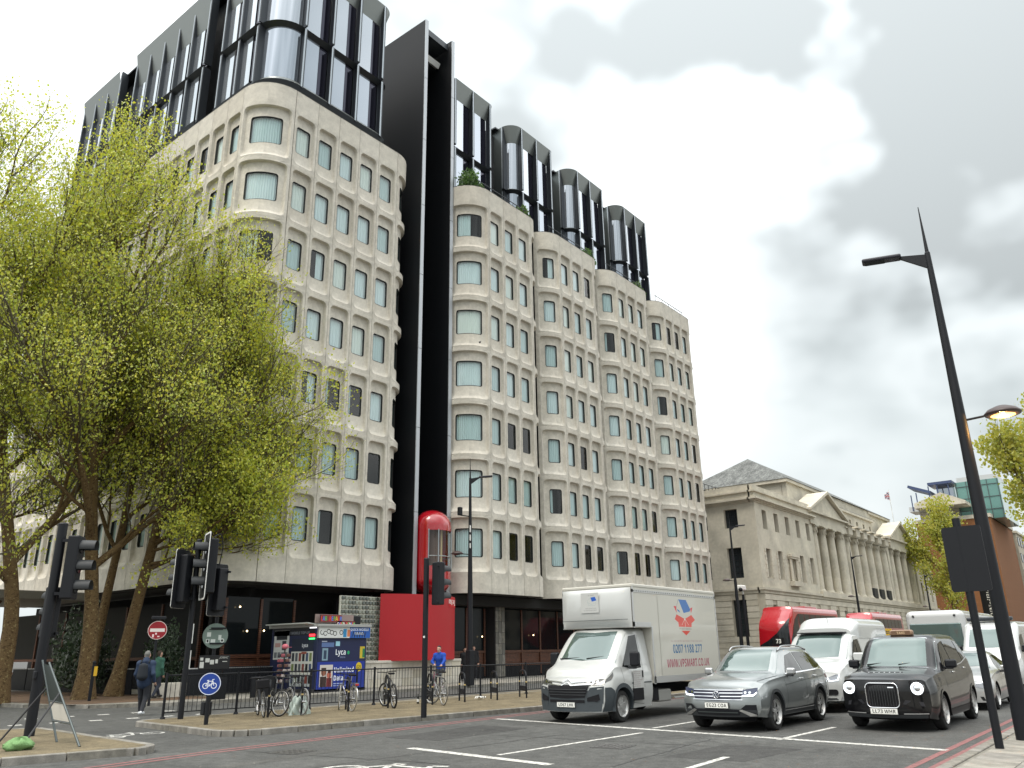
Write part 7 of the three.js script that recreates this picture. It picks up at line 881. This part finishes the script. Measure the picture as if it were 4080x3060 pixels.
// ---------- kiosk ----------
{
  const t = thing('phone_kiosk', 'small blue phone repair kiosk covered in posters and lettering', 'kiosk', [22.35, 0.12, -28.6]), W = 2.75, D = 3.2, H = 2.55, nav = std([0.012, 0.018, 0.06], 0.5);
  bb().box(W, H, D, W / 2, H / 2 + 0.06, -D / 2).mesh('cabin', nav, t); bb().rb(W + 0.24, 0.12, D + 0.3, 0.02, W / 2, H + 0.14, -D / 2 + 0.04).mesh('roof', std([0.35, 0.35, 0.33], 0.6), t); bb().rb(W + 0.05, 0.14, D, 0.02, W / 2, 0.07, -D / 2).mesh('plinth', M.dark, t);
  const front = canvasMat(1024, 700, (x) => {
    x.fillStyle = '#101b45'; x.fillRect(0, 0, 1024, 330); x.fillStyle = '#16308f'; x.fillRect(0, 330, 1024, 370); x.fillStyle = '#eef1f4'; x.font = 'bold 108px sans-serif'; x.fillText('Lyca', 365, 235); x.font = '38px sans-serif'; x.fillStyle = '#8f9cc0'; x.fillText('Mobile', 470, 282); x.fillStyle = '#1fa866'; x.beginPath(); x.arc(650, 205, 26, 0, 7); x.fill();
    x.fillStyle = '#c3cad8'; x.fillRect(70, 40, 110, 12); x.fillStyle = '#5b74a4'; x.fillRect(70, 62, 260, 62); x.fillStyle = '#9fd0e0'; x.fillRect(365, 45, 90, 66); x.fillStyle = '#7f9cab'; x.fillRect(90, 140, 120, 170); x.fillStyle = '#2a3d55'; x.fillRect(120, 170, 60, 120); x.fillStyle = '#c9b22c'; x.fillRect(905, 120, 110, 170); x.fillStyle = '#2d7c45'; x.fillRect(965, 150, 50, 130);
    x.fillStyle = '#cfc6bf'; x.fillRect(60, 370, 270, 300); x.fillStyle = '#8d5a45'; x.beginPath(); x.arc(140, 470, 52, 0, 7); x.fill(); x.fillStyle = '#3a2722'; x.fillRect(90, 410, 100, 32); x.fillRect(72, 530, 130, 140); x.fillStyle = '#b5624f'; x.beginPath(); x.arc(255, 510, 46, 0, 7); x.fill(); x.fillStyle = '#6b1f22'; x.fillRect(205, 550, 110, 120); x.fillStyle = '#4f1d1a'; x.fillRect(228, 455, 66, 30);
    x.fillStyle = '#f1f3f6'; x.font = 'bold 96px sans-serif'; x.fillText('Unlimited', 350, 478, 440); x.fillText('Data', 350, 590); x.fillStyle = '#aab6dd'; x.fillRect(355, 625, 240, 12); x.fillRect(355, 655, 290, 9); x.fillStyle = '#d9bd1e'; x.beginPath(); x.arc(895, 410, 66, 0, 7); x.fill(); x.fillStyle = '#5a4a12'; x.font = 'bold 62px sans-serif'; x.fillText('£25', 842, 432);
  }, 0.5);
  addMesh('front_poster', new THREE.PlaneGeometry(2.6, 2.05).applyMatrix4(mtx(W / 2, 1.15, 0.012)), front, t);
  bb().box(W + 0.1, 0.48, 0.1, W / 2 + 0.05, 2.42, 0.05).mesh('sign_box', std([0.3, 0.3, 0.3], 0.5), t);
  addMesh('sign_print', new THREE.PlaneGeometry(W + 0.1, 0.48).applyMatrix4(mtx(W / 2 + 0.05, 2.42, 0.104)), canvasMat(1024, 180, (x) => { x.fillStyle = '#d9dad6'; x.fillRect(0, 0, 640, 180); x.fillStyle = '#1d5bb0'; x.fillRect(600, 0, 424, 180); x.fillStyle = '#f0f2f5'; x.font = 'bold 58px sans-serif'; x.fillText('QUICK MOBILE', 612, 66, 380); x.fillText('REPAIR', 700, 130, 200); x.fillStyle = '#2b86b8'; x.fillRect(470, 40, 70, 130); x.fillStyle = '#d27a4a'; x.fillRect(550, 50, 60, 110); x.strokeStyle = '#111'; x.lineWidth = 11; x.font = 'italic bold 100px sans-serif'; x.fillStyle = '#15151a'; for (let i = 0; i < 7; i++) { x.beginPath(); x.arc(60 + i * 62, 95 + 18 * Math.sin(i * 2.1), 32, 0.4 * i, 4.4 + i); x.stroke(); } x.beginPath(); x.moveTo(650, 150); for (let i = 0; i < 12; i++) x.lineTo(650 + i * 26, i % 2 ? 80 : 165); x.stroke(); }, 0.5), t);
  const led = (x0, y, w, txt, cols, bg) => { const b = bb().box(w, 0.3, 0.06, x0 + w / 2, y, 0.06).mesh('letter_sign', std([0.05, 0.02, 0.03], 0.5), t); addMesh('letters', new THREE.PlaneGeometry(w, 0.3).applyMatrix4(mtx(x0 + w / 2, y, 0.094)), canvasMat(512, 110, (x) => { x.fillStyle = bg; x.fillRect(0, 0, 512, 110); x.font = 'bold 92px sans-serif'; x.textAlign = 'center'; [...txt].forEach((c, i) => { x.fillStyle = cols[i % cols.length]; x.fillText(c, (i + 0.5) * 512 / txt.length, 88); }); }, 0.5), b); };
  led(0.05, 2.98, 1.15, 'LAB REPAIR', ['#e23a2e', '#3d7fe0', '#46b45a', '#e2c33a'], '#7c2f2c'); led(0.95, 2.74, 1.0, 'CYBER REPAIR', ['#e9e4dc', '#5d8be8', '#e85a50', '#67c46a'], '#6d1f24');
  bb().box(2.1, 0.36, 0.04, 1.0, 2.98, -0.15).mesh('top_sign_back', std([0.3, 0.22, 0.2], 0.5), t); bb().rb(0.62, 0.38, 0.3, 0.05, 2.2, 2.95, -0.3).mesh('roof_box', M.black, t);
  // left side: posters, shelves of phone cases, small lit signs
  const L = (name, w, h, y, z, draw, tilt = 0) => addMesh(name, new THREE.PlaneGeometry(w, h).applyMatrix4(mtx(-0.012, y, z, 0, -PI / 2, 0)), canvasMat(256, Math.round(256 * h / w), draw, 0.5), t);
  L('side_poster', 1.1, 1.25, 1.95, -2.45, (x, w, h) => { x.fillStyle = '#c9cac8'; x.fillRect(0, 0, w, h); x.fillStyle = '#23262b'; x.fillRect(40, 20, 180, 80); x.fillStyle = '#b7908a'; x.fillRect(20, 130, 90, 40); x.fillStyle = '#3c4046'; x.fillRect(140, 110, 70, 90); x.fillStyle = '#6b6f73'; for (let i = 0; i < 4; i++) x.fillRect(14 + i * 60, 220, 48, 54); });
  L('case_display', 1.5, 1.95, 1.2, -0.95, (x, w, h) => { x.fillStyle = '#1a2336'; x.fillRect(0, 0, w, h); x.fillStyle = '#c6c8c2'; x.fillRect(0, 90, w, 160); x.fillStyle = '#a8aeb0'; x.fillRect(0, 260, w, 70); for (let r = 0; r < 3; r++) for (let i = 0; i < 6; i++) { x.fillStyle = ['#2b2f36', '#6d7a4a', '#3c4a66', '#15171b', '#7a4038', '#50565c'][(i * 5 + r * 7) % 6]; x.fillRect(10 + i * 41, 100 + r * 76, 28, 58); } x.fillStyle = '#dfe3e8'; x.font = 'bold 34px sans-serif'; x.fillText('Lyca', 120, 60); x.fillStyle = '#8d4a3a'; x.fillRect(120, 92, 60, 16); });
  bb().box(0.02, 0.24, 3.0, -0.03, 2.66, -1.6).mesh('side_sign', M.dark, t); L('side_lettering', 2.9, 0.22, 2.42, -1.6, (x, w, h) => { x.fillStyle = '#11131a'; x.fillRect(0, 0, w, h); x.fillStyle = '#8e939c'; x.font = 'bold 15px sans-serif'; x.fillText('PHONE CASES MOBILE TOP-UP', 8, 15, 230); });
  const em = (c, e) => std(c, 0.5, { emissive: new THREE.Color(...c), emissiveIntensity: e }); bb().box(0.05, 0.1, 0.34, -0.04, 2.3, -0.3).mesh('red_led_sign', em([0.8, 0.03, 0.04], 1.2), t); bb().box(0.05, 0.06, 0.34, -0.04, 2.16, -0.3).mesh('green_led_sign', em([0.05, 0.75, 0.15], 1.2), t); bb().box(0.06, 0.16, 0.4, -0.05, 2.66, -0.24).mesh('white_led_sign', em([0.7, 0.7, 0.75], 0.8), t);
  bb().box(0.5, 0.05, 3.0, -0.2, 2.76, -1.6, 0, 0, -0.12).mesh('awning', std([0.42, 0.43, 0.4], 0.6), t);
  const st = thing('souvenir_rack', 'rack of caps and souvenirs at the corner of the kiosk', 'stand', [21.2, 0.12, -29.2]); bb().cyl([0, 0, 0], [0, 1.75, 0], 0.03).mesh('pole', M.dark, st); seed = 77; for (let r = 0; r < 6; r++) for (let k = 0; k < 5; k++) { const a = k * 1.26 + r; bb().rb(0.15, 0.13, 0.13, 0.04, 0.2 * Math.cos(a), 0.5 + r * 0.2, 0.2 * Math.sin(a)).mesh('souvenir', std([[0.3, 0.08, 0.1], [0.05, 0.05, 0.06], [0.35, 0.3, 0.28], [0.12, 0.06, 0.05]][(k + r) % 4], 0.8), st); } bb().sph(0.14, 0, 1.85, 0, 1, 0.75, 1).rb(0.16, 0.02, 0.16, 0.008, 0.14, 1.82, 0.08).mesh('pink_cap', std([0.6, 0.16, 0.2], 0.8), st);
}
// ---------- left: entrance canopy, terrace screens, planting ----------
{
  const t = thing('entrance_canopy', 'flat grey entrance canopy on slanted timber posts at the left edge', 'canopy', [16.2, 0.12, -46.5]); bb().rb(5.5, 0.42, 7.5, 0.05, 0, 4.45, 0).mesh('canopy_slab', std([0.25, 0.23, 0.2], 0.8), t); for (const z of [-2.5, 0, 2.6]) { bb().box(0.22, 4.3, 0.22, -2.2, 2.15, z).mesh('timber_post', M.wood, t); bb().cyl([-2.2, 2.0, z], [-0.8, 4.2, z], 0.06).mesh('brace', M.wood, t); }
  const s = thing('terrace_screen', 'low dark terrace screen with a planted strip below the hotel', 'screen', [0, 0, 0]); for (let k = 0; k < 7; k++) { bb().box(0.06, 1.0, 1.7, 17.9, 0.65, -36 - k * 1.8).mesh('screen_panel', M.black, s); bb().box(0.08, 0.04, 1.7, 17.9, 1.17, -36 - k * 1.8).mesh('screen_rail', M.alu, s); } for (let k = 0; k < 3; k++) { bb().box(1.75, 1.0, 0.06, 19 + k * 1.8, 0.65, -31.6).mesh('screen_panel', M.black, s); bb().box(1.75, 0.04, 0.08, 19 + k * 1.8, 1.17, -31.6).mesh('screen_rail', M.alu, s); }
  const bx = bb().rb(1.5, 0.55, 0.5, 0.03, 0, 0.27, 0).mesh('concrete_planter', M.conc); bx.position.set(17.6, 0.12, -31.8); tag(bx, 'plain concrete trough beside the second walker', 'planter'); 
  const mesh = bb().box(2.6, 0.05, 0.05, 20.2, 1.1, -30.9); const rl = thing('mesh_fence', 'dark mesh fence before the timber windows', 'fence', [0, 0, 0]); for (let k = 0; k < 26; k++) bb().cyl([18.9 + k * 0.11, 0.2, -31.0], [18.9 + k * 0.11, 1.2, -31.0], 0.008, 0.008, 4).mesh('bar', M.pole, rl); bb().cyl([18.85, 1.2, -31], [21.8, 1.2, -31], 0.02).cyl([18.85, 0.2, -31], [21.8, 0.2, -31], 0.02).mesh('rail', M.pole, rl);
}
function bush(name, label, x, y, z, rx, ry, rz, n, size, c0, c1, sd, group, potH = 0) {
  seed = sd; const t = thing(name, label, 'shrub', [x, y, z], 0, group), P = [], N = [], C = [], v = V();
  for (let i = 0; i < n; i++) { const a = rr(0, 2 * PI), u = rr(-0.5, 1), r = (0.55 + 0.45 * rnd()) * (1 + 0.25 * Math.sin(a * 3 + u * 4)), q = Math.sqrt(Math.max(0, 1 - u * u)), cx = rx * r * q * Math.cos(a), cy = ry * (0.4 + r * u * 0.9), cz = rz * r * q * Math.sin(a), m = new THREE.Matrix4().makeRotationFromEuler(new THREE.Euler(rr(-1.4, 1.4), rr(0, 6.3), rr(-1.4, 1.4))), nn = V(0, 0, 1).transformDirection(m), k = rnd(), s = size * rr(0.6, 1.4), pts = [[0, 0, 0], [0.3, 0.5, 0.05], [0, 1, 0], [-0.3, 0.5, 0.05]].map(([a1, b1, c]) => v.set(a1 * s, b1 * s, c * s).applyMatrix4(m).toArray()); for (const ix of [0, 1, 2, 0, 2, 3]) { P.push(pts[ix][0] + cx, pts[ix][1] + cy, pts[ix][2] + cz); N.push(nn.x, nn.y, nn.z); C.push(...c0.map((q2, w) => lerp(q2, c1[w], k))); } }
  const g = new THREE.BufferGeometry(); g.setAttribute('position', new THREE.Float32BufferAttribute(P, 3)); g.setAttribute('normal', new THREE.Float32BufferAttribute(N, 3)); g.setAttribute('color', new THREE.Float32BufferAttribute(C, 3)); const f = addMesh('foliage', g, M.leaf, t); f.userData.kind = 'stuff';
  const st = bb(); for (let k = 0; k < 7; k++) st.cyl([0, -0.1 - potH, 0], [rx * rr(-0.5, 0.5), ry * rr(0.3, 0.9), rz * rr(-0.5, 0.5)], 0.02, 0.008, 5); st.mesh('stems', M.barkDark, t); if (potH) bb().rb(rx * 1.3, potH, rz * 1.2, 0.05, 0, -potH / 2, 0).mesh('pot', M.dark, t);
}
bush('terrace_shrub', 'rounded green shrub at the top of the first concrete block by the shaft', 35.4, 31.5, -31.6, 0.95, 1.15, 0.7, 1500, 0.2, [0.05, 0.14, 0.02], [0.16, 0.3, 0.05], 501, 'roof terrace shrubs', 0.4);
bush('terrace_shrub', 'second roof terrace shrub beside the next round glass bay', 41.0, 31.4, -31.6, 0.9, 1.0, 0.6, 1300, 0.22, [0.06, 0.13, 0.02], [0.18, 0.3, 0.06], 502, 'roof terrace shrubs', 0.4);
bush('terrace_shrub', 'third roof terrace shrub, in the middle of the blocks', 49.6, 31.4, -31.6, 0.8, 1.0, 0.6, 1200, 0.22, [0.06, 0.14, 0.03], [0.17, 0.32, 0.06], 503, 'roof terrace shrubs', 0.4);
bush('terrace_shrub', 'furthest roof terrace shrub at the last glass bay', 57.6, 31.4, -31.6, 0.8, 0.95, 0.6, 1200, 0.22, [0.06, 0.13, 0.03], [0.17, 0.28, 0.06], 504, 'roof terrace shrubs', 0.4);
bush('entrance_shrub', 'dark glossy evergreen shrub behind the plane tree trunks', 17.0, 0.3, -38.2, 1.1, 2.6, 1.6, 2600, 0.2, [0.015, 0.04, 0.012], [0.05, 0.09, 0.03], 505, 'evergreens under the trees', 0);
bush('entrance_shrub', 'lower dark evergreen shrub nearest the timber window', 18.6, 0.3, -34.0, 0.7, 2.0, 1.0, 2000, 0.18, [0.015, 0.04, 0.012], [0.05, 0.1, 0.03], 506, 'evergreens under the trees', 0);
bush('entrance_shrub', 'bright lime shrub at the left edge below the canopy', 12.4, 0.3, -46.0, 1.4, 2.2, 1.4, 2000, 0.22, [0.12, 0.26, 0.03], [0.35, 0.5, 0.08], 507, 'evergreens under the trees', 0);
// ---------- people ----------
function blend(parts, res = 64, k = 0.03) {                  // tapered capsules joined with a smooth minimum
  const lo = V(9, 9, 9), hi = V(-9, -9, -9); for (const [a, b, r0, r1] of parts) for (const [p, r] of [[a, r0], [b, r1]]) { lo.min(V(p[0] - r - 0.05, p[1] - r - 0.05, p[2] - r - 0.05)); hi.max(V(p[0] + r + 0.05, p[1] + r + 0.05, p[2] + r + 0.05)); }
  const c = lo.clone().add(hi).multiplyScalar(0.5), h = Math.max(hi.x - lo.x, hi.y - lo.y, hi.z - lo.z) / 2, mc = new MarchingCubes(res, M.skin, false, false, 60000); mc.isolation = 0; const S = mc.size, hs = mc.halfsize;
  for (let z = 0; z < S; z++) for (let y = 0; y < S; y++) for (let x = 0; x < S; x++) {
    const px = c.x + (x - hs) / hs * h, py = c.y + (y - hs) / hs * h, pz = c.z + (z - hs) / hs * h; let d = 9;
    for (const [a, b, r0, r1, sq = 1] of parts) { const bx = b[0] - a[0], by = b[1] - a[1], bz = b[2] - a[2], ax = px - a[0], ay = py - a[1], az = (pz - a[2]), t = clamp((ax * bx + ay * by + az * bz) / (bx * bx + by * by + bz * bz + 1e-9)), q = Math.hypot(ax - bx * t, ay - by * t, (az - bz * t) / sq) - lerp(r0, r1, t), e = clamp(0.5 + 0.5 * (q - d) / k); d = lerp(q, d, e) - k * e * (1 - e); }
    mc.field[x + y * S + z * S * S] = -d;
  }
  mc.update(); const n = mc.count, g = new THREE.BufferGeometry(), P = mc.positionArray.slice(0, n * 3), N = mc.normalArray.slice(0, n * 3); for (let i = 0; i < n; i++) { P[i * 3] = c.x + P[i * 3] * h; P[i * 3 + 1] = c.y + P[i * 3 + 1] * h; P[i * 3 + 2] = c.z + P[i * 3 + 2] * h; const l = Math.hypot(N[i * 3], N[i * 3 + 1], N[i * 3 + 2]) || 1; for (let k2 = 0; k2 < 3; k2++) N[i * 3 + k2] /= l; }
  g.setAttribute('position', new THREE.BufferAttribute(P, 3)); g.setAttribute('normal', new THREE.BufferAttribute(N, 3)); return g;
}
function person(label, x, y0, z, turn, j, c) {               // figure faces local +x; z is its right
  const t = thing('person', label, 'person', [x, y0, z], turn), jt = { head: [0.03, 1.62, 0], neck: [0, 1.46, 0], chest: [0, 1.3, 0], waist: [0, 1.05, 0], hip: [0, 0.93, 0], sL: [0, 1.4, -0.18], sR: [0, 1.4, 0.18], eL: [-0.04, 1.12, -0.25], eR: [-0.04, 1.12, 0.25], wL: [0.06, 0.88, -0.24], wR: [0.06, 0.88, 0.24], kL: [0.05, 0.5, -0.1], kR: [0.05, 0.5, 0.1], aL: [0, 0.09, -0.1], aR: [0, 0.09, 0.1], ...j };
  const hL = [jt.hip[0], jt.hip[1] - 0.04, jt.hip[2] - 0.09], hR = [jt.hip[0], jt.hip[1] - 0.04, jt.hip[2] + 0.09], H = jt.head, add = (p, d) => [p[0] + d[0], p[1] + d[1], p[2] + d[2]];
  const hd = [[add(H, [-0.015, 0.03, 0]), add(H, [0.01, 0.03, 0]), 0.088, 0.085, 0.86], [add(H, [0.02, -0.03, 0]), add(H, [0.035, -0.085, 0]), 0.068, 0.048, 0.9], [add(H, [0.085, 0.0, 0]), add(H, [0.105, -0.028, 0]), 0.011, 0.016], [add(H, [0, 0.0, -0.076]), add(H, [-0.01, -0.02, -0.08]), 0.014, 0.01], [add(H, [0, 0.0, 0.076]), add(H, [-0.01, -0.02, 0.08]), 0.014, 0.01], [jt.neck, add(H, [-0.01, -0.06, 0]), 0.055, 0.05]];
  const tor = [[jt.chest, jt.waist, 0.125, 0.115, 1.35], [jt.waist, jt.hip, 0.115, 0.125, 1.3], [jt.sL, jt.sR, 0.07, 0.07], [jt.neck, jt.chest, 0.06, 0.12]], arm = (s, e, w) => [[s, e, 0.056, 0.043], [e, w, 0.042, 0.03]], leg = (h, k, a) => [[h, k, 0.083, 0.056], [k, a, 0.055, 0.038]];
  const hand = (w, e) => { const d = V(...w).sub(V(...e)).normalize(), p = V(...w).addScaledVector(d, 0.07), s = V(d.z, 0, -d.x); if (s.length() < 0.1) s.set(1, 0, 0); s.normalize(); const A = (q) => q.toArray(), o = [[w, A(p), 0.026, 0.034, 1]]; [-0.03, -0.01, 0.01, 0.03].forEach((k, i) => { const b = p.clone().addScaledVector(s, k), m = b.clone().addScaledVector(d, 0.035 + 0.006 * (i % 3)), f = m.clone().addScaledVector(d, 0.02).add(V(0.015, 0, 0)); o.push([A(b), A(m), 0.009, 0.008], [A(m), A(f), 0.008, 0.007]); }); const tb = V(...w).addScaledVector(d, 0.03).addScaledVector(s, 0.03); o.push([A(tb), A(tb.clone().addScaledVector(s, 0.02).addScaledVector(d, 0.045)), 0.011, 0.008]); return o; };
  const body = bb().add(blend([...tor, ...arm(jt.sL, jt.eL, jt.wL), ...arm(jt.sR, jt.eR, jt.wR), ...leg(hL, jt.kL, jt.aL), ...leg(hR, jt.kR, jt.aR), [jt.neck, add(H, [0, -0.05, 0]), 0.055, 0.05]], 56)).add(blend(hd, 44, 0.02)); for (const [w, e] of [[jt.wL, jt.eL], [jt.wR, jt.eR]]) body.add(blend(hand(w, e), 40, 0.006)); body.mesh('body', M.skin, t);
  for (const s of [-1, 1]) { bb().sph(0.011, H[0] + 0.083, H[1] + 0.02, s * 0.032 + H[2], 0.6, 1, 1, 8).mesh('eye', M.blackMatt, t); } bb().rb(0.01, 0.01, 0.045, 0.004, H[0] + 0.088, H[1] - 0.062, H[2]).mesh('mouth', std([0.3, 0.1, 0.09], 0.7), t);
  const inf = (l, d) => l.map(([a, b, r0, r1, s]) => [a, b, r0 + d, r1 + d, s]), F = V(...jt.wL);
  bb().add(blend([...inf(tor, 0.028), ...inf(arm(jt.sL, jt.eL, jt.wL), 0.018), ...inf(arm(jt.sR, jt.eR, jt.wR), 0.018), [jt.hip, add(jt.hip, [0, -0.07, 0]), 0.15, 0.15, 1.25], ...(c.hood ? [[add(jt.neck, [-0.06, 0, 0]), add(jt.neck, [-0.03, 0.05, 0]), 0.09, 0.085]] : [])], 60, 0.035)).mesh('jacket', std(c.top, 0.85), t);
  bb().add(blend([...inf(leg(hL, jt.kL, jt.aL), 0.016), ...inf(leg(hR, jt.kR, jt.aR), 0.016), [hL, hR, 0.1, 0.1]], 60, 0.03)).mesh('trousers', std(c.legs, 0.9), t);
  for (const [a, k] of [[jt.aL, -1], [jt.aR, 1]]) bb().add(blend([[[a[0] - 0.04, a[1] - 0.035, a[2]], [a[0] + 0.15, a[1] - 0.05, a[2]], 0.045, 0.038]], 28, 0.01)).mesh('shoe', std(c.shoe, 0.7), t);
  bb().add(blend([[add(H, [-0.03, 0.055, 0]), add(H, [0.005, 0.075, 0]), 0.083, 0.07, 0.92], [add(H, [-0.05, 0.03, 0]), add(H, [-0.055, -0.03, 0]), 0.07, 0.055, 1]], 36, 0.02)).mesh(c.hat ? 'hat' : 'hair', std(c.hair, 0.95), t);
  if (c.pack) { const p = bb().add(blend([[[-0.2, 1.32, 0], [-0.22, 1.06, 0], 0.1, 0.12, 1.25]], 34, 0.02)).mesh('backpack', std(c.pack, 0.9), t); for (const s of [-1, 1]) bb().tube([[-0.14, 1.42, s * 0.11], [-0.02, 1.5, s * 0.12], [0.14, 1.38, s * 0.12], [0.12, 1.15, s * 0.13]], 0.018).mesh('strap', std(c.pack, 0.9), p); }
  return t;
}
person('man in a blue hooded jacket with a dark backpack and white shoes crossing the road', 12.9, 0, -24.6, 0.75, { kL: [0.12, 0.5, -0.09], aL: [0.22, 0.1, -0.09], kR: [0.02, 0.5, 0.09], aR: [-0.2, 0.13, 0.09], eR: [-0.1, 1.12, 0.26], wR: [0.0, 0.92, 0.29], eL: [0.02, 1.12, -0.26], wL: [0.16, 0.95, -0.24] }, { top: [0.018, 0.035, 0.075], legs: [0.022, 0.024, 0.03], shoe: [0.72, 0.74, 0.76], hair: [0.16, 0.16, 0.15], pack: [0.012, 0.016, 0.022], hood: true }).scale.setScalar(1.04);
person('second walker mostly hidden behind the man in the blue jacket', 16.9, 0.12, -31.3, 0.3, { kL: [0.1, 0.5, -0.09], aL: [0.28, 0.14, -0.09], aR: [-0.2, 0.12, 0.09] }, { top: [0.03, 0.1, 0.07], legs: [0.025, 0.03, 0.045], shoe: [0.02, 0.02, 0.02], hair: [0.05, 0.035, 0.025] });
person('man in a bright blue jacket and dark woolly hat on a bicycle behind the railings', 24.6, 0.1, -23.6, PI + 0.35, { hip: [-0.16, 0.98, 0], waist: [-0.13, 1.1, 0], chest: [-0.06, 1.33, 0], neck: [-0.01, 1.5, 0], head: [0.04, 1.66, 0], sL: [-0.03, 1.43, -0.18], sR: [-0.03, 1.43, 0.18], eL: [0.08, 1.22, -0.26], eR: [0.02, 1.18, 0.3], wL: [0.3, 1.08, -0.24], wR: [0.16, 1.1, 0.16], kL: [0.14, 0.68, -0.1], kR: [0.16, 0.56, 0.1], aL: [0.02, 0.4, -0.1], aR: [0.04, 0.2, 0.1] }, { top: [0.01, 0.06, 0.36], legs: [0.05, 0.055, 0.06], shoe: [0.03, 0.03, 0.03], hair: [0.02, 0.018, 0.018], hat: true });
{ const b = bicycle('pinkish bicycle ridden by the man in the bright blue jacket', 25.0, -23.75, PI + 0.35, [0.28, 0.06, 0.1], { lean: 0, y: 0.0 }); delete b.userData.group; }
person('person in dark clothes standing by the red drum end wall, left of a pair', 35.3, 0.12, -31.9, -1.9, { eL: [0.1, 1.15, -0.24], wL: [0.24, 1.3, -0.16] }, { top: [0.012, 0.012, 0.014], legs: [0.012, 0.012, 0.016], shoe: [0.4, 0.4, 0.4], hair: [0.02, 0.015, 0.012] });
person('taller person in black leaning by the timber window, right of a pair', 36.2, 0.12, -32.0, -2.3, { eR: [0.12, 1.18, 0.25], wR: [0.22, 1.34, 0.12] }, { top: [0.01, 0.01, 0.012], legs: [0.014, 0.015, 0.02], shoe: [0.3, 0.3, 0.3], hair: [0.03, 0.02, 0.015] }).scale.setScalar(1.05);
{ const p = thing('pigeon', 'small dark pigeon perched on a ledge of the rounded corner', 'bird', [35.0, ROW0 + 4 * ROWH + 0.2, ZB + 0.02], 0.4); bb().add(blend([[[0, 0.1, 0], [0.1, 0.13, 0], 0.06, 0.045], [[0.1, 0.14, 0], [0.15, 0.2, 0], 0.03, 0.032], [[-0.02, 0.09, 0], [-0.2, 0.05, 0], 0.035, 0.012]], 30, 0.02)).mesh('body', std([0.03, 0.03, 0.035], 0.8), p); bb().cyl([0.02, 0.06, 0.02], [0.03, 0, 0.02], 0.006).cyl([0.02, 0.06, -0.02], [0.03, 0, -0.02], 0.006).mesh('leg', std([0.3, 0.1, 0.08], 0.7), p); }
renderer.render(scene, camera);
